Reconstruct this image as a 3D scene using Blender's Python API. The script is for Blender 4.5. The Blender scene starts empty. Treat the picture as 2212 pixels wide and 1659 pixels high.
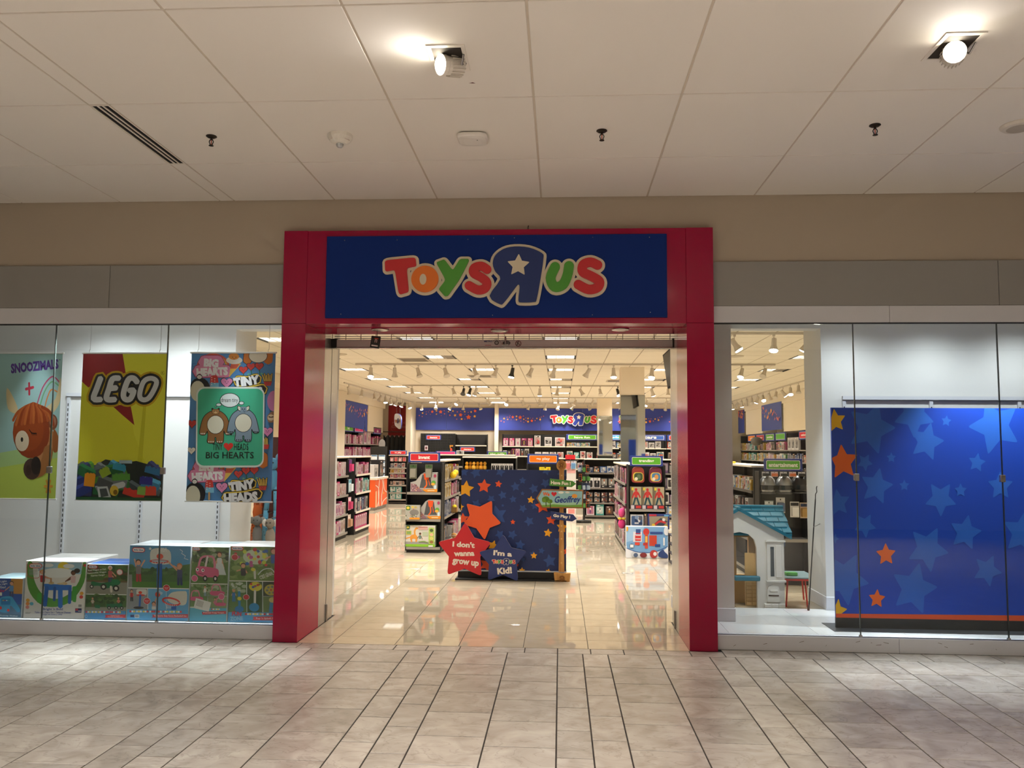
import bpy, math, random
from mathutils import Vector, Matrix
from math import sin, cos, pi, radians, sqrt, atan2
random.seed(11)
S = bpy.context.scene
COL = S.collection

# ---------------------------------------------------------------- camera
CAM_Y, EYE = -7.0013, 1.6201
FPX, YAW, PITCH, ROLL = 1772.78, .0594, .0802, .0074
fw = Vector((-sin(YAW)*cos(PITCH), cos(YAW)*cos(PITCH), sin(PITCH)))
r0 = Vector((cos(YAW), sin(YAW), 0)); u0 = r0.cross(fw)
rt = cos(ROLL)*r0 + sin(ROLL)*u0; up = -sin(ROLL)*r0 + cos(ROLL)*u0
cd = bpy.data.cameras.new('camera'); cam = bpy.data.objects.new('camera', cd); COL.objects.link(cam)
cd.sensor_fit = 'HORIZONTAL'; cd.sensor_width = 36; cd.lens = FPX/2212*36; cd.clip_start = .05; cd.clip_end = 200
m = Matrix((rt, up, -fw)).transposed().to_4x4(); m.translation = (0, CAM_Y, EYE); cam.matrix_world = m
S.camera = cam
# ---------------------------------------------------------------- world, exposure
S.view_settings.view_transform = 'Standard'; S.view_settings.look = 'None'
S.view_settings.exposure = 0.0; S.view_settings.gamma = 1.0; S.view_settings.use_curve_mapping = False
w = bpy.data.worlds.new('world'); S.world = w; w.use_nodes = True
w.node_tree.nodes['Background'].inputs[0].default_value = (.03, .03, .03, 1)
w.node_tree.nodes['Background'].inputs[1].default_value = 1.0
S.cycles.max_bounces = 9; S.cycles.diffuse_bounces = 5; S.cycles.glossy_bounces = 4
S.cycles.transparent_max_bounces = 16; S.cycles.transmission_bounces = 6
S.cycles.caustics_reflective = False; S.cycles.caustics_refractive = False
S.cycles.sample_clamp_indirect = 4.0
# light levels (lamps are built by their own builders below and read these)
TROFFER = 2.2           # store ceiling lights: face seen through the louvres, emission
STORE_W = 65.0          # store ceiling lights: downward beam, watts
LAMP_HEAD = 40.0        # lit bulbs of the store track heads
DISPLAY_W = 110.0        # window display spots, watts
DISPLAY_COL = (.88, .95, 1.0)
CONC_W = 445.0           # concourse spotlights and the added fill lamps, watts
CONC_COL = (1.0, .955, .915)
STORE_COL = (1.0, .955, .885)
OPPOSITE = 2.6          # lit shop front across the concourse, emission

# ---------------------------------------------------------------- materials
def lin(h):
    h = h.lstrip('#'); h = ''.join(c*2 for c in h) if len(h) == 3 else h; o = []
    for i in (0, 2, 4):
        c = int(h[i:i+2], 16)/255
        o.append(c/12.92 if c <= .04045 else ((c+.055)/1.055)**2.4)
    return (*o, 1)
_M = {}
def mat(h, rough=.5, metal=0, spec=.5):
    k = (h, rough, metal, spec)
    if k in _M: return _M[k]
    m = bpy.data.materials.new('m_'+h.strip('#')); m.use_nodes = True
    b = m.node_tree.nodes['Principled BSDF']
    b.inputs['Base Color'].default_value = lin(h); b.inputs['Roughness'].default_value = rough
    b.inputs['Metallic'].default_value = metal; b.inputs['Specular IOR Level'].default_value = spec
    _M[k] = m; return m
def pm(h): return mat(h, .45, 0, .35)
def emit(name, colr, s):
    k = ('e', name)
    if k in _M: return _M[k]
    m = bpy.data.materials.new(name); m.use_nodes = True; n = m.node_tree.nodes; n.clear()
    e = n.new('ShaderNodeEmission'); e.inputs[0].default_value = (*colr[:3], 1); e.inputs[1].default_value = s
    o = n.new('ShaderNodeOutputMaterial'); m.node_tree.links.new(e.outputs[0], o.inputs[0]); _M[k] = m; return m
def nodes(m): return m.node_tree.nodes, m.node_tree.links, m.node_tree.nodes['Principled BSDF']
def noise_bump(m, scale, strength, dist=.002):
    n, l, b = nodes(m); t = n.new('ShaderNodeTexNoise'); t.inputs['Scale'].default_value = scale; t.inputs['Detail'].default_value = 4
    g = n.new('ShaderNodeTexCoord'); l.new(g.outputs['Object'], t.inputs['Vector'])
    p = n.new('ShaderNodeBump'); p.inputs['Strength'].default_value = strength; p.inputs['Distance'].default_value = dist
    l.new(t.outputs[0], p.inputs['Height']); l.new(p.outputs[0], b.inputs['Normal']); return m
def var(name, c0, c1, scale, rough=.5, spec=.5, detail=3, stretch=None):
    m = bpy.data.materials.new(name); m.use_nodes = True; n, l, b = nodes(m)
    g = n.new('ShaderNodeTexCoord'); t = n.new('ShaderNodeTexNoise'); t.inputs['Scale'].default_value = scale; t.inputs['Detail'].default_value = detail
    mp = n.new('ShaderNodeMapping'); l.new(g.outputs['Object'], mp.inputs[0]); l.new(mp.outputs[0], t.inputs['Vector'])
    if stretch: mp.inputs['Scale'].default_value = stretch
    r = n.new('ShaderNodeValToRGB'); r.color_ramp.elements[0].color = lin(c0); r.color_ramp.elements[1].color = lin(c1)
    r.color_ramp.elements[0].position = .35; r.color_ramp.elements[1].position = .65
    l.new(t.outputs[0], r.inputs[0]); l.new(r.outputs[0], b.inputs['Base Color'])
    b.inputs['Roughness'].default_value = rough; b.inputs['Specular IOR Level'].default_value = spec; return m
def tile_mat(name, c0, c1, vein, rough, spec, veins=True, step=.07):
    """stone tile: colour and vein pattern differ from tile to tile (object random)"""
    m = bpy.data.materials.new(name); m.use_nodes = True; n, l, b = nodes(m)
    oi = n.new('ShaderNodeObjectInfo'); g = n.new('ShaderNodeTexCoord')
    ml = n.new('ShaderNodeMath'); ml.operation = 'MULTIPLY'; ml.inputs[1].default_value = 57.0; l.new(oi.outputs['Random'], ml.inputs[0])
    cx = n.new('ShaderNodeCombineXYZ')
    for i in range(3): l.new(ml.outputs[0], cx.inputs[i])
    ad = n.new('ShaderNodeVectorMath'); ad.operation = 'ADD'; l.new(g.outputs['Object'], ad.inputs[0]); l.new(cx.outputs[0], ad.inputs[1])
    t = n.new('ShaderNodeTexNoise'); t.inputs['Scale'].default_value = 5; t.inputs['Detail'].default_value = 6; t.inputs['Distortion'].default_value = .9
    l.new(ad.outputs[0], t.inputs['Vector'])
    r = n.new('ShaderNodeValToRGB'); e = r.color_ramp.elements; e[0].color = lin(c0); e[0].position = .3; e[1].color = lin(c1); e[1].position = .7
    l.new(t.outputs[0], r.inputs[0]); out = r.outputs[0]
    if veins:
        t2 = n.new('ShaderNodeTexNoise'); t2.inputs['Scale'].default_value = 2.6; t2.inputs['Detail'].default_value = 5; t2.inputs['Distortion'].default_value = 1.6
        mp = n.new('ShaderNodeMapping'); mp.inputs['Rotation'].default_value = (0, 0, .7); mp.inputs['Scale'].default_value = (1.0, 2.2, 1)
        l.new(ad.outputs[0], mp.inputs[0]); l.new(mp.outputs[0], t2.inputs['Vector'])
        s = n.new('ShaderNodeMath'); s.operation = 'SUBTRACT'; s.inputs[1].default_value = .5; l.new(t2.outputs[0], s.inputs[0])
        a = n.new('ShaderNodeMath'); a.operation = 'ABSOLUTE'; l.new(s.outputs[0], a.inputs[0])
        mr = n.new('ShaderNodeMapRange'); mr.inputs[1].default_value = 0; mr.inputs[2].default_value = .02; mr.inputs[3].default_value = .3; mr.inputs[4].default_value = 0
        l.new(a.outputs[0], mr.inputs[0])
        mx = n.new('ShaderNodeMixRGB'); l.new(mr.outputs[0], mx.inputs[0]); l.new(out, mx.inputs[1]); mx.inputs[2].default_value = lin(vein); out = mx.outputs[0]
    hs = n.new('ShaderNodeHueSaturation'); l.new(out, hs.inputs['Color'])
    v = n.new('ShaderNodeMapRange'); l.new(oi.outputs['Random'], v.inputs[0]); v.inputs[3].default_value = 1-step; v.inputs[4].default_value = 1+step
    l.new(v.outputs[0], hs.inputs['Value']); l.new(hs.outputs[0], b.inputs['Base Color'])
    b.inputs['Roughness'].default_value = rough; b.inputs['Specular IOR Level'].default_value = spec; return m
def glass_mat():
    m = bpy.data.materials.new('clear_glass'); m.use_nodes = True; n = m.node_tree.nodes; l = m.node_tree.links; n.clear()
    tr = n.new('ShaderNodeBsdfTransparent'); tr.inputs[0].default_value = (.95, .97, .96, 1)
    gl = n.new('ShaderNodeBsdfGlossy'); gl.inputs['Roughness'].default_value = .0; fr = n.new('ShaderNodeFresnel'); ge = n.new('ShaderNodeNewGeometry'); mr = n.new('ShaderNodeMapRange'); mr.inputs[3].default_value = 1.45; mr.inputs[4].default_value = 1/1.45; l.new(ge.outputs['Backfacing'], mr.inputs[0]); l.new(mr.outputs[0], fr.inputs[0])
    mx = n.new('ShaderNodeMixShader'); o = n.new('ShaderNodeOutputMaterial')
    l.new(fr.outputs[0], mx.inputs[0]); l.new(tr.outputs[0], mx.inputs[1]); l.new(gl.outputs[0], mx.inputs[2]); l.new(mx.outputs[0], o.inputs[0]); return m
GLASS = glass_mat()
def wood_mat(): return var('pale_wood', '#a8763c', '#c39455', 4, .5, .3, 5, (6, 6, .6))

# ---------------------------------------------------------------- mesh builder
class MB:
    def __init__(s): s.v = []; s.f = []; s.mi = []; s.mats = []; s.T = None
    def mid(s, m):
        if isinstance(m, str): m = pm(m)
        if m not in s.mats: s.mats.append(m)
        return s.mats.index(m)
    def add(s, vs, fs, m):
        b = len(s.v); k = s.mid(m)
        s.v += [tuple(s.T @ Vector(p)) if s.T else tuple(p) for p in vs]
        for f in fs: s.f.append(tuple(b+i for i in f)); s.mi.append(k)
        return s
    def box(s, x0, x1, y0, y1, z0, z1, m):
        v = [(x, y, z) for x in (x0, x1) for y in (y0, y1) for z in (z0, z1)]
        return s.add(v, [(0, 1, 3, 2), (4, 6, 7, 5), (0, 4, 5, 1), (2, 3, 7, 6), (0, 2, 6, 4), (1, 5, 7, 3)], m)
    def bevbox(s, x0, x1, y0, y1, z0, z1, m, c=.01):
        """box with chamfered edges"""
        pts = []
        for x, sx in ((x0, 1), (x1, -1)):
            for y, sy in ((y0, 1), (y1, -1)):
                for z, sz in ((z0, 1), (z1, -1)):
                    pts += [(x, y+sy*c, z+sz*c), (x+sx*c, y, z+sz*c), (x+sx*c, y+sy*c, z)]
        import bmesh
        bm = bmesh.new()
        for p in pts: bm.verts.new(p)
        r = bmesh.ops.convex_hull(bm, input=bm.verts); bm.verts.index_update()
        bmesh.ops.dissolve_limit(bm, angle_limit=.01, verts=bm.verts, edges=bm.edges); bm.verts.index_update()
        s.add([tuple(v.co) for v in bm.verts], [tuple(v.index for v in f.verts) for f in bm.faces], m); bm.free(); return s
    def tube(s, p0, p1, r, m, n=8, r1=None):
        p0 = Vector(p0); p1 = Vector(p1); d = (p1-p0).normalized(); a = d.orthogonal().normalized(); b = d.cross(a); r1 = r if r1 is None else r1
        v = [p0+r*(cos(2*pi*i/n)*a+sin(2*pi*i/n)*b) for i in range(n)]+[p1+r1*(cos(2*pi*i/n)*a+sin(2*pi*i/n)*b) for i in range(n)]
        return s.add(v, [(i, (i+1) % n, n+(i+1) % n, n+i) for i in range(n)]+[tuple(range(n))[::-1], tuple(range(n, 2*n))], m)
    def path(s, pts, r, m, n=6):
        for a, b in zip(pts, pts[1:]): s.tube(a, b, r, m, n)
        return s
    def lathe(s, prof, m, o=(0, 0, 0), ax='z', n=16):
        v = []; f = []
        for r, h in prof:
            for i in range(n):
                a = 2*pi*i/n; p = (r*cos(a), r*sin(a), h)
                if ax == 'y': p = (p[0], p[2], p[1])
                if ax == 'x': p = (p[2], p[0], p[1])
                v.append((p[0]+o[0], p[1]+o[1], p[2]+o[2]))
        k = len(prof)
        for j in range(k-1):
            for i in range(n): f.append((j*n+i, j*n+(i+1) % n, (j+1)*n+(i+1) % n, (j+1)*n+i))
        f.append(tuple(range(n))[::-1]); f.append(tuple(range((k-1)*n, k*n)))
        return s.add(v, f, m)
    def ball(s, c, r, m, n=10, k=6):
        rx, ry, rz = (r, r, r) if isinstance(r, (int, float)) else r
        v = [(c[0]+rx*sin(pi*j/k)*cos(2*pi*i/n), c[1]+ry*sin(pi*j/k)*sin(2*pi*i/n), c[2]-rz*cos(pi*j/k)) for j in range(1, k) for i in range(n)]
        v += [(c[0], c[1], c[2]-rz), (c[0], c[1], c[2]+rz)]; b, t = len(v)-2, len(v)-1; f = []
        for j in range(k-2):
            for i in range(n): f.append((j*n+i, j*n+(i+1) % n, (j+1)*n+(i+1) % n, (j+1)*n+i))
        for i in range(n): f.append((b, (i+1) % n, i)); f.append((t, (k-2)*n+i, (k-2)*n+(i+1) % n))
        return s.add(v, f, m)
    def prism(s, poly, y0, y1, m, side=None):
        """polygon in x,z extruded along y (front at y0)"""
        n = len(poly); v = [(x, y0, z) for x, z in poly]+[(x, y1, z) for x, z in poly]
        s.add(v, [tuple(range(n)), tuple(range(2*n-1, n-1, -1))], m)
        return s.add(v, [(i, n+i, n+(i+1) % n, (i+1) % n) for i in range(n)], side or m)
    def mesh(s, name):
        me = bpy.data.meshes.new(name); me.from_pydata(s.v, [], s.f)
        for m in s.mats: me.materials.append(m)
        me.polygons.foreach_set('material_index', s.mi); me.update(); return me
    def obj(s, name, parent=None, loc=None, rz=0, smooth=False):
        me = s.mesh(name)
        if smooth:
            for p in me.polygons: p.use_smooth = True
        o = bpy.data.objects.new(name, me); COL.objects.link(o)
        if parent: o.parent = parent
        if loc: o.location = loc
        if rz: o.rotation_euler = (0, 0, rz)
        return o
def tag(o, label=None, cat=None, group=None, kind=None):
    if label: o['label'] = label
    if cat: o['category'] = cat
    if group: o['group'] = group
    if kind: o['kind'] = kind
    return o
def empty(name, loc=(0, 0, 0), rz=0):
    o = bpy.data.objects.new(name, None); COL.objects.link(o); o.location = loc; o.rotation_euler = (0, 0, rz); o.empty_display_size = .1; return o
def thing(name, label, cat, loc=(0, 0, 0), rz=0, group=None): return tag(empty(name, loc, rz), label, cat, group)
def struct(o): o['kind'] = 'structure'; return o
def inst(me, name, parent=None, loc=(0, 0, 0), rz=0, scale=None):
    o = bpy.data.objects.new(name, me); COL.objects.link(o)
    if parent: o.parent = parent
    o.location = loc
    if rz: o.rotation_euler = (0, 0, rz)
    if scale: o.scale = scale
    return o
ORD = 'first second third fourth fifth sixth seventh eighth ninth tenth eleventh twelfth thirteenth fourteenth fifteenth sixteenth seventeenth eighteenth nineteenth twentieth'.split()+['%dth' % i for i in range(21, 60)]

# ---------------------------------------------------------------- flat printing: shapes laid on a surface in thin layers
_TXT = {}
def text2d(t, bold):
    k = (t, bold)
    if k in _TXT: return _TXT[k]
    cu = bpy.data.curves.new('txt', 'FONT'); cu.body = t; cu.offset = bold; cu.resolution_u = 2; cu.fill_mode = 'FRONT'
    ob = bpy.data.objects.new('txt', cu); me = ob.to_mesh()
    vs = [(v.co.x, v.co.y) for v in me.vertices]; fs = [tuple(p.vertices) for p in me.polygons]
    ob.to_mesh_clear(); bpy.data.objects.remove(ob); bpy.data.curves.remove(cu)
    x0 = min(v[0] for v in vs); x1 = max(v[0] for v in vs); y0 = min(v[1] for v in vs); y1 = max(v[1] for v in vs)
    vs = [((x-x0)/(x1-x0), (y-y0)/(y1-y0)) for x, y in vs]
    _TXT[k] = (vs, fs, (x1-x0)/(y1-y0)); return _TXT[k]
def star(cx, cy, r, rot=0, k=.5, rnd=True):
    """rounded five-pointed star; y grows downwards as in a picture"""
    p = []
    for i in range(10):
        a = radians(rot)-pi/2+i*pi/5; q = r if i % 2 == 0 else r*k; p.append((cx+q*cos(a), cy+q*sin(a)))
    return rounded(p, .16, range(0, 10, 2)) if rnd else p
def rounded(p, t=.2, idx=None, n=3):
    o = []; N = len(p)
    for i, c in enumerate(p):
        if idx is not None and i not in idx: o.append(c); continue
        a, b = p[i-1], p[(i+1) % N]
        A = (c[0]+(a[0]-c[0])*t, c[1]+(a[1]-c[1])*t); B = (c[0]+(b[0]-c[0])*t, c[1]+(b[1]-c[1])*t)
        for j in range(n+1):
            s = j/n; o.append(((1-s)**2*A[0]+2*s*(1-s)*c[0]+s*s*B[0], (1-s)**2*A[1]+2*s*(1-s)*c[1]+s*s*B[1]))
    return o
def smooth(pts, closed=False, n=4):
    N = len(pts); o = []
    for i in range(N if closed else N-1):
        p = [pts[(i+j-1) % N] if closed else pts[min(max(i+j-1, 0), N-1)] for j in range(4)]
        for q in range(n):
            t = q/n
            o.append(tuple(.5*(2*p[1][d]+(p[2][d]-p[0][d])*t+(2*p[0][d]-5*p[1][d]+4*p[2][d]-p[3][d])*t*t+(3*p[1][d]-p[0][d]-3*p[2][d]+p[3][d])*t**3) for d in (0, 1)))
    if not closed: o.append(pts[-1])
    return o
def ell(cx, cy, rx, ry=None, rot=0, n=20, a0=0, a1=360):
    ry = rx if ry is None else ry; o = []; c, s = cos(radians(rot)), sin(radians(rot))
    k = n if a1-a0 == 360 else n+1
    for i in range(k):
        a = radians(a0+(a1-a0)*i/n); x, y = rx*cos(a), ry*sin(a); o.append((cx+x*c-y*s, cy+x*s+y*c))
    return o
def heart(cx, cy, s):
    return [(cx+s*.0625*16*sin(t)**3/1.0, cy-s*.0625*(13*cos(t)-5*cos(2*t)-2*cos(3*t)-cos(4*t))) for t in [2*pi*i/22 for i in range(22)]]
def ribbon(pts, wd):
    """outline polygon of a thick line with round ends"""
    L = []; R = []; N = len(pts)
    for i, p in enumerate(pts):
        a = pts[max(i-1, 0)]; b = pts[min(i+1, N-1)]; d = (b[0]-a[0], b[1]-a[1]); l = math.hypot(*d) or 1; nx, ny = -d[1]/l*wd/2, d[0]/l*wd/2
        L.append((p[0]+nx, p[1]+ny)); R.append((p[0]-nx, p[1]-ny))
    def cap(p, q):
        a = atan2(q[1]-p[1], q[0]-p[0]); return [(p[0]+wd/2*cos(a+t), p[1]+wd/2*sin(a+t)) for t in (-pi/3, 0, pi/3)]
    return L, R, cap(pts[0], (2*pts[0][0]-pts[1][0], 2*pts[0][1]-pts[1][1])), cap(pts[-1], (2*pts[-1][0]-pts[-2][0], 2*pts[-1][1]-pts[-2][1]))
def clip(poly, x0, y0, x1, y1):
    for ax, lim, sg in ((0, x0, 1), (0, x1, -1), (1, y0, 1), (1, y1, -1)):
        o = []
        for i, p in enumerate(poly):
            q = poly[i-1]; pi_, qi = sg*(p[ax]-lim) >= 0, sg*(q[ax]-lim) >= 0
            if pi_ != qi:
                t = (lim-q[ax])/(p[ax]-q[ax]); o.append((q[0]+(p[0]-q[0])*t, q[1]+(p[1]-q[1])*t))
            if pi_: o.append(p)
        poly = o
        if not poly: return poly
    return poly
class Print(MB):
    """shapes given in picture units (x right, y down) inside the quad tl,tr,bl,br, laid on a panel w x h facing -y"""
    def __init__(s, tl, tr, bl, br, wd, ht, x0=0, y=0, z0=0, eps=.0002, box=None, fn=None):
        super().__init__(); s.q = (tl, tr, bl, br); s.w = wd; s.h = ht; s.x0 = x0; s.y = y; s.z0 = z0; s.eps = eps; s.L = 1; s.cl = box; s.fn = fn
    def uv(s, x, y):
        tl, tr, bl, br = s.q; v = (y-tl[1])/(bl[1]-tl[1])
        for _ in range(3):
            l = tl[0]+(bl[0]-tl[0])*v; r = tr[0]+(br[0]-tr[0])*v; u = (x-l)/(r-l)
            t = tl[1]+(tr[1]-tl[1])*u; b = bl[1]+(br[1]-bl[1])*u; v = (y-t)/(b-t)
        return u, v
    def p3(s, x, y, dl=0):
        u, v = s.uv(x, y)
        if s.cl is not None: u = min(max(u, 0), 1); v = min(max(v, 0), 1)
        d = s.y-s.eps*(s.L+dl); X = s.x0+u*s.w; Z = s.z0+(1-v)*s.h
        return s.fn(X, d, Z) if s.fn else (X, d, Z)
    def poly(s, pts, c, dl=0):
        if s.cl: pts = clip(pts, *s.cl)
        if len(pts) < 3: return s
        a = sum(pts[i-1][0]*pts[i][1]-pts[i][0]*pts[i-1][1] for i in range(len(pts)))
        if a > 0: pts = pts[::-1]
        s.add([s.p3(x, y, dl) for x, y in pts], [tuple(range(len(pts)))], c)
        if dl == 0: s.L += 1
        return s
    def rect(s, x0, y0, x1, y1, c): return s.poly([(x0, y0), (x1, y0), (x1, y1), (x0, y1)], c)
    def rrect(s, x0, y0, x1, y1, r, c):
        p = []
        for cx, cy, a in ((x1-r, y0+r, -90), (x1-r, y1-r, 0), (x0+r, y1-r, 90), (x0+r, y0+r, 180)): p += ell(cx, cy, r, r, 0, 5, a, a+90)
        return s.poly(p, c)
    def el(s, cx, cy, rx, ry, c, rot=0, n=18): return s.poly(ell(cx, cy, rx, ry, rot, n), c)
    def star(s, cx, cy, r, c, rot=0, k=.5): return s.poly(star(cx, cy, r, rot, k), c)
    def line(s, pts, wd, c, sm=True):
        if sm and len(pts) > 2: pts = smooth(pts)
        L, R, c0, c1 = ribbon(pts, wd); n = len(pts)
        for i in range(n-1): s.poly([L[i], L[i+1], R[i+1], R[i]], c, .001+i*.004 % .9)
        s.poly([L[0]]+c0+[R[0]], c, .95); s.poly([L[-1]]+c1[::-1]+[R[-1]], c, .95); s.L += 1; return s
    def text(s, t, cx, cy, wd, ht, c, bold=.02, rot=0, sl=0):
        vs, fs, asp = text2d(t, bold)
        if wd is None: wd = ht*asp
        cr, sr = cos(radians(rot)), sin(radians(rot)); o = []
        for a, b in vs:
            x = (a-.5)*wd+(b-.5)*ht*sl; y = (.5-b)*ht; o.append(s.p3(cx+x*cr-y*sr, cy+x*sr+y*cr))
        s.add(o, fs, c); s.L += 1; return s
    def kid(s, x, y, k, skin, hair, shirt, pants, armL=(-.9, .9), armR=(.9, .9), legs=1):
        if legs:
            s.line([(x-.3*k, y+2.6*k), (x-.35*k, y+4.6*k)], .55*k, pants); s.line([(x+.3*k, y+2.6*k), (x+.4*k, y+4.6*k)], .55*k, pants)
        for a, sg in ((armL, -1), (armR, 1)): s.line([(x+sg*.5*k, y+1.15*k), (x+a[0]*k, y+(1.15+a[1])*k)], .34*k, skin)
        s.poly(rounded([(x-.65*k, y+.85*k), (x+.65*k, y+.85*k), (x+.6*k, y+2.9*k), (x-.6*k, y+2.9*k)]), shirt)
        s.el(x, y-.12*k, .66*k, .68*k, hair); s.el(x, y+.12*k, .52*k, .58*k, skin); return s

# the shop's lettering, in the units of a 1120 x 320 picture
LOGO = dict(
 T=('#c8232b', [(538, 192), (692, 178), (697, 222), (648, 231), (662, 350), (612, 364), (590, 240), (541, 248)]),
 Y=('#4b9a2f', [(795, 204), (838, 189), (880, 245), (914, 188), (964, 188), (915, 288), (858, 370), (842, 373), (810, 338), (845, 292)]))
LSTROKE = dict(S=('#c8232b', 44, [(1050, 240), (1022, 224), (988, 232), (984, 258), (1022, 280), (1050, 306), (1040, 334), (1005, 342), (962, 320)]),
 U=('#4b9a2f', 48, [(1386, 230), (1364, 285), (1384, 328), (1424, 318), (1446, 272), (1454, 226)]),
 Z=('#c8232b', 46, [(1594, 222), (1560, 208), (1524, 220), (1522, 255), (1562, 276), (1602, 302), (1594, 332), (1550, 342), (1500, 318)]))
LR = [(1322, 162), (1328, 190), (1314, 290), (1296, 388), (1284, 402), (1222, 404), (1206, 394), (1212, 330), (1204, 316), (1186, 338), (1136, 404), (1114, 412), (1064, 372), (1116, 290), (1090, 250), (1078, 212), (1090, 172), (1130, 140), (1186, 128), (1258, 134)]
import numpy as np
def contour(polys=(), strokes=(), d=0.0, h=4.0):
    """outer edge of the union of polygons and thick lines, grown by d (distance field and marching squares)"""
    P = [q for p in polys for q in p]+[q for p, w_ in strokes for q in p]; mg = d+h*3+max([w_ for p, w_ in strokes]+[0])
    x0 = min(q[0] for q in P)-mg; y0 = min(q[1] for q in P)-mg; x1 = max(q[0] for q in P)+mg; y1 = max(q[1] for q in P)+mg
    nx, ny = int((x1-x0)/h)+2, int((y1-y0)/h)+2; gx, gy = np.meshgrid(x0+np.arange(nx)*h, y0+np.arange(ny)*h, indexing='ij'); F = np.full(gx.shape, 1e9)
    def segd(a, b):
        dx, dy = b[0]-a[0], b[1]-a[1]; t = np.clip(((gx-a[0])*dx+(gy-a[1])*dy)/(dx*dx+dy*dy+1e-12), 0, 1); return np.hypot(gx-a[0]-t*dx, gy-a[1]-t*dy)
    for p in polys:
        D = np.full(gx.shape, 1e9); ins = np.zeros(gx.shape, bool)
        for i in range(len(p)):
            a, b = p[i-1], p[i]; D = np.minimum(D, segd(a, b))
            if a[1] != b[1]: ins ^= ((a[1] > gy) != (b[1] > gy)) & (gx < (b[0]-a[0])*(gy-a[1])/(b[1]-a[1])+a[0])
        F = np.minimum(F, np.where(ins, -D, D))
    for p, w_ in strokes:
        D = np.full(gx.shape, 1e9)
        for a, b in zip(p, p[1:]): D = np.minimum(D, segd(a, b))
        F = np.minimum(F, D-w_/2)
    F = F-d+1e-7; seg = {}
    def ip(i, j, k, l):
        fa, fb = F[i, j], F[k, l]; t = fa/(fa-fb); return (x0+(i+(k-i)*t)*h, y0+(j+(l-j)*t)*h)
    S_ = F < 0; act = np.argwhere((S_[:-1, :-1] != S_[1:, :-1]) | (S_[:-1, :-1] != S_[:-1, 1:]) | (S_[:-1, :-1] != S_[1:, 1:]))
    for i, j in act:
        c = [(i, j), (i+1, j), (i+1, j+1), (i, j+1)]; v = [S_[q] for q in c]; ent = []; ext = []
        for q in range(4):
            A, B = c[q], c[(q+1) % 4]
            if v[q] and not v[(q+1) % 4]: ext.append((min(A, B), max(A, B)))
            if not v[q] and v[(q+1) % 4]: ent.append((min(A, B), max(A, B)))
        for e, f in zip(ext, ent): seg[e] = f
    loops = []; left = dict(seg)
    while left:
        k = next(iter(left)); lp = []
        while k in left: n_ = left.pop(k); lp.append(ip(*k[0], *k[1])); k = n_
        loops.append(lp)
    lp = max(loops, key=lambda l: abs(sum(l[i-1][0]*l[i][1]-l[i][0]*l[i-1][1] for i in range(len(l)))))
    o = []; n_ = len(lp)
    for i in range(n_):          # drop points on straight runs
        a, b, c = lp[i-1], lp[i], lp[(i+1) % n_]
        if abs((b[0]-a[0])*(c[1]-a[1])-(b[1]-a[1])*(c[0]-a[0])) > .02*h*h or i % 4 == 0: o.append(b)
    return o
_LS = {}
def logo_shapes(key):
    """-> face polygon, outline polygon, colour"""
    if key in _LS: return _LS[key]
    if key == 'R': P, Q, c = [smooth(LR, True, 3)], [], None
    elif key == 'O': P, Q, c = [ell(741, 286, 68, 66, 0, 40)], [], '#e8761f'
    elif key in LOGO: c, q = LOGO[key]; P, Q = [rounded(q, .18)], []
    else: c, wd, q = LSTROKE[key]; P, Q = [], [(smooth(q, False, 4), wd)]
    _LS[key] = (contour(P, Q, 0), contour(P, Q, 14), c); return _LS[key]
def offs(p, d): return contour([p], [], d, max(2.0, d*.6))
def flat_logo(pr, cx, cy, wd, navy='#22306e', cream='#f3ead8'):
    """the lettering printed flat"""
    k = wd/1118; f = lambda p: [(cx+(x-1082)*k, cy+(y-272)*k) for x, y in p]
    for key in 'TOYSUZR': pr.poly(f(logo_shapes(key)[1]), cream)
    for key in 'TOYSUZR': a, b, c = logo_shapes(key); pr.poly(f(a), c or navy)
    pr.poly(f(ell(732, 288, 17, 27)), cream); pr.poly(f(star(1205, 222, 58, 2)), cream); return pr
# ================================================================ STRUCTURE
CEIL = 3.813; SCEIL = 3.45
M_CEIL = noise_bump(mat('#f1ece5', .8, 0, .2), 120, .15, .001)
M_TBAR = mat('#cfc4b6', .6)
M_WALL = noise_bump(mat('#b4a897', .85, 0, .2), 200, .12, .0006)
M_BAND = mat('#95938f', .55, 0, .35)
M_WHITE = mat('#d0d1d6', .5, 0, .4)
M_PLINTH = mat('#dadce4', .4, 0, .4)
M_DISP = noise_bump(mat('#dcdbd8', .75, 0, .3), 150, .1, .0006)
M_PINK = mat('#9c0538', .16, 0, .28)
M_DARK = mat('#1b1917', .7)
M_GROUT = mat('#2a231e', .9)
M_SILVER = mat('#b9b6b2', .22, .75)
M_STEEL = mat('#8f8a86', .3, .8)
M_SWALL = mat('#e6d9c4', .75, 0, .3)
M_MTILE = tile_mat('mall_tile', '#9b9187', '#b9b1a7', '#675c53', .27, .5, True, .11)
M_STILE = tile_mat('store_tile', '#b3a68f', '#c0b39c', '#9a8c76', .03, .7, False, .025)
M_PTILE = mat('#dfe0e0', .06, 0, .6)

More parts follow.
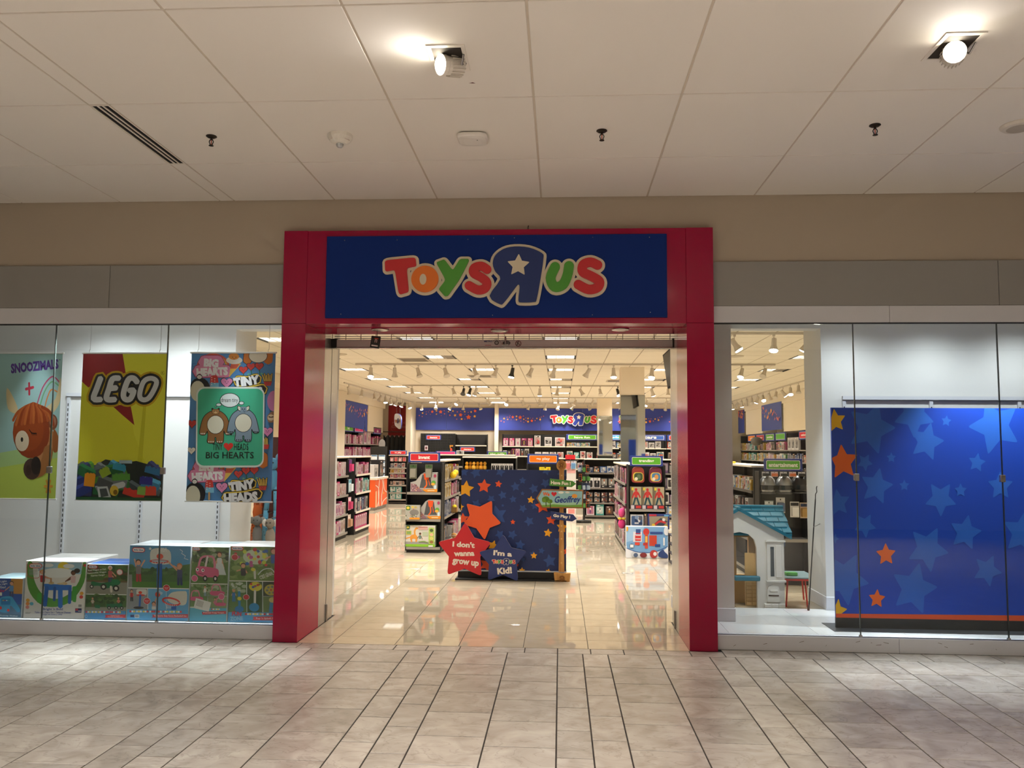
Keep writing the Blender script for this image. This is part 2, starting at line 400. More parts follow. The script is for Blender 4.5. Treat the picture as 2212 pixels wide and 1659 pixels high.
# mall floor: grout slab, columns of wide and narrow stone tiles
fl = struct(MB().box(-14, 14, -12, -.10, -.12, -.004, M_GROUT).box(-14, -2.5, -.10, -.02, -.12, -.004, M_GROUT).box(1.3, 14, -.10, -.02, -.12, -.004, M_GROUT).obj('floor'))
def tile_mesh(nm, wx, wy, mt, t=.012, b=.0015):
    mb = MB(); v = [(0, 0, -t), (wx, 0, -t), (wx, wy, -t), (0, wy, -t), (0, 0, -b), (wx, 0, -b), (wx, wy, -b), (0, wy, -b), (b, b, 0), (wx-b, b, 0), (wx-b, wy-b, 0), (b, wy-b, 0)]
    mb.add(v, [(0, 1, 5, 4), (1, 2, 6, 5), (2, 3, 7, 6), (3, 0, 4, 7), (4, 5, 9, 8), (5, 6, 10, 9), (6, 7, 11, 10), (7, 4, 8, 11), (8, 9, 10, 11)], mt); return mb.mesh(nm)
_tm = {}
def tile(x0, x1, y0, y1, parent, mt, g=.0035, key='m', z=0):
    wx, wy = round(x1-x0-g, 4), round(y1-y0-g, 4); k = (key, wx, wy)
    if k not in _tm: _tm[k] = tile_mesh('tile', wx, wy, mt)
    return inst(_tm[k], 'tile', parent, (x0+g/2, y0+g/2, z))
far = MB()
def tile_or_far(x0, x1, y0, y1, vis):
    if vis: tile(x0, x1, y0, y1, fl, M_MTILE, .008)
    else: far.box(x0+.004, x1-.004, y0+.004, y1-.004, -.012, 0, M_MTILE)
x = -.019-.26657*30
for i in range(60):
    a = x+i*.26657
    tile_or_far(a, a+.26657, -.272, -.105 if -2.6 < a < 1.27 else -.025, -4.3 < a < 4.2)
base = -.819-1.2*9; firsts = {0: -.948, 1: -1.089, 2: -.803, 3: -.952, 4: -1.085, 5: -.94, 6: -1.08, 7: -.811}
for k in range(18):
    xx = base+1.2*k; n = 0
    for wd in (.4, .4, .2, .2):
        j = n+4*(k % 2); j = {0: 4, 1: 5, 2: 6, 3: 7}[n] if k % 2 == 0 else n
        if k % 2 == 0: j = {0: 4, 1: 5, 2: 6, 3: 7}[n]
        f0 = firsts[j]; ys = [-.272, -.66, f0]; y = f0
        while y > -9: y -= .4275; ys.append(round(y, 4))
        for ya, yb in zip(ys, ys[1:]):
            cxm = abs(xx+wd/2); vis = yb > -3.15 and cxm < 4.6+.15*yb
            tile_or_far(xx, xx+wd, yb, ya, vis)
        xx += wd; n += 1
tag(far.obj('tile_field', fl), kind='stuff')

# store floor: long pale glossy tiles
sf = struct(MB().box(-7.9, 7.9, 1.16, 26.4, -.12, -.003, M_GROUT).box(-2.3, 1.3, -.10, 1.16, -.12, -.003, M_GROUT).obj('floor'))
far = MB(); rng = random.Random(3)
for c in range(-14, 15):
    xa = -.303+c*.5345; xb = xa+.5345; off = (0, .012, -.02, .03, .008)[c % 5]
    for r in range(92):
        ya = -.10+r*.2875+(off if r else 0); yb = -.10+(r+1)*.2875+off
        door = xb > -2.22 and xa < 1.1
        if ya < 1.2 and not door: continue
        x0 = max(xa, -2.197) if ya < .95 else xa; x1 = min(xb, 1.056) if ya < .95 else xb
        if x1-x0 < .02: continue
        if yb < 4.7 and -3.6 < xa < 2.6: tile(x0, x1, ya, yb, sf, M_STILE, .0042, 's')
        else: far.box(x0+.0014, x1-.0014, ya+.0014, yb-.0014, -.012, 0, M_STILE)
tag(far.obj('tile_field', sf), kind='stuff')

# mall ceiling: painted panels in a slim grid
ce = struct(MB().box(-14, 14, -12, 0, CEIL+.03, CEIL+.12, M_DARK).obj('ceiling'))
cols = [-13.9]+[-.173+.914*k for k in range(-14, 15)]+[13.9]
cols = sorted([c for c in cols if abs(c+2.915) > .05]+[-3.037, -2.906]); cols[:] = [-4.87 if abs(c+4.743) < .02 else -3.958 if abs(c+3.829) < .02 else c for c in cols]
rows = [0, -.949]+[-.949-1.1*k for k in range(1, 10)]
_pm = {}
for a, b in zip(cols, cols[1:]):
    for c, d in zip(rows, rows[1:]):
        if a == -3.037 and c == -.949: continue
        k = (round(b-a, 3), round(c-d, 3)); g = .007
        if k not in _pm:
            mb = MB(); mb.bevbox(g, k[0]-g, g, k[1]-g, 0, .02, M_CEIL, .002); _pm[k] = mb.mesh('ceiling_panel')
        inst(_pm[k], 'ceiling_panel', ce, (a, d, CEIL))
for a in cols[1:-1]:
    MB().box(a-.011, a+.011, -10.8, 0, CEIL+.006, CEIL+.03, M_TBAR).obj('grid_bar', ce)
for d in rows[1:]: MB().box(-13.9, 13.9, d-.006, d+.006, CEIL+.008, CEIL+.03, M_TBAR).obj('grid_bar', ce)
# scuff in the panel by the lamp
p = MB(); p.add([(-.555, -2.262, CEIL-.0006), (-.53, -2.272, CEIL-.0006), (-.515, -2.258, CEIL-.0006), (-.53, -2.256, CEIL-.0006)], [(0, 1, 2, 3)], '#5a2f20'); p.obj('scuff', ce)

# facade above and beside the shop front
MB().box(-14, 14, 0, .12, 2.95, CEIL+.03, M_WALL).box(-14, -2.3, -.018, .02, 2.70, 3.228, M_DARK).box(1.15, 14, -.018, .02, 2.70, 3.228, M_DARK).obj('wall_front')['kind'] = 'structure'
t = struct(empty('trim_1'))
for a, b in ((-14, -6.1), (-6.097, -4.005), (-4.001, -2.40), (1.27, 3.638), (3.642, 6.1), (6.103, 14)):
    MB().bevbox(a, b, -.03, -.018, 2.851, 3.230, M_BAND, .002).obj('panel', t)
t = struct(empty('trim_2'))
for a, b in ((-14, -5.5), (-5.497, -2.40), (1.27, 2.744), (2.747, 5.2), (5.203, 14)):
    MB().bevbox(a, b, -.03, .05, 2.708, 2.8485, M_WHITE, .002).obj('panel', t)
# low plinth under the windows, scuffed
t = struct(empty('baseboard_front'))
for a, b in ((-14, -5.5), (-5.497, -2.41), (1.28, 2.744), (2.747, 5.2), (5.203, 14)):
    MB().bevbox(a, b, -.03, .05, 0, .118, M_PLINTH, .003).obj('panel', t)
sc = MB(); rng = random.Random(5)
for px, z in ((1.66, .05), (1.95, .07), (2.40, .08), (2.52, .08), (2.56, .06), (2.62, .085), (3.1, .06), (3.3, .085), (3.5, .05), (1.42, .03), (-3.5, .04), (-2.9, .07), (3.05, .09), (2.16, .045)):
    l = rng.uniform(.008, .045); s = rng.uniform(-.012, .012)
    sc.add([(px, -.0305, z), (px+l, -.0305, z+s), (px+l, -.0305, z+s+.004), (px, -.0305, z+.003)], [(0, 1, 2, 3)], '#6d665f')
sc.obj('scuff', t)

# crimson portal: pillars, corner blocks, lintel
t = struct(empty('trim_3')); YF, YB = -.10, .50
for a, b, z0, z1, n in ((-2.409, -2.1985, 0, 2.6945, 'pillar'), (1.0545, 1.2815, 0, 2.6945, 'pillar'), (-2.409, -2.1985, 2.6965, 3.51, 'corner_block'), (1.0545, 1.2815, 2.6965, 3.51, 'corner_block')):
    MB().bevbox(a, b, YF, YB, z0, z1, M_PINK, .0015).obj(n, t)
MB().bevbox(-2.197, 1.053, YF, .12, 2.692, 3.508, M_PINK, .0015).bevbox(-2.197, 1.053, .1215, YB, 2.688, 3.1, M_PINK, .001).obj('lintel', t)
MB().box(-2.195, 1.05, YB+.001, .62, 2.80, 3.2, M_DARK).obj('soffit_back', t)
# silver jambs with the guide channel of the rolling grille
t = struct(empty('trim_4'))
for sx, x in ((1, -2.2), (-1, 1.056)):
    MB().box(min(x-sx*.02, x), max(x-sx*.02, x), .502, .735, 0, 2.9, M_SILVER).obj('jamb', t)
    MB().box(min(x-sx*.02, x-sx*.01), max(x-sx*.02, x-sx*.01), .737, .763, 0, 2.9, M_DARK).obj('guide_channel', t)
    MB().box(min(x-sx*.02, x-sx*.004), max(x-sx*.02, x-sx*.004), .765, .97, 0, 2.9, M_SILVER).obj('jamb', t)
    MB().bevbox(min(x-sx*.01, x+sx*.012), max(x-sx*.01, x+sx*.012), .735, .765, .002, .16, M_STEEL, .004).obj('channel_foot', t)
# shop-front wall behind the portal, with the display openings
wf = struct(empty('wall_front'))
for x0, x1, y0, y1, z0, nm in ((-7.9, -5.3, 1.14, 1.30, 0, 'wall_panel'), (-5.3, -3.31, 1.14, 1.70, 0, 'wall_panel'), (-3.31, -2.42, 1.14, 1.30, 2.83, 'header'), (-2.42, -2.224, .52, 1.1, 0, 'pier'), (-2.42, 1.2, .98, 1.12, 2.9, 'header'), (1.08, 1.547, .52, 1.14, 0, 'pier'), (1.38, 2.54, 1.14, 1.30, 2.83, 'header'), (2.54, 7.9, 1.14, 1.70, 0, 'wall_panel')):
    MB().box(x0, x1, y0, y1, z0, SCEIL, M_DISP).obj(nm, wf)
bb = MB()
bb.bevbox(1.07, 1.553, .508, 1.15, .12, .235, M_WHITE, .004); bb.bevbox(2.532, 7.4, 1.128, 1.71, .12, .245, M_WHITE, .004)
bb.bevbox(-7.4, -3.302, 1.128, 1.3, .12, .24, M_WHITE, .004)
struct(bb.obj('baseboard_display'))
# display platforms and soffits
t = struct(empty('floor'))
for a, b in ((-7.4, -2.42), (1.09, 7.4)):
    MB().box(a, b, .05, 1.18, 0, .115, M_WHITE).obj('platform', t)
x = 1.09
for a, b in ((1.09, 1.40), (1.403, 2.13), (2.133, 2.86), (2.863, 3.6), (3.603, 4.4), (4.403, 5.2), (-5.4, -4.6), (-4.597, -3.8), (-3.797, -3.0), (-2.997, -2.42)):
    for c, d in ((.05, .42), (.423, .80), (.803, 1.18)): MB().bevbox(a, b, c, d, .112, .12, M_PTILE, .001).obj('tile', t)
t = struct(MB().box(-7.4, -2.42, .06, 1.14, 3.0, 3.1, M_DISP).box(1.09, 7.4, .06, 1.14, 3.0, 3.1, M_DISP).obj('ceiling'))
struct(MB().box(-7.4, -7.3, .05, 1.2, 0, 3.1, M_DISP).box(7.3, 7.4, .05, 1.2, 0, 3.1, M_DISP).obj('wall_display'))

# glazing: frameless panes with small metal patch clips
def windows(nm, xs, ):
    t = struct(empty(nm))
    for a, b in zip(xs, xs[1:]):
        MB().box(a+.004, b-.004, -.004, .006, .118, 2.712, GLASS).obj('pane', t)
    for a in xs[1:-1]:
        MB().box(a-.0035, a+.0035, -.006, .008, .118, 2.712, mat('#3b423f', .3)).obj('pane_edge', t)
        for dz in (1.416,): MB().bevbox(a-.02, a+.02, -.016, .018, dz-.03, dz+.03, M_SILVER, .004).obj('clip', t)
        MB().bevbox(a-.012, a+.012, -.012, .014, .118, .135, M_SILVER, .003).obj('clip', t)
    MB().box(xs[0], xs[-1], -.010, .012, 2.704, 2.712, M_DARK).box(xs[0], xs[-1], -.008, .010, .1175, .121, mat('#31353a', .4)).obj('edge_channel', t)
windows('window_1', [-6.8, -5.62, -4.487, -3.461, -2.41])
windows('window_2', [1.282, 2.451, 3.622, 4.80, 6.0])

# slotted standards and rails on the display back walls
def standards(xs, zt, x0, x1, yy=1.14):
    t = struct(empty('trim_5'))
    MB().box(x0, x1, yy-.03, yy, zt-.005, zt+.03, M_WHITE).box(x0, x1, yy-.022, yy, zt-.012, zt-.005, mat('#7d7a76')).obj('rail', t)
    for x in xs:
        mb = MB().box(x-.016, x+.016, yy-.02, yy, .25, zt+.005, M_WHITE)
        z = .3
        while z < zt-.06: mb.box(x-.005, x+.005, yy-.0206, yy-.019, z, z+.03, M_DARK); z += .051
        mb.obj('standard', t)
standards([-5.04, -4.235, -3.435], 2.14, -5.06, -3.32)
standards([2.745, 3.567, 4.39], 2.135, 2.73, 5.2)

# store shell
wl = MB(); wl.box(-7.9, -7.5, 1.2, 26, 0, SCEIL, M_SWALL).box(-7.5, -6.9, 1.2, 25.0, 3.2, SCEIL, M_SWALL).box(-7.5, -6.99, 22.5, 25.0, 2.26, 3.2, M_SWALL).box(-7.5, -6.9, 15.5, 18.98, 0, 3.2, M_SWALL)
struct(wl.obj('wall_left'))
wr = MB(); wr.box(7.5, 7.9, 1.2, 26.4, 0, SCEIL, M_SWALL).box(6.95, 7.5, 1.2, 26.05, 3.14, SCEIL, M_SWALL)
wr.box(6.98, 7.5, 16.4, 19.2, 2.26, 3.14, M_SWALL).box(6.98, 7.5, 21.9, 24.45, 2.26, 3.14, M_SWALL)
struct(wr.obj('wall_right'))
wb = MB(); wb.box(-7.9, 7.9, 26.05, 26.5, 0, SCEIL, M_SWALL).box(-2.45, 7.0, 25.62, 26.05, 3.28, SCEIL, M_SWALL)
wb.box(-6.06, -5.86, 24.9, 26.05, 0, SCEIL, M_SWALL).box(-2.62, -2.46, 25.55, 26.05, 0, SCEIL, M_SWALL)
struct(wb.obj('wall_back'))
# store ceiling: 60 cm tiles, recessed louvre lights
sc = struct(MB().box(-7.9, 7.9, 1.14, 26.4, SCEIL+.06, SCEIL+.12, M_DARK).obj('ceiling'))
M_SCT = noise_bump(mat('#e3dbcc', .85, 0, .2), 90, .2, .001); TX, TY = .6, .645
LIT = [(x, r) for x in (-5.1, -2.7, -.3, 2.1, 4.5) for r in range(4, 37, 4) if (x, r) != (-2.7, 16)]+[(-2.1, 16)]
LITC = {(round((x+.3)/TX), r) for x, r in LIT}
HALF = {(-4, 12), (-3, 8), (-4, 20), (0, 20), (0, 24), (4, 20), (8, 12), (8, 16), (4, 12)}
me = MB().bevbox(.009, TX-.009, .008, TY-.008, 0, .02, M_SCT, .002).mesh('ceiling_tile'); far = MB()
fx = MB()
for i in range(-12, 14):
    for j in range(-12, 27):
        x = -.3+i*TX; y = 8.83+j*TY; r = j+13-1
        if y < 1.14 or y > 25.8: continue
        if (i, j+12) in LITC: continue
        if x < -7.6 or x+TX > 7.6: continue
        if y < 13 and -4.2 < x < 3.2 and y > 3.2: inst(me, 'ceiling_tile', sc, (x, y, SCEIL))
        else: far.box(x+.009, x+TX-.009, y+.008, y+TY-.008, SCEIL, SCEIL+.02, M_SCT)
tag(far.obj('tile_field', sc), kind='stuff')
M_SBAR = mat('#9c8e7a', .6); bars = MB()
for i in range(-12, 14): x = -.3+i*TX; bars.box(x-.012, x+.012, 1.14, 26, SCEIL+.004, SCEIL+.05, M_SBAR)
for j in range(-12, 28):
    y = 8.83+j*TY
    if y > 1.2: bars.box(-7.4, 7.4, y-.012, y+.012, SCEIL+.005, SCEIL+.05, M_SBAR)
tag(bars.obj('grid_bar', sc), kind='stuff')
E_TROF = emit('troffer_light', (1.0, .90, .74), TROFFER)
def troffer(full):
    h = MB().box(0, TX, 0, .02, 0, .05, M_TBAR).box(0, TX, TY-.02, TY, 0, .05, M_TBAR).box(0, .03, 0, TY, -.002, .05, M_DARK).box(TX-.03, TX, 0, TY, -.002, .05, M_DARK)
    d = MB(); a = .032; b = TX-.032; mid = a+(b-a)*(.55 if not full else 1)
    d.add([(a, .02, .018), (mid, .02, .018), (mid, TY-.02, .018), (a, TY-.02, .018)], [(0, 1, 2, 3)], E_TROF)
    if not full: d.add([(mid, .02, .018), (b, .02, .018), (b, TY-.02, .018), (mid, TY-.02, .018)], [(0, 1, 2, 3)], mat('#7c7468', .4))
    for q in (1, 2): d.box(a+(b-a)*q/3-.004, a+(b-a)*q/3+.004, .02, TY-.02, .008, .017, M_TBAR)
    return h.mesh('housing'), d.mesh('louvre')
TF = {True: troffer(True), False: troffer(False)}
n = 0
for i, j in sorted(LITC, key=lambda q: (q[1], q[0])):
    y = 8.83+(j-12)*TY
    if y < 1.3 or y > 25.6: continue
    full = (i, j) not in HALF
    o = thing('ceiling_light', '%s louvre ceiling light, %s row from the entrance, %s column' % ('lit' if full else 'half-lit', ORD[j//4-1], {-8: 'far left', -4: 'left', -3: 'left inner', 0: 'middle', 3: 'right inner', 4: 'right', 8: 'far right'}.get(i, 'side')), 'ceiling light', (-.3+i*TX, y, SCEIL), 0, 'louvre lights in the store ceiling')
    inst(TF[full][0], 'housing', o); inst(TF[full][1], 'louvre', o)

# the far side of the concourse (behind the viewer): wall, lit shop window, closing walls
ow = MB(); ow.box(-14, -5, -11.2, -11, 0, CEIL, M_WALL).box(5, 14, -11.2, -11, 0, CEIL, M_WALL).box(-5, 5, -11.2, -11, 2.75, CEIL, M_WALL)
struct(ow.obj('wall_rear'))
o = struct(empty('window_3')); MB().box(-5, 5, -11.06, -11.04, .1, 2.75, GLASS).obj('pane', o)
op = MB(); op.box(-5, 5, -14, -11.2, -.1, 0, M_STILE).box(-5, 5, -14.1, -14, 0, 3, mat('#8d8377', .8)).box(-5.1, -5, -14, -11.2, 0, 3, M_SWALL).box(5, 5.1, -14, -11.2, 0, 3, M_SWALL)
struct(op.obj('room_opposite'))
E_OPP = emit('opposite_ceiling_light', (1, .93, .82), OPPOSITE)
op = MB().box(-5, 5, -14, -11.2, 3.0, 3.05, E_OPP); struct(op.obj('ceiling'))
struct(MB().box(-14.2, -14, -12, 1.2, 0, CEIL, M_WALL).obj('wall_west')); struct(MB().box(14, 14.2, -12, 1.2, 0, CEIL, M_WALL).obj('wall_east'))
# ================================================================ THINGS OF THE CONCOURSE
def spot(nm, loc, target, watts, colr, angle=70, blend=.5, r=.04, parent=None):
    d = bpy.data.lights.new(nm, 'SPOT'); d.energy = watts; d.color = colr; d.spot_size = radians(angle); d.spot_blend = blend; d.shadow_soft_size = r
    o = bpy.data.objects.new(nm, d); COL.objects.link(o); o.location = loc
    o.rotation_euler = (Vector(target)-Vector(loc)).to_track_quat('-Z', 'Y').to_euler()
    if parent: o.parent = parent
    return o
M_WENAM = mat('#efe9e0', .4); E_LAMP = emit('lamp_face', (1, .90, .72), 60)
# two adjustable recessed spots: square trim, dark pit, ribbed lamp head swung out of the ceiling
def gimbal(loc, aim, label):
    o = thing('recessed_spotlight', label, 'ceiling light', loc, 0, 'square recessed spotlights in the concourse ceiling')
    a, b = .105, .155; mb = MB()
    for x0, x1, y0, y1 in ((-a, a, -b, -b+.025), (-a, a, b-.025, b), (-a, -a+.022, -b+.025, b-.025), (a-.022, a, -b+.025, b-.025)): mb.box(x0, x1, y0, y1, -.006, .0, M_WENAM)
    mb.obj('trim_ring', o)
    MB().box(-a+.022, a-.022, -b+.025, b-.025, -.0015, -.0005, mat('#2e2822', .8)).obj('recess', o)
    d = Vector(aim).normalized(); q = d.to_track_quat('Z', 'Y').to_matrix().to_4x4(); q.translation = Vector((.0, 0, -.042))
    h = MB(); h.T = q
    h.lathe([(.045, -.085), (.052, -.08), (.052, .02), (.058, .03), (.058, .055), (.05, .055)], M_WENAM, n=20)
    for i in range(20):
        t = 2*pi*i/20; h.box(cos(t)*.06-.0025, cos(t)*.06+.0025, sin(t)*.06-.0025, sin(t)*.06+.0025, -.075, .005, mat('#cfc8bc', .5))
    hd = h.obj('lamp_head', o)
    f = MB(); f.T = q; f.lathe([(.0, .056), (.049, .056), (.047, .062), (.0, .066)], E_LAMP, n=20); f.obj('lens', hd)
    y = MB(); y.path([(.09, -.06, -.01), (.075, -.02, -.05), (.09, .05, -.01)], .006, M_STEEL); y.obj('bracket', o)
    p = Vector(loc)+q.translation+d*.075
    spot('lamp_beam', p, p+d, CONC_W*.024, CONC_COL, 130, 1, .045)
    return o
gimbal((-.632, -2.58, CEIL), (-.75, -.6, -.20), 'square recessed spotlight with ribbed head above the middle of the ceiling')
gimbal((2.115, -2.59, CEIL), (-.28, -.85, -.22), 'glaring square recessed spotlight at upper right of the ceiling')
# unseen fill lamps, added behind the viewer to light floor and ceiling by bounce
def downlight(x, y, label, wts=CONC_W, z=CEIL, colr=CONC_COL, r=.09, ang=100):
    o = thing('downlight', label, 'ceiling light', (x, y, z), 0, 'fill lamps added over the concourse')
    MB().lathe([(r, 0), (r+.02, 0), (r+.02, -.006), (r, -.006), (r-.005, -.001)], M_WENAM).obj('trim_ring', o)
    MB().lathe([(0, -.002), (r-.004, -.002), (r-.004, -.001), (0, -.001)], E_LAMP).obj('lens', o)
    spot('lamp_beam', (x, y, z-.03), (x, y, 0), wts, colr, ang, .7, r)
for i, (x, y) in enumerate([(-4.6, -4.2), (-1.6, -4.6), (1.4, -4.6), (4.4, -4.2), (-4.6, -7.2), (-1.6, -7.6), (1.4, -7.6), (4.4, -7.2), (-8, -5.5), (8, -5.5)]):
    downlight(x, y, 'added round fill lamp behind the viewer, %s from the left of the %s row' % (ORD[i % 4] if i < 8 else ('far left end', 'far right end')[i-8], ('nearer', 'rear')[i//4] if i < 8 else 'outer'), CONC_W*(.2, 1.15, 1.15, .3, 2.5, 2.9, 2.9, 2.5, .8, .8)[i])

# linear slot diffuser
o = thing('slot_diffuser', 'white linear slot air diffuser with three dark slots at ceiling left', 'air vent', (-2.9715, -1.499, CEIL))
MB().box(-.062, .062, -.546, .546, .003, .012, mat('#0b0a0a', .9)).obj('backing', o)
mb = MB().box(-.064, .064, -.548, -.535, -.002, .006, M_WENAM).box(-.064, .064, .535, .548, -.002, .006, M_WENAM).box(-.064, -.055, -.535, .535, -.002, .006, M_WENAM).box(.055, .064, -.535, .535, -.002, .006, M_WENAM)
mb.obj('frame', o)
for k in (-.0175, .0175): MB().box(k-.006, k+.006, -.535, .535, -.002, .006, M_WENAM).obj('slat', o)
# sprinklers, strobe, access point, speaker
M_BRZ = mat('#2b221b', .35, .6)
for x, y, l in ((-2.465, -1.502, 'dark pendent sprinkler head beside the slot diffuser'), (.278, -1.492, 'dark pendent sprinkler head above the middle of the shop sign'), (2.102, -1.515, 'dark pendent sprinkler head below the right recessed spotlight')):
    o = thing('sprinkler', l, 'sprinkler', (x, y, CEIL), 0, 'sprinkler heads in the concourse ceiling')
    MB().lathe([(.0, .004), (.036, .002), (.038, -.004), (.026, -.012), (.012, -.014), (0, -.014)], M_BRZ).obj('escutcheon', o)
    mb = MB().tube((0, 0, -.01), (0, 0, -.03), .008, M_BRZ)
    for s in (-1, 1): mb.path([(s*.008, 0, -.026), (s*.015, 0, -.042), (s*.006, 0, -.066)], .0035, M_BRZ, 5)
    mb.obj('frame_arms', o); MB().tube((0, 0, -.03), (0, 0, -.062), .0035, mat('#b3402b', .2)).obj('bulb', o)
    MB().lathe([(0, -.066), (.017, -.068), (.017, -.071), (0, -.072)], M_BRZ, n=12).obj('deflector', o)
o = thing('fire_alarm_strobe', 'white domed fire alarm strobe on the ceiling marked FIRE', 'fire alarm', (-1.55, -1.48, CEIL))
MB().lathe([(0, 0), (.088, 0), (.086, -.02), (.07, -.045), (.045, -.062), (0, -.066)], mat('#e9e4da', .4), n=24).obj('housing', o, smooth=False)
MB().ball((0, 0, -.066), (.028, .028, .026), mat('#c9ccd0', .1, .3)).obj('strobe_lens', o)
for a in (-2.35, -.55):
    pr = Print((0, 0), (10, 0), (0, 10), (10, 10), .05, .022, -.025, 0, 0, .0002); pr.text('FIRE', 5, 5, 9, 8, '#b3201c', .03)
    M4 = Matrix.Rotation(a+pi/2, 4, 'Z') @ Matrix.Translation((0, -.0745, -.047)) @ Matrix.Rotation(radians(-42), 4, 'X')
    pr.v = [tuple(M4 @ Vector(p)) for p in pr.v]; pr.obj('lettering', o)
o = thing('access_point', 'white rounded square wireless access point on the ceiling', 'access point', (-.62, -1.43, CEIL))
mb = MB(); n = 28; v = []
def sq(s, z): return [(s*(abs(cos(t))**.45)*(1 if cos(t) > 0 else -1), s*(abs(sin(t))**.45)*(1 if sin(t) > 0 else -1), z) for t in [2*pi*i/n for i in range(n)]]
L = [(.096, -.008), (.105, -.014), (.105, -.028), (.095, -.038), (.062, -.042)]
for s, z in L: v += sq(s, z)
f = [(j*n+i, j*n+(i+1) % n, (j+1)*n+(i+1) % n, (j+1)*n+i) for j in range(4) for i in range(n)]+[tuple(range(n)), tuple(range(4*n, 5*n))[::-1]]
mb.add(v, f, mat('#ece8e2', .35)); mb.obj('cover', o)
MB().box(-.07, .07, -.07, .07, -.009, 0, mat('#57524c')).obj('mount', o)
MB().lathe([(0, -.0435), (.004, -.0435), (.004, -.042), (0, -.042)], M_DARK, (.035, -.03, 0), n=8).obj('status_light', o)
o = thing('ceiling_speaker', 'round white ceiling speaker cut by the right edge', 'speaker', (3.06, -1.47, CEIL))
MB().lathe([(0, .0), (.115, 0), (.115, -.006), (.1, -.02), (.08, -.024), (0, -.024)], mat('#d8d1c6', .5), n=28).obj('rim', o)
MB().lathe([(0, -.0255), (.075, -.0255), (.075, -.0235), (0, -.0235)], mat('#b5aca0', .7), n=28).obj('grille', o)

# ---------------------------------------------------------------- the shop sign
LW = .00172
o = thing('shop_sign', 'navy blue sign board with raised multicoloured shop lettering over the entrance', 'sign', (-.5655, -.10, 2.739))
MB().bevbox(-1.4595, 1.4575, -.022, -.001, 0, .714, mat('#143078', .55, 0, .12), .002).obj('board', o)
sx = lambda x: (x-237)*.0017195-1.4595; sz = lambda y: (476-y)*.001735
CREAM = mat('#ded2b8', .45); NAVY = mat('#16306f', .5)
for key, nm in (('T', 'letter'), ('O', 'letter'), ('Y', 'letter'), ('S', 'letter'), ('R', 'letter'), ('U', 'letter'), ('Z', 'letter')):
    a, b, c = logo_shapes(key); cv = lambda p: [(sx(x), sz(y)) for x, y in p]
    stg = 'TOYSRUZ'.index(key)*.0006
    mb = MB().prism(cv(b), -.040-stg, -.0225, CREAM)
    L = mb.obj(nm, o)
    f = MB().prism(cv(a), -.056-stg, -.0401-stg, mat(c, .4) if c else NAVY)
    if key == 'O': f.prism(cv(ell(732, 288, 17, 27)), -.0567-stg, -.0562-stg, CREAM)
    if key == 'R': f.prism(cv(star(1205, 222, 58, 2)), -.062-stg, -.0562-stg, CREAM)
    f.obj('face', L)
for x, y in ((328, 86), (595, 86), (951, 86), (1080, 80), (1183, 80), (1571, 80), (1849, 82), (318, 457), (1078, 464), (1569, 464), (1851, 452)):
    MB().lathe([(0, -.0255), (.0035, -.025), (.0035, -.022), (0, -.022)], M_SILVER, (sx(x), 0, sz(y)), 'y', 8).obj('screw', o)
# bent wire end above the sign
tag(MB().path([(-.29, -.03, 3.51), (-.288, -.03, 3.545), (-.282, -.03, 3.56), (-.281, -.03, 3.53), (-.278, -.03, 3.512)], .0025, M_DARK, 5).obj('wire_stub'), 'short bent wire end sticking up above the shop sign', 'wire')
# soffit downlights of the portal
for x, y, lit, l in ((-1.616, .205, 0, 'unlit round downlight in portal soffit above the hanging tag'), (-.55, .27, 1, 'lit round downlight at the middle of the portal soffit'), (.524, .215, 0, 'unlit round downlight at the right of the portal soffit')):
    o = thing('downlight', l, 'ceiling light', (x, y, 2.688), 0, 'downlights of the entrance soffit')
    MB().lathe([(.055, -.001), (.078, -.001), (.078, -.008), (.07, -.010), (.055, -.004)], M_SILVER, n=24).obj('trim_ring', o)
    MB().lathe([(0, -.003), (.054, -.003), (.054, -.0015), (0, -.0015)], E_LAMP if lit else mat('#8d857c', .2, .5), n=20).obj('lens', o)
    if lit: spot('lamp_beam', (x, y, 2.66), (x, y, 0), 170, (1, .94, .84), 158, .5, .06)
# text and marks on the soffit
pr = Print((0, 0), (10, 0), (0, 10), (10, 10), 1, 1, 0, 0, 0)
# hanging black tag under the left downlight
o = thing('hanging_tag', 'black box tag with red label hanging under the left soffit downlight', 'tag', (-1.672, .33, 2.688), radians(8))
mb = MB(); mb.T = Matrix.Rotation(radians(7), 4, 'Y'); mb.bevbox(-.042, .042, -.012, .012, -.155, -.045, mat('#121110', .35), .004).obj('case', o)
pr = Print((0, 0), (100, 0), (0, 130), (100, 130), .084, .11, -.042, -.0122, -.155, .0002)
pr.rect(38, 22, 76, 72, '#3a1512').line([(40, 26), (74, 26)], 9, '#d6472f').rect(42, 38, 50, 70, '#c9b8b0').rect(60, 38, 68, 70, '#c9b8b0').rect(48, 34, 62, 42, '#c9b8b0').rect(14, 98, 82, 112, '#e7e2dc')
R4 = Matrix.Rotation(radians(7), 4, 'Y'); pr.v = [tuple(R4 @ Vector(p)) for p in pr.v]; pr.obj('label', o)
MB().tube((0, 0, 0), (.004, 0, -.05), .003, M_DARK, 6).obj('cord', o)

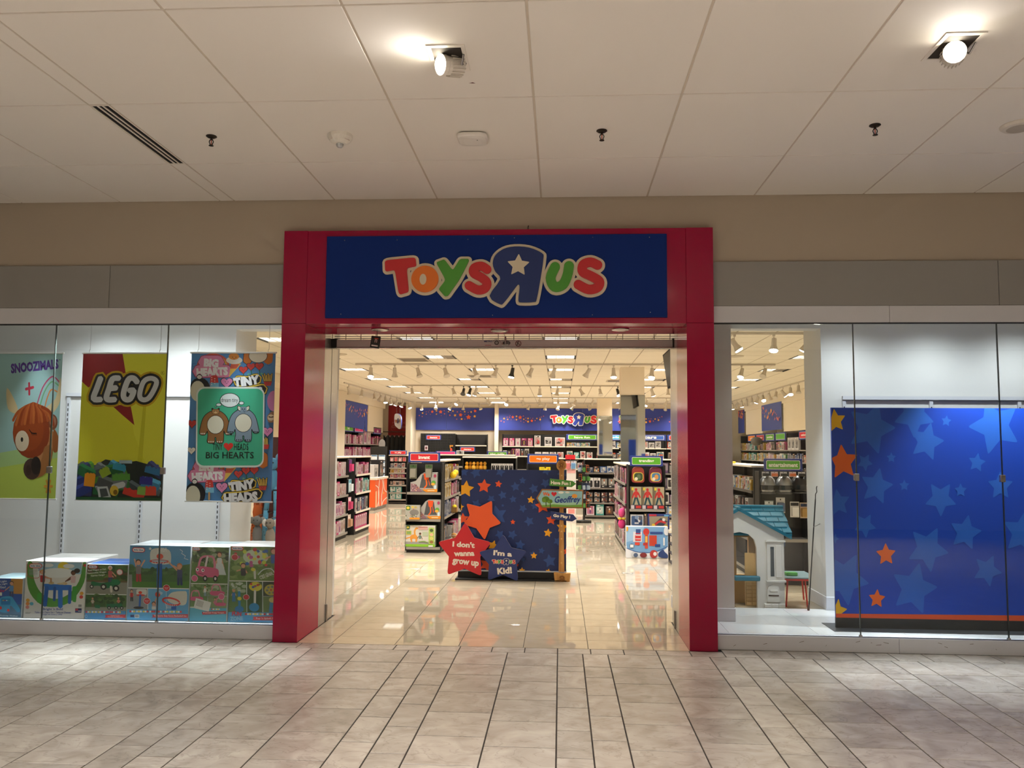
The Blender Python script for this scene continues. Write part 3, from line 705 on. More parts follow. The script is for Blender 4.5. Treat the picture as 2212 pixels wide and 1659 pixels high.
# rolling grille, wound up: bottom bar, rods and links
o = thing('rolling_grille', 'rolled-up grey metal security grille across the entrance top', 'grille', (-.55, .75, 2.588))
MB().bevbox(-1.63, 1.625, -.03, .03, 0, .078, mat('#d4ccc6', .4, 0), .004).bevbox(-1.63, 1.625, -.04, .04, -.006, .004, M_SILVER, .002).obj('bottom_bar', o)
for z in (.092, .112, .135): MB().tube((-1.63, 0, z), (1.625, 0, z), .004, M_STEEL, 6).obj('rod', o)
for k in range(22): x = -1.52+k*.1475; MB().box(x-.003, x+.003, -.004, .004, .08, .14, M_STEEL).obj('link', o)
MB().bevbox(.018, .034, -.06, -.03, .03, .10, M_SILVER, .003).box(-.01, .06, -.062, -.03, .02, .03, M_SILVER).obj('pull_handle', o)
MB().box(-1.648, -1.60, -.045, .045, -.004, .085, M_DARK).obj('end_cap', o); MB().box(1.597, 1.645, -.045, .045, -.004, .085, M_DARK).obj('end_cap', o)
pr = Print((1045, 738), (1115, 738), (1045, 752), (1115, 752), .37, .072, -.18, -.031, .003, .0002)
pr.text('METRO', 1053, 741, 15, 3, '#22367a', .03).line([(1047, 748), (1058, 748)], .8, '#b0302a', False).el(1068, 743.5, 4.2, 4.2, '#4b4744').el(1068, 743.5, 2.6, 2.6, '#a8a29c')
pr.line(ell(1068, 743.5, 6.4, 6.4, 0, 8, 200, 280), .7, '#4b4744', False).line(ell(1068, 743.5, 6.4, 6.4, 0, 8, 300, 350), .7, '#4b4744', False)
pr.el(1086, 744, 7, 4, '#66615d').el(1086, 744, 5, 2.6, '#98928d').el(1107, 745, 5.6, 5.6, '#6e2a24').el(1107, 745, 4.6, 4.6, '#b9b2ac').line([(1103.5, 741.5), (1110.5, 748.5)], 1, '#5d211c', False).line([(1107, 741), (1106, 745), (1104, 749)], 1.2, '#2f2a28', False)
pr.obj('sticker', o)

# ---------------------------------------------------------------- hanging posters behind the left glass
def poster(label, cx, wd, z0, z1, y=.25):
    o = thing('poster', label, 'poster', (cx, y, 0), 0, 'posters hung in the left window')
    MB().box(-wd/2, wd/2, .0, .0015, z0, z1, '#d8d6d2').obj('sheet', o)
    for z in (z0, z1): MB().bevbox(-wd/2-.012, wd/2+.012, -.006, .006, z-.007, z+.007, mat('#e3e3e1', .3), .002).obj('rail', o)
    for s in (-1, 1):
        x = s*wd*.42; MB().path([(x, 0, z1+.004), (x-.008, 0, z1+.012), (x-.006, 0, z1+.03), (x, 0, z1+.028), (x+.004, 0, 3.0)], .002, mat('#b7b3ae', .4), 5).obj('wire', o)
    return o
K = '#1a1a1c'; Wt = '#e9e7e4'
# (a) plush cow poster (only its right half is in view)
Q = dict(tl=(-470, 368), tr=(458, 370), bl=(-560, 1492), br=(378, 1497))
o = poster('pale blue and green poster of a sleepy brown plush cow', -4.975, .80, 1.142, 2.478)
p = Print(Q['tl'], Q['tr'], Q['bl'], Q['br'], .80, 1.336, -.40, -.0005, 1.142, .00003, (-600, 360, 470, 1500))
p.poly([(-600, 360), (470, 360), (470, 1500), (-600, 1500)], '#9ec4c4'); p.poly([(-600, 1230), (470, 1130), (470, 1500), (-600, 1500)], '#b9cf5e'); p.poly([(-600, 1180), (470, 1060), (470, 1180), (-600, 1290)], '#a9cb8a')
p.text('SNOOZIMALS', 146, 472, 530, 78, '#5d3f93', .05, -4); p.text('TM', 422, 422, 20, 10, '#555')
p.line([(85, 605), (88, 690)], 22, '#b93a4e'); p.line([(50, 650), (130, 636)], 22, '#b93a4e')
for k, c in ((0, '#b94a72'), (34, '#6fae7c'), (86, '#d98a4e')): p.line([(165+k*1.1, 790), (235+k*.6, 640+k*.9), (330, 556+k*1.15), (395, 575+k*1.1), (470, 650+k*.6)], 12, c)
p.poly(smooth([(270, 800), (380, 720), (430, 560), (440, 690), (400, 790), (300, 860)], True), '#d8c59a'); p.poly(smooth([(-60, 760), (-160, 640), (-150, 800), (-40, 840)], True), '#d8c59a')
p.el(342, 905, 60, 62, '#7d4a33').el(350, 900, 36, 42, '#a8735a')
p.poly(smooth([(290, 940), (360, 1000), (330, 1190), (200, 1270), (120, 1200), (250, 1000)], True), '#b88052'); p.poly(smooth([(360, 960), (420, 1040), (400, 1130), (350, 1120)], True), '#9a5a2e')
p.el(110, 985, 205, 200, '#8d3c1e').el(80, 970, 170, 160, '#99451f')
for i in range(15): t = -150+i*32; p.line([(110+t*.4, 760+abs(t-60)*.12), (80+t*.8, 830), (60+t, 890+(i*37) % 40)], 26, ('#a9542a', '#b5622f', '#943f1c')[i % 3])
p.el(10, 1050, 76, 80, '#d9c8ae').el(8, 1040, 14, 18, K); p.line([(90, 965), (120, 990), (168, 992)], 7, K)
for a in range(4): p.line([(112+a*16, 988), (122+a*16, 1006)], 4, K, False)
p.line([(300, 1130), (250, 1250), (130, 1290)], 105, '#9f6a3d'); p.el(120, 1265, 95, 82, '#4d3a33').el(165, 1240, 55, 70, '#2a2422').el(80, 1275, 30, 40, '#3c2c26')
for a in (0, 60, 120): p.line([(302+42*cos(radians(a)), 1398+50*sin(radians(a))), (302-42*cos(radians(a)), 1398-50*sin(radians(a)))], 20, '#d49a3e', False)
p.obj('print', o)
# (b) brick toy poster
o = poster('lime and red poster with white bubble logo over a heap of plastic bricks', -3.985, .790, 1.142, 2.478)
p = Print((640, 367), (1287, 367), (592, 1500), (1255, 1500), .79, 1.336, -.395, -.0005, 1.142, .00003, (585, 360, 1292, 1505))
p.poly([(580, 360), (1300, 360), (1300, 1510), (580, 1510)], '#dcd93a'); p.poly([(944, 367), (1287, 367), (1262, 1500), (1040, 1000)], '#e4e244'); p.poly([(1120, 640), (1140, 640), (1100, 1300), (1060, 1300)], '#ccc92e')
p.poly([(636, 360), (944, 360), (970, 520), (680, 635), (620, 590)], '#8d1f22').poly([(860, 770), (1010, 770), (1042, 926), (950, 850)], '#8d1f22')
_o = smooth([(1162, 562), (1108, 592), (1080, 690), (1102, 728), (1150, 716), (1196, 640), (1208, 584)], True); OO = _o+[_o[0]]
ST = [[(775, 566), (748, 640), (722, 722), (775, 728)], [(915, 562), (868, 570), (842, 645), (822, 712), (840, 730), (885, 728)], [(852, 642), (893, 638)], [(1058, 590), (1030, 562), (990, 576), (955, 680), (968, 724), (1008, 722), (1034, 660), (1004, 658)], OO]
for q, c in ((112, '#c6a21d'), (82, K), (44, '#d6d8dc')):
    for s in ST: p.line(s, q-(6 if s is OO else 0), c, s is not OO)
p.text('R', 1256, 521, 12, 14, '#8a7d1c').line(ell(1256, 521, 14, 14, 0, 12), 2.5, '#8a7d1c', False)
rng = random.Random(4)
p.poly([(585, 1320), (700, 1260), (820, 1190), (960, 1215), (1060, 1200), (1170, 1230), (1270, 1280), (1290, 1510), (585, 1510)], '#1f2a26')
BR = ['#22306b', '#2c6b36', '#4f8a36', '#5f6a70', '#3f4a50', '#2b2f55', '#3a7fa5', '#1f5c33', '#454a4d', '#6d747a', '#2e3560']
for i in range(34):
    x = rng.uniform(610, 1230); y = rng.uniform(1245, 1440)+abs(x-940)*.05; a = rng.uniform(-.6, .6); c = BR[i % len(BR)]; l = rng.uniform(45, 75); h = rng.uniform(24, 36)
    R = lambda u, v: (x+u*cos(a)-v*sin(a), y+u*sin(a)+v*cos(a))
    p.poly([R(-l, -h), R(l, -h), R(l, h), R(-l, h)], c)
    hx = '#'+''.join('%02x' % min(255, int(int(c[j:j+2], 16)*1.35+14)) for j in (1, 3, 5)); p.poly([R(-l, -h), R(l, -h), R(l*.8, -h*1.7), R(-l*.8, -h*1.7)], hx)
    for s in (-.55, 0, .55): q = R(l*s, -h*1.45); p.el(q[0], q[1], 11, 8, hx, 0, 8)
for x, y, l, h, a, c in ((700, 1350, 42, 48, .1, '#d58a1f'), (1045, 1450, 85, 26, .3, '#c3352a'), (1170, 1430, 50, 32, 0, '#c8402c'), (1105, 1430, 32, 28, .1, '#7fa548'), (945, 1325, 70, 24, -.05, '#55923c'), (1140, 1352, 50, 28, .1, '#2f2f86'), (1190, 1275, 60, 24, .25, '#2f6f9d'), (820, 1290, 40, 30, -.5, '#90a832'), (930, 1250, 50, 22, .2, '#2f8fb0')):
    R = lambda u, v: (x+u*cos(a)-v*sin(a), y+u*sin(a)+v*cos(a)); p.poly([R(-l, -h), R(l, -h), R(l, h), R(-l, h)], c)
    for s in (-.5, .1, .6): q = R(l*s, -h); p.el(q[0], q[1], 12, 9, c, 0, 8)
p.poly([(760, 1400), (840, 1395), (870, 1480), (775, 1498)], '#b9bdbf').poly([(778, 1415), (832, 1410), (850, 1468), (790, 1480)], '#40484a').line([(890, 1400), (960, 1380)], 44, '#c3c7c9').el(893, 1428, 34, 40, '#d2b13c').el(903, 1440, 17, 20, '#7d5c14')
p.rect(930, 1195, 1030, 1220, '#9fb6c2'); p.rect(585, 1478, 1260, 1510, '#1e4a2a'); p.obj('print', o)
# (c) cartoon animals poster
o = poster('blue doodle poster with a turquoise panel of two round-bellied animals', -2.968, .78, 1.140, 2.482)
p = Print((1491, 368), (2128, 365), (1458, 1505), (2108, 1515), .78, 1.342, -.39, -.0005, 1.14, .00003, (1450, 360, 2135, 1520))
p.poly([(1440, 360), (2140, 360), (2140, 1520), (1440, 1520)], '#4f86bd')
rng = random.Random(8)
def oline(pts, wd, c): p.line(pts, wd+7, K); p.line(pts, wd, c)
def face(x, y, s): p.el(x-.35*s, y-.1*s, .1*s, .12*s, K, 0, 8); p.el(x+.35*s, y-.1*s, .1*s, .12*s, K, 0, 8); p.line([(x-.22*s, y+.2*s), (x, y+.34*s), (x+.22*s, y+.2*s)], .08*s, K)
def hrt(x, y, s, c): p.poly(heart(x, y, s*1.12), K); p.poly(heart(x, y, s), c); face(x, y-.05*s, s*.7)
for dy in (0, 802):
    dx = -dy*.034
    for i in range(9): x = rng.uniform(1500, 2080)+dx; y = rng.uniform(400, 640)+dy; p.line(ell(x, y, 16, 14, 0, 8, 0, 300), 3.5, '#2b5f9e')
    for i, c in enumerate(('#c8553c', '#d9a23c', '#7fb0cf')): p.line(ell(1655+dx, 475+dy, 118-i*15, 95-i*15, 0, 16, 180, 360), 14, c)
    for wd, c in ((60, '#8d2f55'), (50, '#d884a8')):
        p.line([(1590+dx, 440+dy), (1690+dx, 440+dy)], wd+50, c); p.line([(1545+dx, 512+dy), (1755+dx, 510+dy)], wd+44, c)
    p.text('BIG', 1640+dx, 447+dy, 112, 66, '#f0eef0', .07, 4); p.text('HEARTS', 1648+dx, 515+dy, 240, 66, '#f0eef0', .07, -3)
    p.poly([(1795+dx, 440+dy), (1775+dx, 560+dy), (1868+dx, 452+dy)], '#e0b95a')
    for i in range(4): p.poly([(1790+dx+i*16, 455+dy), (1806+dx+i*16, 455+dy), (1796+dx+i*12, 490+dy), (1784+dx+i*12, 490+dy)], '#c85a44')
    p.el(1815+dx, 425+dy, 62, 30, '#efe9df').el(1812+dx, 395+dy, 40, 26, '#d78a3c'); face(1815+dx, 405+dy, 36)
    p.line([(1920+dx, 372+dy), (1915+dx, 425+dy)], 70, K); p.line([(1920+dx, 372+dy), (1915+dx, 425+dy)], 62, '#c4702c'); p.line([(2075+dx, 372+dy), (2072+dx, 425+dy)], 66, '#c4702c'); p.el(1995+dx, 390+dy, 72, 56, K).el(1995+dx, 390+dy, 68, 52, '#e9e0cb')
    for q, (x, y) in enumerate(((1885, 498), (1943, 472), (2005, 470))):
        p.line([(x+dx, y+20+dy), (x+6+dx, y+70+dy)], 7, '#2f7a55'); p.el(x-18+dx, y+62+dy, 9, 8, '#6fb08c').el(x+20+dx, y+60+dy, 9, 8, '#6fb08c'); hrt(x+dx, y+dy, 32, '#c8403c')
    hrt(1760+dx, 598+dy, 44, '#e38fbd')
    p.poly(rounded([(1635+dx, 545+dy), (1690+dx, 540+dy), (1702+dx, 640+dy), (1632+dx, 640+dy)], .3), '#c63a36'); p.rect(1636+dx, 600+dy, 1700+dx, 640+dy, '#7fc0e0')
    for i in range(7): p.el(1646+dx+(i*23) % 46, 560+dy+i*9, 4, 4, '#f3ece6', 0, 8)
    p.line([(1664+dx, 640+dy), (1664+dx, 690+dy)], 14, '#c79a62')
    p.el(1555+dx, 650+dy, 80, 90, K).el(1540+dx, 665+dy, 56, 80, '#d8d3bd').el(1552+dx, 553+dy, 22, 20, K, 0, 12).el(1552+dx, 556+dy, 18, 15, '#eeeae4', 0, 12); face(1552+dx, 556+dy, 16)
    for wd, c in ((92, K), (84, '#e0c04a'), (66, K)): p.line([(1850+dx, 585+dy), (1920+dx, 590+dy), (1985+dx, 570+dy)], wd, c)
    p.text('TINY', 1912+dx, 590+dy, 200, 82, '#eef0f4', .07, -8)
    for wd, c in ((96, K), (86, '#e0c04a'), (66, K)): p.line([(1800+dx, 678+dy), (1920+dx, 672+dy), (2030+dx, 650+dy)], wd, c)
    p.text('HEADS', 1905+dx, 678+dy, 260, 80, '#eef0f4', .07, -4)
    p.poly([(2038+dx, 585+dy), (2104+dx, 585+dy), (2094+dx, 622+dy), (2050+dx, 622+dy)], '#c8403c'); face(2070+dx, 604+dy, 22)
    for i in range(6): oline([(2046+dx+i*10, 585+dy), (2032+dx+i*14, 540+dy-(i % 2)*10)], 7, '#e8c45a')
p.poly(smooth([(2070, 860), (2110, 820), (2130, 850), (2125, 900), (2085, 905)], True), '#8f6b4f'); p.el(2100, 868, 26, 24, '#d8c4a4'); p.line([(2085, 862), (2096, 866)], 9, '#5b3f2c'); p.line([(2104, 866), (2116, 862)], 9, '#5b3f2c')
hrt(2075, 975, 40, '#d98abb'); hrt(1500, 915, 34, '#c8403c'); hrt(1498, 1120, 30, '#e6ddd0'); p.el(2120, 740, 50, 80, '#c77fb0'); p.poly([(2030, 1120), (2075, 1150), (2080, 1240), (2020, 1250)], '#c4702c')
for i in range(5): oline([(2040+i*9, 1075), (2030+i*11, 1030-(i % 2)*8)], 6, '#e8c45a')
p.poly([(2040, 1075), (2090, 1075), (2082, 1110), (2046, 1110)], '#c8403c')
p.rrect(1532, 632, 2050, 1250, 62, '#dfe8e4'); p.rrect(1543, 645, 2040, 1236, 52, '#3fb08c')
p.el(1787, 735, 77, 57, K).el(1787, 735, 72, 52, '#e3ecee'); p.text('dream tiny', 1785, 738, 128, 44, '#2a2f30', 0)
for x, y, a, b in ((1703, 770, 22, 14), (1680, 786, 8, 6), (1876, 757, 21, 15)): p.el(x, y, a, b, K, 0, 12).el(x, y, a-4, b-4, '#e3ecee', 0, 12)
def beast(x, y, c, hd):
    b = smooth([(x-30, y-118), (x-90, y-70), (x-118, y+30), (x-112, y+60), (x-78, y+60), (x-62, y+30), (x-55, y+70), (x-58, y+120), (x-8, y+122), (x-6, y+85), (x+8, y+85), (x+12, y+120), (x+58, y+118), (x+62, y+30), (x+82, y+60), (x+116, y+55), (x+112, y+20), (x+85, y-70), (x+30, y-118)], True)
    p.poly(offs(b, 5), K); p.poly(b, c); p.el(x, y-15, 66, 73, K).el(x, y-15, 62, 69, '#e3e0cd')
    for s in (-1, 1):
        for q in (-16, 0, 16): p.el(x+s*33+q, y+116, 5, 6, '#e9e4da' if not hd else K, 0, 6); p.el(x+s*96+q*.8, y+54, 5, 6, '#e9e4da' if not hd else K, 0, 6)
    if not hd: p.el(x-24, y-135, 9, 9, K, 0, 8).el(x+24, y-135, 9, 9, K, 0, 8).rrect(x-29, y-136, x+29, y-96, 14, K).rrect(x-26, y-133, x+26, y-98, 12, '#b08252'); face(x, y-116, 24); p.el(x, y-108, 12, 8, '#d6b184', 0, 10)
    else:
        for s in (-1, 1): p.poly(smooth([(x+s*18, y-135), (x+s*45, y-148), (x+s*44, y-118), (x+s*20, y-105)], True), K); p.poly(smooth([(x+s*20, y-132), (x+s*41, y-143), (x+s*40, y-120), (x+s*22, y-110)], True), '#dcdccb')
        p.rrect(x-24, y-140, x+24, y-96, 14, '#8296a8'); p.el(x-9, y-122, 4, 5, K, 0, 8).el(x+9, y-122, 4, 5, K, 0, 8); p.line([(x, y-118), (x+2, y-104), (x+10, y-100), (x+12, y-108)], 7, '#62788c')
        p.line([(x-66, y+75), (x-90, y+72)], 6, '#6f8598'); p.star(x-92, y+72, 12, K)
beast(1680, 938, '#96683c', 0); beast(1892, 925, '#8296a8', 1)
p.text('TINY', 1698, 1093, 76, 52, '#10201c', .01); p.poly(heart(1781, 1090, 37), '#d8302a'); p.text('HEADS', 1878, 1093, 110, 52, '#10201c', .01); p.text('BIG HEARTS', 1792, 1157, 364, 50, '#10201c', .015)
p.obj('print', o)

# ---------------------------------------------------------------- star panel behind the right glass
o = thing('window_panel', 'large blue display panel covered with stars on a black foot', 'display panel', (2.36, .32, .12))
PW = 2.35
MB().box(0, PW, 0, .022, .09, 1.89, '#1d3a86').obj('board', o)
MB().box(0, PW, -.002, .026, 0, .09, mat('#141413', .5)).obj('foot', o)
MB().prism([(-.06, 0), (PW+.06, 0), (PW+.06, .004), (-.06, .004)], -.14, .2, mat('#2b2c30', .35)).obj('base_plate', o)
p = Print((80, 1075), (2108, 1082), (110, 2000), (2108, 2000), 1, 1)
# picture units: photo pixels
p = Print((1797, 881), (2472, 883), (1811, 1355), (2480, 1360), PW, 1.89, 0, -.0003, 0, .00003, (1790, 878, 2480, 1338))
p.poly([(1790, 870), (2485, 870), (2485, 1345), (1790, 1345)], '#1a44b0')
LB = '#2b62c2'
for x, y, r, a in ((1895, 925, 62, 18), (2000, 897, 52, 180), (2078, 910, 13, 8), (2195, 920, 66, -20), (1944, 990, 12, 0), (2030, 955, 44, 15), (2150, 1000, 22, 10), (1908, 1052, 42, 12), (1975, 1050, 13, 0), (1815, 1088, 31, -8), (1880, 1136, 28, 175), (2062, 1078, 40, 180), (1806, 1165, 12, 20), (2030, 1185, 52, 172), (1832, 1250, 60, 172), (1996, 1270, 58, 14), (2205, 1050, 32, 0), (1880, 1000, 20, 30), (2255, 1150, 50, 10), (2330, 960, 60, 0), (2400, 1200, 60, 20), (2290, 1280, 34, 0), (2120, 1150, 40, 12), (2170, 1230, 36, 170), (2110, 1060, 16, 0)): p.star(x, y, r, LB, a)
for x, y, r, a, c in ((1808, 910, 27, -8, '#f0b722'), (1826, 1000, 40, -6, '#ef6a26'), (1930, 1198, 25, -2, '#ef6a26'), (1908, 1292, 21, 4, '#ef6a26'), (1812, 1318, 26, 10, '#f0b722'), (2350, 1080, 30, 0, '#ef6a26')): p.star(x, y, r, c, a)
p.rect(1790, 1324, 2485, 1345, '#e8592a'); p.obj('print', o)
# ---------------------------------------------------------------- toy cartons on the left platform
BY = .07
def carton(label, x0, x1, z1, depth, side='#e9e9ea', topc='#dfe7ee', h0=.12):
    o = thing('toy_carton', label, 'box', (x0, BY, h0), 0, 'large toy cartons in the left window')
    W = x1-x0; H = z1-h0
    MB().bevbox(0, W, 0, depth, 0, H, mat(side, .4), .004).obj('carton', o)
    t = MB(); t.add([(.01, .006, H+.0006), (W-.01, .006, H+.0006), (W-.01, depth-.006, H+.0006), (.01, depth-.006, H+.0006)], [(0, 1, 2, 3)], topc); t.add([(.01, depth*.49, H+.001), (W-.01, depth*.49, H+.001), (W-.01, depth*.52, H+.001), (.01, depth*.52, H+.001)], [(0, 1, 2, 3)], '#c9ced2')
    t.obj('top_print', o); return o, W, H
def cprint(W, H, tl, tr, bl, br): return Print(tl, tr, bl, br, W-.008, H-.008, .004, -.0003, .004, .00004, (min(tl[0], bl[0]), min(tl[1], tr[1]), max(tr[0], br[0]), max(bl[1], br[1])))
def brand(p, x, y, w): p.rrect(x-w/2, y-w*.2, x+w/2, y+w*.2, w*.19, '#c3252f'); p.rrect(x-w*.44, y-w*.145, x+w*.44, y+w*.145, w*.14, '#f2eef0'); p.text('little tikes', x, y, w*.74, w*.15, '#274a8f', .03)
def flags(p, x0, x1, y, h):
    c = ['#c83a35', '#f2f0ee', '#e5c84e', '#f2f0ee', '#c83a35']; n = int((x1-x0)/(h*3.4))
    for i in range(n):
        for j in range(3): a = x0+i*h*3.4+j*h; p.rect(a, y, a+h*.94, y+h, c[(i+j) % 5])
def foliage(p, x0, y0, x1, y1, cs, n, seed, r=30):
    g = random.Random(seed)
    for i in range(n): p.el(g.uniform(x0, x1), g.uniform(y0, y1), g.uniform(.4, 1)*r, g.uniform(.3, .7)*r, cs[i % len(cs)], 0, 8)
SK, SKD = '#d9a184', '#6d4230'
# A walker
o, W, H = carton('blue carton of an activity walker toy cut by the left edge', -5.02, -4.715, .463, .30, '#d6dde4', '#b7d8e2')
p = cprint(W, H, (-30, 660), (207, 660), (-40, 990), (195, 990)); p.rect(-60, 640, 240, 1000, '#3f5ea8'); p.rect(120, 660, 210, 790, '#c8934e'); p.rect(-60, 880, 240, 1000, '#4d6f8c')
p.text('Red Light', 45, 690, 90, 20, '#e8eef4', .02, -8).text('Green Light', 45, 712, 100, 18, '#e8eef4', .02, -8).text('Go!', 60, 735, 44, 20, '#e8eef4', .02).text('100+', 40, 768, 70, 28, '#c2355c', .04)
p.rect(-40, 840, 24, 860, '#5fae8c').rect(16, 780, 56, 808, '#e8f0ea'); p.kid(125, 700, 24, SK, '#5d4030', '#5f94c8', '#3f4f78', (-1.9, 1.4), (-.6, 1.5))
p.poly(smooth([(55, 820), (120, 812), (150, 850), (190, 925), (170, 945), (120, 890), (110, 945), (40, 940), (38, 860)], True), '#4aa6d8').rrect(50, 830, 118, 885, 8, '#2f7fc0'); 
for i, c in enumerate(('#e8c43a', '#d8483c', '#f0f0f0', '#58b070')): p.el(66+i*13, 848, 5, 5, c, 0, 8)
p.el(48, 912, 10, 14, '#d83a34').el(104, 930, 10, 12, '#d83a34').rect(-40, 962, 240, 1000, '#33586e').text('Learning Lane Activity Walker', 50, 975, 250, 14, '#e3e8ea', .01, 2); p.obj('front_print', o)
# B table and chairs
o, W, H = carton('white carton with two children at a blue table', -4.70, -4.148, .617, .52, '#ebe9e6', '#e8e6e2')
p = cprint(W, H, (228, 535), (645, 540), (198, 992), (648, 1000)); p.rect(190, 520, 660, 1010, '#e4e2df')
p.poly(smooth([(235, 560), (238, 760), (320, 880), (440, 905), (560, 850), (640, 700), (645, 545), (625, 545), (600, 700), (520, 810), (420, 840), (330, 790), (280, 680), (270, 550)], True), '#4f8f35'); p.rect(310, 545, 616, 640, '#9cc4dc')
p.el(490, 580, 42, 40, '#e8d23c').el(378, 568, 40, 16, '#eef2f4').el(525, 575, 40, 18, '#eef2f4').el(450, 630, 120, 40, '#eef2f4').el(345, 640, 60, 30, '#eef2f4')
brand(p, 292, 574, 94); p.line([(232, 560), (232, 640), (255, 668), (315, 668), (322, 600)], 4, '#b8323c')
for i in range(6): p.rect(245, 604+i*8, 305, 607+i*8, '#9a9aa2')
p.poly(rounded([(300, 800), (330, 790), (345, 870), (300, 872)]), '#49a03c').poly(rounded([(555, 740), (592, 735), (588, 868), (560, 862)]), '#3f9a3a')
p.kid(342, 625, 28, SK, '#c79a55', '#b02a30', '#d8d2c8', (1.4, .6), (1.9, .7)); p.kid(560, 630, 28, SKD, '#1f1714', '#d9b8bc', '#3d332f', (-1.9, 1.3), (-1.5, 1.1), 0)
p.el(585, 612, 22, 20, '#1f1714', 0, 10)
p.poly(rounded([(352, 718), (552, 728), (548, 770), (360, 770)], .1), '#2a6fc8'); p.line([(372, 750), (360, 890)], 30, '#2460b4', False).line([(470, 760), (474, 900)], 34, '#2a6fc8', False).line([(540, 750), (540, 870)], 24, '#2460b4', False).line([(430, 750), (428, 850)], 20, '#1f549c', False)
p.el(405, 712, 20, 12, '#cdb48a').el(500, 716, 20, 12, '#d2b58c'); p.line([(402, 706), (402, 676)], 12, '#b98e5c'); p.el(475, 718, 30, 8, '#d8c49c')
for x, y, c in ((234, 852, '#dca23c'), (232, 880, '#d98a44'), (262, 880, '#58a8c4'), (230, 908, '#d88a84'), (626, 795, '#dca23c'), (624, 824, '#c83a34')): p.el(x, y, 14, 14, c)
p.text("Bright 'n Bold", 420, 925, 145, 24, '#2c3f94', .02).text('Table and Chairs Set • Table et Chaises', 418, 949, 268, 15, '#3b4a94', .01).text('Juego de mesa y sillas', 415, 967, 150, 13, '#3b4a94', .01)
p.rect(584, 916, 632, 950, '#27305e').rect(586, 918, 606, 934, '#b8333a').rect(606, 936, 630, 940, '#e9e9e9').rect(606, 884, 630, 906, '#bdbdbd')
for i in range(6): p.rect(608+i*4, 886, 610+i*4, 903, '#333')
p.rect(215, 948, 258, 952, '#aaa').rect(215, 956, 250, 960, '#aaa').el(640, 568, 12, 12, '#c83a34', 0, 10); p.obj('front_print', o)
# C tractor
o, W, H = carton('blue and white carton showing a child on a green ride-on tractor', -4.142, -3.768, .597, .36, '#d8dde2', '#2f62b0')
p = cprint(W, H, (680, 565), (1000, 560), (655, 1000), (978, 1005)); p.rect(640, 540, 1010, 1010, '#56703a'); p.rect(640, 700, 1010, 800, '#8d8b80'); foliage(p, 660, 570, 1000, 690, ['#3c5a2c', '#4a6a34', '#2f4a26', '#66803e', '#5a4a34'], 60, 2, 32); p.rect(640, 690, 1010, 704, '#6d5a3e')
p.kid(860, 590, 26, SK, '#e6e2de', '#b85a5a', '#39456e', (.9, 1.6), (1.7, 1.3)); p.poly(smooth([(715, 700), (790, 712), (930, 690), (930, 720), (880, 740), (820, 755), (770, 735), (715, 735)], True), '#1f6b45').poly([(870, 680), (925, 680), (930, 718), (868, 722)], '#23754b')
for x, y, r in ((712, 742, 16), (806, 742, 24), (905, 752, 26)): p.el(x, y, r, r, '#22221f').el(x, y, r*.5, r*.5, '#d8d4cc')
p.line([(865, 740), (868, 780)], 18, '#d8cfc4'); brand(p, 722, 583, 76); p.text('Real Wagon or Pull', 755, 608, 140, 16, '#eef0e8', .02, -6).text('Removable Wagon', 755, 630, 150, 15, '#eef0e8', .02, -6).text('Carries Cargo!', 762, 652, 110, 15, '#eef0e8', .02, -6)
p.el(935, 620, 25, 25, '#d86a78').el(935, 620, 20, 20, '#f0e6e6').rect(640, 800, 1010, 806, '#eee'); p.rect(640, 806, 822, 934, '#3f5f32').rect(826, 806, 1010, 934, '#4c6b38')
foliage(p, 660, 812, 980, 870, ['#33502a', '#54703a', '#2b4422'], 36, 3, 26); p.rect(640, 905, 1010, 934, '#8d8b7c'); p.kid(720, 835, 14, SK, '#3a2c24', '#c8bcae', '#6b5a4a'); p.poly([(740, 885), (780, 890), (776, 915), (738, 910)], '#1f6b45').poly([(830, 880), (950, 872), (960, 905), (832, 908)], '#1f6b45'); p.kid(925, 830, 14, SK, '#3a2c24', '#c87a6a', '#39456e', legs=0)
for x in (850, 905, 950): p.el(x, 910, 14, 14, '#22221f').el(x, 910, 6, 6, '#d8d4cc')
p.rect(640, 934, 1010, 1010, '#3f86b8'); flags(p, 664, 975, 937, 14); p.poly([(816, 966), (985, 962), (985, 990), (812, 990), (826, 978)], '#b83038').text("Tractor & Cart", 898, 972, 70, 8, '#f0e8e8').text('Tracteur et remorque', 898, 983, 120, 7, '#f0e8e8').line(ell(668, 978, 10, 10, 0, 12), 2, '#cfe0ec', False); p.obj('front_print', o)
# D basketball
o, W, H = carton('tall blue carton showing two children at a toy basketball hoop', -3.765, -3.212, .767, .40, '#dde3e8', '#e6edf2')
p = cprint(W, H, (1017, 418), (1480, 410), (985, 1008), (1455, 1015)); p.rect(970, 400, 1490, 640, '#4f93c4'); p.rect(970, 600, 1490, 760, '#4f7d38')
p.poly(smooth([(970, 640), (1100, 600), (1200, 625), (1330, 590), (1500, 560), (1500, 690), (970, 700)], True), '#486b3c'); foliage(p, 990, 600, 1480, 640, ['#3c5a36', '#4a6a40', '#55784a'], 40, 5, 30); foliage(p, 985, 560, 1040, 620, ['#4a6a40', '#55784a'], 12, 6, 30); p.rect(1000, 650, 1030, 752, '#8b8f8c')
p.poly(smooth([(1170, 520), (1180, 450), (1250, 432), (1318, 450), (1330, 520), (1310, 560), (1190, 560)], True), '#d3d3d0'); p.text('SWISH!', 1262, 448, 72, 34, '#e9ecee', .02, -8)
p.el(1240, 540, 76, 16, '#c8342e').el(1240, 538, 60, 9, '#a9bccb').el(1245, 500, 26, 22, '#d2432c')
for i in range(6): p.line([(1185+i*22, 548), (1195+i*18, 556)], 3, '#f0f0f0', False)
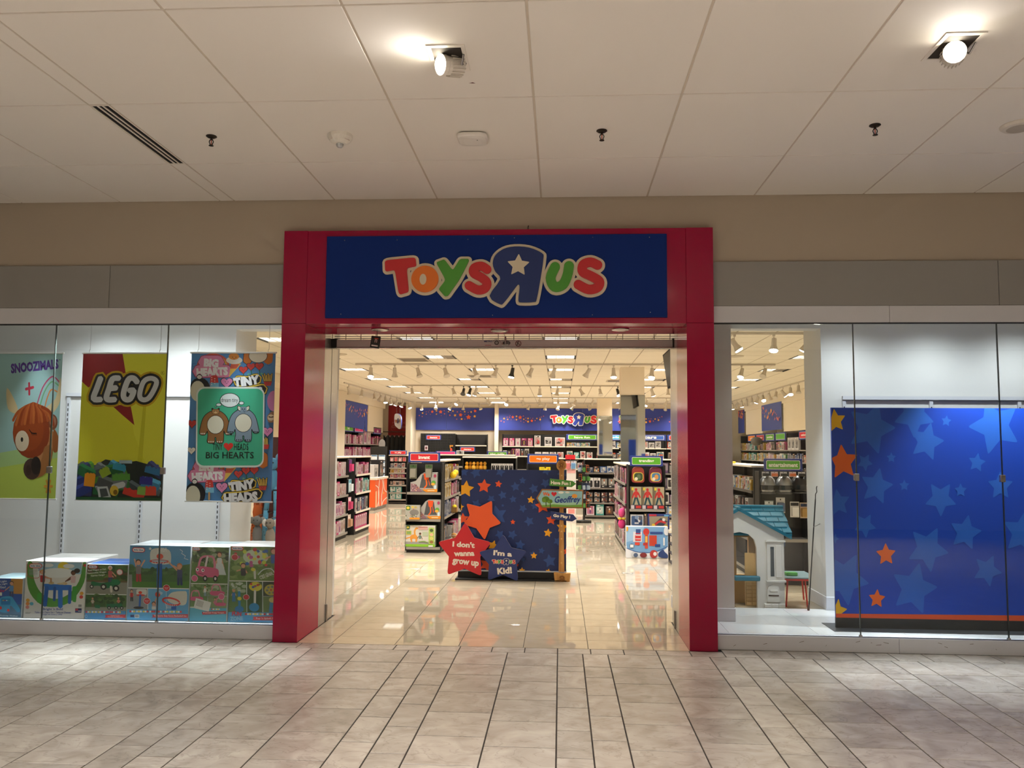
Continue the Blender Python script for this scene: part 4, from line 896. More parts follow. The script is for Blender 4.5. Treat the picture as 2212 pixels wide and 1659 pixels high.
p.poly([(1222, 560), (1262, 556), (1258, 752), (1218, 752)], '#1f5db0'); p.line([(1240, 570), (1238, 745)], 10, '#2a70c8', False)
p.kid(1080, 552, 32, SK, '#3a2a22', '#7d7a80', '#b33a44', (-.9, -1.9), (1.5, -1.7)); p.kid(1395, 575, 32, SK, '#b9764a', '#41476e', '#2c3462', (-2.7, -2.2), (-1.4, -1.2))
p.star(1172, 440, 14, '#e8eef2', 10); p.line([(1400, 440), (1420, 455), (1410, 470), (1440, 490), (1430, 510), (1460, 520)], 4, '#dfe8ee', False)
p.rect(970, 752, 1490, 760, '#eee'); p.rect(970, 760, 1146, 926, '#8f9496').rect(1152, 760, 1290, 926, '#6aa9d4').rect(1294, 760, 1490, 926, '#5fa2d0')
p.kid(1026, 780, 17, SK, '#3a2a22', '#b0343a', '#2a2a30'); p.rrect(1062, 765, 1142, 812, 14, '#dcdad6').el(1092, 792, 14, 12, '#d2432c').el(1095, 812, 34, 7, '#c8342e'); p.line([(1092, 815), (1086, 905)], 15, '#1f5db0', False).el(1078, 912, 40, 10, '#1d1d20'); p.kid(1195, 880, 24, SK, '#4a2f22', '#e9e5e0', '#333', (.9, -3), (.6, -2), 0).el(1226, 805, 20, 22, '#d2432c')
p.poly(smooth([(1300, 850), (1330, 790), (1420, 775), (1450, 790), (1440, 880), (1370, 885)], True), '#d9d6cc'); p.line(ell(1330, 860, 66, 26, 12, 14), 13, '#c8342e'); 
for i in range(7): p.line([(1282+i*15, 870+i*3), (1300+i*8, 915)], 3, '#efefef', False)
p.poly([(1330, 900), (1368, 895), (1368, 926), (1328, 926)], '#1f5db0'); p.text('SCORE!', 1245, 790, 40, 20, '#dfeaf2', .02, 30)
for x, y in ((1294, 752), (1143, 858)): p.el(x, y, 27, 27, '#f0e8e8').el(x, y, 24, 24, '#c02a34'); p.text('Adjustable', x, y-4, 36, 7, '#f3e9e9').text('Height', x, y+7, 26, 8, '#f3e9e9')
p.rect(970, 926, 1490, 1020, '#4a9ccb'); flags(p, 1008, 1450, 934, 15); p.poly([(1180, 966), (1460, 960), (1460, 990), (1176, 988), (1190, 978)], '#b83038').text('TotSports Easy Score Basketball Set', 1322, 976, 250, 16, '#f4ecec', .02); p.rect(1015, 968, 1044, 988, '#2a3560').rect(1048, 966, 1084, 992, '#e8e8e8')
for i in range(7): p.rect(1052+i*4, 970, 1054+i*4, 986, '#222')
brand(p, 1084, 452, 98); p.obj('front_print', o)
# E pink car
o, W, H = carton('pale carton showing a girl beside a pink toy car', -3.205, -2.872, .762, .40, '#e6ecef', '#cfe3ea')
p = cprint(W, H, (1488, 435), (1780, 430), (1460, 1012), (1760, 1018)); p.rect(1450, 420, 1790, 720, '#5a7a42'); foliage(p, 1470, 440, 1780, 560, ['#3f5a34', '#5d7a48', '#2c4026', '#82976a', '#9aa88a'], 70, 7, 30); foliage(p, 1470, 640, 1770, 715, ['#52703c', '#5f7f46'], 30, 9, 40)
brand(p, 1521, 450, 62); p.kid(1706, 490, 30, SK, '#5d3a28', '#d4dce0', '#cfd6da', (-1.6, 2.6), (1.2, 2.4)); p.poly([(1680, 560), (1732, 560), (1760, 650), (1668, 650)], '#cfd9dd')
p.line([(1535, 600), (1560, 520), (1620, 505), (1660, 520), (1668, 600)], 17, '#d77f9a'); p.line([(1610, 510), (1590, 600)], 16, '#e2d8dc'); p.poly(smooth([(1515, 600), (1560, 585), (1680, 600), (1700, 630), (1690, 665), (1610, 670), (1530, 655)], True), '#cc5f86'); p.el(1528, 612, 12, 13, '#f2f0f0').el(1530, 612, 6, 7, '#222').el(1572, 616, 12, 13, '#f2f0f0').el(1574, 616, 6, 7, '#222'); p.line([(1535, 640), (1575, 648)], 5, '#7d2f4e')
for x in (1590, 1672): p.el(x, 680, 18, 24, '#26242a').el(x, 680, 9, 12, '#d8d0d4')
p.el(1505, 680, 26, 26, '#f0e0e8').el(1505, 680, 23, 23, '#d86a90').rect(1450, 718, 1790, 724, '#eee'); p.rect(1450, 724, 1608, 900, '#6d8a5a').rect(1612, 724, 1790, 815, '#75906a').rect(1612, 818, 1790, 910, '#86986e'); foliage(p, 1470, 730, 1780, 790, ['#52703c', '#7d9566', '#a8b098'], 40, 10, 22)
for x, y, s in ((1520, 825, 44), (1690, 780, 48), (1715, 870, 36)): p.line([(x-s, y), (x-s*.7, y-s), (x+s*.3, y-s), (x+s*.6, y)], 9, '#d77f9a'); p.poly(smooth([(x-s*1.1, y), (x+s, y), (x+s, y+s*.6), (x-s, y+s*.6)], True), '#cc5f86')
p.kid(1590, 745, 15, SK, '#4a3022', '#d8dcdc', '#8aa0b4'); p.kid(1670, 840, 14, SK, '#4a3022', '#c87a94', '#bbb', legs=0); p.el(1722, 820, 26, 26, '#f0e0e8').el(1722, 820, 23, 23, '#d86a90'); p.rect(1450, 910, 1790, 1025, '#58aec8'); flags(p, 1640, 1750, 914, 11)
p.poly([(1565, 940), (1760, 932), (1760, 956), (1568, 962)], '#b83038').text('Princess Cozy Coupe', 1660, 948, 170, 15, '#f4ecec', .02); p.poly([(1516, 832), (1640, 866), (1620, 938), (1496, 910)], '#e4e4e2')
for i in range(9): p.line([(1530+i*6, 846+i*2), (1516+i*6, 890+i*2)], 2.2, '#555', False)
p.obj('front_print', o)
# F splash toy
o, W, H = carton('green carton of a ball-popping water toy beside the left pillar', -2.865, -2.43, .772, .40, '#dfe9ee', '#e8ebe8')
p = cprint(W, H, (1792, 418), (2130, 415), (1768, 1016), (2110, 1022)); p.rect(1750, 400, 2140, 690, '#6f8a4e'); foliage(p, 1790, 430, 2120, 680, ['#5f7d42', '#7d9858', '#8aa262', '#557038'], 60, 12, 40)
p.el(1968, 500, 90, 60, '#c2d2b8'); g = random.Random(2)
for i in range(26): p.el(g.uniform(1820, 2050), g.uniform(430, 570), g.uniform(10, 17), g.uniform(10, 17), ['#c83a3c', '#2f62b0', '#d4cf4a', '#b85a90', '#c4d64a'][i % 5], 0, 10)
p.kid(1880, 570, 28, SK, '#5d4030', '#3f3d42', '#d8d0c8', (-1.6, .4), (.9, .9), 0); p.kid(2095, 450, 34, SK, '#6d4a34', '#2f5fb0', '#2f5fb0', (-1.7, .7), (.5, 1.4), 0); p.line([(1960, 600), (1962, 670)], 15, '#d8d8d0').el(1950, 600, 16, 14, '#d8cf4a'); p.line([(1985, 640), (2020, 600), (2070, 590), (2100, 620)], 7, '#d8e4ea')
brand(p, 1840, 434, 86); p.el(1822, 505, 25, 25, '#f0e0e0').el(1822, 505, 22, 22, '#c03a44'); p.text('C\'EST GÉNIAL !', 2045, 640, 110, 36, '#eef0ea', .02, -24); p.rect(1750, 690, 2140, 696, '#eee')
p.rect(1750, 696, 1900, 940, '#587844').rect(1906, 696, 2012, 940, '#3f5a34').rect(2018, 696, 2140, 810, '#3c4a3a').rect(2018, 814, 2140, 940, '#66804e'); foliage(p, 1790, 700, 1890, 790, ['#a8b8a0', '#7d9566', '#c4d0c4'], 24, 13, 22)
p.kid(1812, 770, 18, SK, '#c7a060', '#3f78b8', '#3f78b8'); p.line([(1850, 780), (1852, 900)], 17, '#3a86bc').el(1850, 915, 32, 26, '#2f7ab4').el(1852, 832, 15, 15, '#d8cf4a'); p.el(1965, 735, 46, 38, '#d8cf4a')
for i in range(10): p.el(1935+(i*29) % 62, 715+(i*17) % 32, 9, 9, ['#c83a3c', '#2f62b0', '#4f9a4a', '#d87a3a'][i % 4], 0, 8)
p.line([(1962, 770), (1960, 870)], 16, '#d9dad6').el(1955, 900, 36, 34, '#2f8ac0'); p.el(2075, 760, 48, 44, '#c8bf5a')
for a in range(6): p.el(2075+28*cos(a), 760+26*sin(a), 9, 9, '#7d8a8c', 0, 8)
p.el(2075, 760, 7, 7, '#c83a3c', 0, 8); p.line([(2080, 840), (2070, 930)], 24, '#3a86bc').el(2085, 840, 26, 22, '#d8cf8a'); p.el(1900, 820, 23, 23, '#f0e0e0').el(1900, 820, 20, 20, '#c03a44')
p.rect(1750, 940, 2140, 1030, '#4a9ccb'); flags(p, 1890, 2120, 946, 15); p.text('FUN', 1832, 952, 66, 34, '#c83a4a', .05, 4).text('ZONE', 1830, 990, 92, 34, '#8fc4e0', .05, -3); p.poly([(1945, 974), (2140, 970), (2140, 1002), (1940, 1002), (1952, 988)], '#b83038').text("Pop 'n Splash Surprise", 2058, 988, 180, 17, '#f4ecec', .02); p.obj('front_print', o)

# floppy plush toys on a peg stand behind the left opening
def plush(nm, label, loc, bodyc, earc, legc=None, s=1):
    o = thing(nm, label, 'plush toy', loc, 0, 'long-legged plush toys on the peg stand')
    MB().ball((0, 0, .42*s), (.055*s, .05*s, .10*s), mat(bodyc, .9)).obj('body', o, smooth=True)
    h = MB().ball((0, -.02, .565*s), (.055*s, .05*s, .055*s), mat(bodyc, .9)).obj('head', o, smooth=True)
    for q in (-1, 1): MB().ball((q*.06*s, -.01, .57*s), (.03*s, .012, .04*s), mat(earc, .9)).obj('ear', h, smooth=True); MB().ball((q*.02*s, -.066*s, .575*s), .007*s, K, 8, 4).obj('eye', h)
    for q in (-1, 1):
        L = MB().path([(q*.03*s, 0, .36*s), (q*.045*s, -.03, .15*s), (q*.05*s, -.05, -.12*s)], .024*s, mat(legc or bodyc, .9), 8).obj('leg', o, smooth=True)
        if legc:
            d = MB()
            for i in range(5): z = .33*s-i*.095*s; d.lathe([(.0252*s, z-.008), (.0262*s, z-.008), (.0262*s, z+.008), (.0252*s, z+.008)], mat(K, .9), (q*(.031+.003*i)*s, -.004-.008*i, 0), n=8)
            for i in range(14): d.ball((q*.038*s+.012*((i*7) % 3-1), -.034-.003*i, .30*s-i*.028*s), .0055, mat(K, .9), 6, 4)
            d.obj('spots', L)
    return o
plush('plush_elephant', 'grey plush elephant with pale ears behind the left window opening', (-3.32, 1.93, .26), '#6d6a66', '#8c8883')
plush('plush_leopard', 'plush with long blue black-spotted legs beside the left pillar', (-3.22, 2.09, .74), '#4f86a5', '#6fa0bd', '#5b9ab8', 1.25)
plush('plush_leopard', 'second blue spotted long-legged plush half behind the left pillar', (-3.10, 2.14, .80), '#4f86a5', '#6fa0bd', '#5b9ab8', 1.25)
plush('plush_raccoon', 'beige plush with dark eye patches beside the left pillar', (-3.15, 1.86, .24), '#8d7f70', '#d8d2ca')
plush('plush_tiger', 'orange plush tiger with dark stripes behind the left window opening', (-3.42, 2.18, .48), '#c4602a', '#e0c0a0', '#c4602a')
o = thing('plush_rack', 'black peg stand carrying long-legged plush toys behind the left window', 'display rack', (-3.27, 2.5, 0))
MB().box(-.3, .3, 0, .04, 0, 1.75, mat('#4a1a18', .6)).obj('back_panel', o); MB().box(-.32, .32, -.1, .1, 0, .1, M_DARK).obj('base', o)
for x, z, l in ((-.05, .88, .56), (.05, 1.50, .40), (.17, 1.56, .35), (.12, .86, .62), (-.15, 1.10, .30)): MB().tube((x, 0, z), (x, -l, z), .006, M_STEEL, 6).obj('peg', o)
tag(MB().bevbox(-.05, .05, 0, .03, 0, .17, pm('#c4521f'), .003).box(-.035, .035, -.002, 0, .03, .13, pm('#c98a6a')).obj('framed_box', None, (-3.50, 2.40, .93)), 'orange framed box beside the orange plush tiger', 'toy box')
# ---------------------------------------------------------------- star standee just inside the entrance
SY = 3.45
o = thing('display_stand', 'blue starry standee with cut-out stars and a wooden signpost inside the entrance', 'display stand', (-.60, SY, 0))
zx = lambda x: (x/5.184+940-1211)/1772*(SY+7)+.60    # picture units of the standee drawing -> metres
zz = lambda y: 1.6201-((y/5.184+960)-974.2)*(SY+7)/1772
BRD = '#22305f'
MB().bevbox(zx(300), zx(1470), 0, .02, zz(1400), zz(295), mat('#1c2a56', .55), .002).obj('backboard', o)
MB().bevbox(zx(275), zx(1475), -.02, .30, .018, zz(1415), mat('#121211', .5), .003).bevbox(zx(255), zx(1478), -.12, .32, 0, .018, mat('#121211', .5), .003).obj('base', o)
B0, B1 = (300, 295), (1470, 1400)
p = Print((300, 295), (1470, 295), (300, 1400), (1470, 1400), zx(1470)-zx(300), zz(295)-zz(1400), zx(300), -.0003, zz(1400), .0002, (300, 295, 1470, 1400))
p.rect(300, 295, 1470, 1400, BRD)
for i, (x, y, r) in enumerate(((330, 325, 50), (460, 330, 66), (590, 290, 34), (735, 318, 58), (985, 412, 42), (1110, 500, 58), (1240, 440, 58), (1250, 300, 56), (985, 555, 25), (762, 575, 52), (635, 620, 50), (470, 680, 60), (765, 690, 18), (705, 800, 118), (735, 1010, 58), (875, 1010, 58), (960, 1120, 60), (1290, 1290, 78), (1000, 1280, 30), (1375, 1075, 50), (440, 965, 66), (905, 480, 56), (1425, 330, 60), (990, 720, 50), (1200, 1180, 40), (880, 620, 44), (1060, 860, 60), (880, 1340, 50), (1100, 1220, 40), (1120, 690, 46))): p.star(x, y, r, '#2f4b86', (i*53) % 70)
for x, y, r, a, c in ((350, 512, 98, 6, '#e8a21f'), (290, 710, 46, 10, '#e8a21f'), (1078, 625, 44, 6, '#e8a21f'), (1268, 985, 50, 8, '#e8a21f'), (985, 1398, 36, 0, '#e8a21f'), (1275, 1405, 34, 12, '#e8a21f'), (660, 1130, 62, 20, '#e8a21f'), (1425, 920, 66, 5, '#e8a21f'), (1115, 1235, 40, 0, '#e8a21f'), (555, 478, 82, 4, '#e2552a'), (716, 453, 42, 8, '#e2552a'), (325, 840, 66, -4, '#e2552a'), (1205, 690, 86, -8, '#e2552a'), (1305, 840, 62, 6, '#e2552a'), (590, 1340, 80, 20, '#e2552a'), (880, 870, 30, 0, '#e2552a'), (1475, 1180, 44, 0, '#e2552a'), (930, 1340, 22, 0, '#c8402a')): p.star(x, y, r, c, a)
p.obj('print', o)
def cutout(nm, pts, y, colr, idx, t=.18, edge='#c9c0b4'):
    q = rounded(pts, t, idx); return MB().prism([(zx(a), zz(b)) for a, b in q], y-.012, y, mat(colr, .45), mat(edge, .5)).obj(nm, o)
def tenstar(out, k=.60):
    cx = sum(p_[0] for p_ in out)/5; cy = sum(p_[1] for p_ in out)/5; r = []
    for i in range(5):
        a, b = out[i], out[(i+1) % 5]; mx, my = (a[0]+b[0])/2, (a[1]+b[1])/2; r += [a, (cx+(mx-cx)*k*1.18, cy+(my-cy)*k*1.18)]
    return r
def layer(y): return Print((0, 0), (1659, 0), (0, 1659), (1659, 1659), zx(1659)-zx(0), zz(0)-zz(1659), zx(0), y-.0125, zz(1659), .0002)
cutout('star_cutout', tenstar([(650, 632), (756, 882), (572, 1070), (335, 900), (362, 668)]), -.045, '#e2551f', range(0, 10, 2))
c = cutout('star_cutout', tenstar([(360, 868), (652, 1085), (548, 1455), (168, 1448), (55, 1090)]), -.10, '#c01c26', range(0, 10, 2), .2)
p = layer(-.10); p.text("I don't", 345, 1114, 246, 62, '#e6dac8', .045, 3).text('wanna', 352, 1218, 226, 44, '#e6dac8', .045, -2).text('grow up', 368, 1318, 294, 72, '#e6dac8', .045, 6); p.obj('lettering', c)
c = cutout('star_cutout', tenstar([(780, 992), (1045, 1172), (948, 1500), (618, 1496), (512, 1190)]), -.13, '#1f2f66', range(0, 10, 2), .2)
p = layer(-.13); p.text("I'm a", 778, 1200, 204, 58, '#e6dac8', .045, 4); flat_logo(p, 790, 1290, 262, '#1f2f66', '#e6dac8'); p.text('Kid!', 800, 1385, 160, 74, '#e6dac8', .05, -6); p.obj('lettering', c)
WD = wood_mat()
c = MB().prism([(zx(a), zz(b)) for a, b in [(1392, 290), (1445, 290), (1440, 800), (1452, 1400), (1388, 1400), (1396, 800)]], -.07, -.045, WD).obj('signpost', o)
MB().prism([(zx(a), zz(b)) for a, b in ell(1416, 240, 56, 60, 0, 24)], -.08, -.045, WD).obj('medallion', c)
MB().prism([(zx(a), zz(b)) for a, b in rounded([(1335, 1400), (1430, 1412), (1520, 1405), (1508, 1498), (1346, 1502)], .1)], -.12, -.05, WD).obj('post_foot', c)
p = layer(-.068); fr = [(1082+(x-1205), y) for x, y in smooth(LR, True, 3)]
for cx, cy, k in ((1416, 240, .19), (1425, 1462, .2)):
    p.L = 60 if cx == 1416 else 270
    p.line(ell(cx, cy, 36 if k < .2 else 30, 38 if k < .2 else 30, 0, 18), 5, '#8a5a24'); p.poly([(cx+(x-1205)*k, cy+(y-270)*k) for x, y in smooth(LR, True, 3)], '#7d4f1e'); p.star(cx, cy-8, 7, '#b98845')
p.L = 20
for y in (350, 520, 900, 960, 1040, 1180, 1300): p.star(1418, y, 12, '#d2a866', y % 40)
p.obj('carving', c)
a = MB().prism([(zx(q), zz(b)) for q, b in [(1290, 385), (1540, 408), (1578, 440), (1530, 476), (1284, 462)]], -.098, -.085, mat('#4a8a30', .45), '#c9c0b4').obj('arrow_sign', c); p = layer(-.086); p.text('Have Fun !', 1410, 432, 218, 40, '#ece2d0', .045, 3); p.obj('lettering', a)
hx = [(1140, 600), (1200, 500), (1658, 506), (1652, 706), (1204, 706)]
a = MB().prism([(zx(q), zz(b)) for q, b in hx], -.112, -.085, mat('#8a5a24', .5)).obj('arrow_sign', c)
p = layer(-.1005); ins = [(1158, 600), (1208, 514), (1645, 520), (1640, 692), (1212, 692)]; p.poly(ins, '#8fb9bd').poly([(1190, 660), (1300, 640), (1420, 650), (1642, 636), (1640, 692), (1212, 692)], '#9fc3a6').poly([(1200, 676), (1330, 664), (1480, 672), (1641, 664), (1640, 692), (1212, 692)], '#6a9a3a').el(1412, 535, 30, 13, '#e6e4d8').el(1482, 533, 24, 11, '#e6e4d8').el(1560, 572, 30, 22, '#e0953a')
for x, y, r in ((1245, 612, 42), (1292, 632, 28)): p.line([(x+2, y+24), (x+4, y+70)], 9, '#3a2f22', False).el(x, y, r, r*.8, '#5a7d1f').el(x-r*.4, y+r*.3, r*.6, r*.5, '#6a8d2a').el(x+r*.45, y+r*.2, r*.5, r*.45, '#4f721a')
p.text('We', 1250, 553, 76, 42, '#d8602a', .05, 3); p.poly(heart(1335, 552, 30), '#c8202a'); p.text('Geoffrey', 1482, 620, 284, 92, '#22357f', .02, -2, .25); p.obj('lettering', a)
a = MB().prism([(zx(q), zz(b)) for q, b in [(1300, 742), (1545, 772), (1586, 820), (1534, 850), (1304, 824)]], -.098, -.085, mat('#1f2f66', .45), '#c9c0b4').obj('arrow_sign', c); p = layer(-.086); p.text('Go Play !', 1420, 798, 186, 42, '#ece2d0', .045, 5); p.obj('lettering', a)
# ================================================================ THE STORE: FIXTURES AND GOODS
BLK = mat('#171614', .5); SHELF = mat('#3a3633', .45); TOPW = mat('#ddd3c2', .5); RAILM = mat('#8c857b', .4)
def gondola(name, label, x, y, rz, n, sw, h, d, levels, cat='shelf unit', top=True, group=None, rail=RAILM, back=BLK, gaps=()):
    o = thing(name, label, cat, (x, y, 0), rz, group); W = n*sw
    MB().box(0, W, d-.03, d, .03, h, back).obj('back_panel', o); MB().box(.01, W-.01, .03, d-.03, 0, .07, BLK).obj('base', o)
    for i in range(n+1): MB().box(i*sw-.015, i*sw+.015, d-.07, d-.025, 0, h+.01, BLK).obj('upright', o)
    sm = MB().box(.012, sw-.012, .012, d-.03, -.022, 0, SHELF).mesh('shelf'); rm = MB().box(.012, sw-.012, 0, .012, -.032, .006, rail).mesh('price_rail')
    for i in range(n):
        for k, z in enumerate(levels):
            if (i, k) in gaps: continue
            s = inst(sm, 'shelf', o, (i*sw, 0, z)); inst(rm, 'price_rail', s)
    if top: MB().bevbox(-.01, W+.01, 0, d, h, h+.028, TOPW, .004).obj('top_board', o)
    for q in (0, W): MB().box(q-.008, q+.008, .03, d-.02, .03, h, BLK).obj('side_panel', o)
    return dict(o=o, x=x, y=y, rz=rz, sw=sw, d=d, lv=levels)
def at(F, lx, ly, z):
    c, s = cos(F['rz']), sin(F['rz']); return (F['x']+lx*c-ly*s, F['y']+lx*s+ly*c, z)
# goods: each kind gives a few mesh variants
PAL = dict(
 doll=[('#d8457f', '#f3c9d4', ['#e8b89c', '#c23a6e', '#f2e2e4', '#8d4a3a']), ('#e06a9c', '#f0dfe2', ['#d9a184', '#b8306a', '#efe6ea', '#5a3a30']), ('#eadfe2', '#d88aa8', ['#c23a6e', '#e8c39c', '#7d4a86', '#f6f0f0']), ('#b8407a', '#3f3038', ['#e0a98c', '#e87aa8', '#f0d8e0', '#c79a4a']), ('#e3cfd2', '#efe7e3', ['#d05a8a', '#caa07e', '#8d5a5a', '#e9c4cf'])],
 plush_set=[('#e3dccf', '#c9a3a0', ['#b98a6a', '#d8c4ae', '#8d5a4a', '#efe9df']), ('#d8b8b4', '#efe4dc', ['#c27a7a', '#a8846a', '#f0ece4', '#d89a9a'])],
 figure=[('#2a2426', '#6d5a4a', ['#b03a34', '#d8d0c8', '#3f5f8d', '#c79a4a']), ('#3a3234', '#8d7f72', ['#c9c0b4', '#7d2a2a', '#4a6a4a', '#d8a04a']), ('#d8d2ca', '#2f2b2b', ['#8d8a86', '#b8a894', '#5a4f4a', '#c23a34']), ('#4a3a52', '#9a8a94', ['#d0a078', '#7a4f8a', '#e0d6d0', '#b04a5a'])],
 bright=[('#d89a2a', '#efe6c8', ['#c23a2a', '#3f7ab0', '#4f9a4a', '#f0e8d8']), ('#c8483a', '#f0e0d0', ['#e0b03a', '#2f5f9a', '#f0f0ea', '#6a9a4a']), ('#3f78b4', '#d8e4ea', ['#d8b03a', '#c8403a', '#f0f0f0', '#4f9a6a']), ('#e6e0d4', '#6aa6c4', ['#d8703a', '#4f8a5a', '#c23a4a', '#e8c84a']), ('#5a9a52', '#e6ead8', ['#d89a2a', '#c8483a', '#3a5f8a', '#f0ece0'])],
 yellow=[('#d8b03a', '#e9dfc4', ['#f0e8d8', '#8d6a2a', '#c9963a', '#5a4a2a']), ('#e6dcc8', '#c9a04a', ['#d8b84a', '#7d6a4a', '#f0ead8', '#a8843a'])],
 blue=[('#2f4f86', '#8d9ab0', ['#c9c4bc', '#22385f', '#d8d0c4', '#5a7ab0']), ('#3a4460', '#c4bcb4', ['#7d8aa0', '#e0d8d0', '#2a3a60', '#b0a090']), ('#d8d4d0', '#4a6a9a', ['#22385f', '#8aa0c0', '#efece8', '#6a6a72'])],
 teal=[('#4fa8a0', '#d8e8e2', ['#e0f0ea', '#2a6a66', '#8ac4bc', '#efe8dc'])],
 white=[('#ece8e4', '#d8b4b0', ['#c8484a', '#e0a090', '#3a3030', '#d89080']), ('#f0ecea', '#c9c5c2', ['#5a5654', '#a8a4a0', '#3a3634', '#e0dcd8'])],
 dark=[('#1f1c1e', '#9a948c', ['#d8d2c8', '#b0562a', '#3a3a42', '#c9a86a']), ('#2a2228', '#6a4a3a', ['#c27a3a', '#e0d8cc', '#7d2f2a', '#4a4a52']), ('#e6e2de', '#1f1d1e', ['#8d8884', '#c9c4be', '#3a3a3e', '#b0302a'])])
DESC = dict(doll='pink doll box', plush_set='pale plush gift box', figure='dark action figure box', bright='bright toy box', yellow='yellow toy box', blue='blue toy box', teal='teal window box', white='white picture box', dark='dark collectible box', book='picture book')
KN = dict(doll='doll_box', plush_set='gift_box', figure='figure_box', bright='toy_box', yellow='playset_box', blue='game_box', teal='window_box', white='picture_box', dark='collectible_box')
CATK = dict(doll='doll box', figure='figure box')
def darker(c, k=.80): return '#'+''.join('%02x' % int(int(c[i:i+2], 16)*k) for i in (1, 3, 5))
_IM = {}
def item_mesh(kind, v, w_, h_, d_, eps):
    k = (kind, v, w_, h_, d_)
    if k in _IM: return _IM[k]
    body, win, cs = PAL[kind][v % len(PAL[kind])]; body, win, cs = darker(body), darker(win, .72), [darker(c) for c in cs]; g = random.Random(hash((kind, v, int(w_*1000)))*0+v*31+len(kind)*7+int(w_*1000))
    p = Print((0, 0), (10, 0), (0, 10), (10, 10), w_, h_, -w_/2, 0, 0, eps, (.15, .15, 9.85, 9.85))
    p.box(-w_/2, w_/2, 0, d_, 0, h_, pm(body))
    if kind == 'yellow' or (kind == 'blue' and v % 2):
        p.rect(1, .8, 9, 2.4, win)
        for i in range(3): p.rect(1.2+i*2.8, 3, 3.2+i*2.8, 8.6, cs[i % 4]); p.el(2.2+i*2.8, 4.4, .8, .9, cs[(i+1) % 4], 0, 8)
    else:
        y0, y1 = g.choice([(1.8, 8.4), (2.6, 9.2), (.9, 7.4)])
        p.rrect(.8, y0, 9.2, y1, .9, win)
        if kind in ('doll', 'figure', 'dark'):
            n = 1 if w_ < h_*.9 else g.choice((2, 3))
            for i in range(n):
                x = 5+(i-(n-1)/2)*2.9; p.el(x, y0+1.6, .85, 1.1, cs[(i+1) % 4] if kind != 'doll' else '#d9a184', 0, 10); p.poly([(x-.9, y0+2.6), (x+.9, y0+2.6), (x+1.3, y1-1.6), (x-1.3, y1-1.6)], cs[(i+v) % 4]); p.rect(x-.6, y1-1.7, x-.1, y1-.3, cs[(i+2) % 4]).rect(x+.1, y1-1.7, x+.6, y1-.3, cs[(i+2) % 4])
                if kind == 'doll': p.el(x, y0+1.15, 1.0, .8, cs[(i+3) % 4], 0, 10)
        else:
            for i in range(5): p.el(g.uniform(2, 8), g.uniform(y0+1, y1-1), g.uniform(.7, 2), g.uniform(.6, 1.8), cs[i % 4], g.uniform(0, 90), 9)
            p.rect(g.uniform(1, 4), y1-2, g.uniform(5, 9), y1-1, cs[v % 4])
        yt = .25 if y0 > 1.5 else 7.7
        p.rrect(1.2, yt+.25, g.uniform(5.5, 8.8), yt+1.25, .4, cs[(v+2) % 4]); p.rect(1.8, yt+.55, 4.8, yt+.95, '#f0ece6')
    _IM[k] = p.mesh('toy_box'); return _IM[k]
NG = {}
SHN = {0: 'bottom', 1: 'second', 2: 'third', 3: 'fourth', 4: 'fifth', 5: 'sixth'}
def fill(F, sec, lv, kind, w_, h_, phrase, d_=.12, n=None, gap=.012, x0=.04, x1=None, jit=.0, eps=.0006, desc=None, stack=1, name='toy_box', lean=0, vs=None):
    """a row of goods on one shelf of one section"""
    sw = F['sw']; X1 = (x1 if x1 is not None else sw-.04); g = random.Random(int(F['x']*37+F['y']*91+sec*17+lv*5)); x = x0; i = 0; z = F['lv'][lv]
    ks = kind if isinstance(kind, (list, tuple)) else [kind]
    while True:
        kd = ks[i % len(ks)] if len(ks) < 3 else g.choice(ks); v = g.randrange(5) if vs is None else vs[(i//2) % len(vs)]
        s = g.choice((.88, 1, 1.1)) if jit else 1; ww = round(w_*s, 3); hh = round(h_*(g.choice((.86, 1, 1.06)) if jit else 1), 3)
        if x+ww > X1 or (n is not None and i >= n): break
        for q in range(stack):
            o = inst(item_mesh(kd, v, ww, hh, d_, eps), KN[kd], None, at(F, sec*sw+x+ww/2, .02, z+.0005+q*(hh+.001)), F['rz'])
            dd = desc or DESC[kd]
            lvl = ('lower row, ' if q == 0 else 'upper row, ') if stack > 1 else ''
            tag(o, '%s, %s%s from left, %s shelf of %s' % (dd, lvl, ORD[i], SHN[lv], phrase), CATK.get(kd, 'toy box'), 'goods on '+phrase)
        x += ww+gap; i += 1
def shelf_sign(text, colr, wd, ht, loc, rz, label, tw=.6, th=.36, eps=.0006, textcol='#f3eee4', bold=.035, group='navy framed aisle signs'):
    m = MB(); m.bevbox(-wd/2, wd/2, 0, .02, 0, ht, mat('#22357f', .45), .003)
    o = tag(m.obj('aisle_sign', None, loc, rz), label, 'sign', group)
    p = Print((0, 0), (100, 0), (0, 100*ht/wd), (100, 100*ht/wd), wd, ht, -wd/2, -.0005, 0, eps); H = 100*ht/wd
    p.rrect(6, H*.14, 94, H*.86, H*.10, '#efeae4'); p.rrect(7.2, H*.18, 92.8, H*.82, H*.08, colr)
    if text: p.text(text, 50, H*.51, 100*tw, H*th, textcol, bold)
    p.obj('face', o); return o
GRN, RED_, ORG, PNK, BLU = '#5aa62c', '#c6252e', '#f07a12', '#d8357f', '#3f9ac8'
PH = pi/2

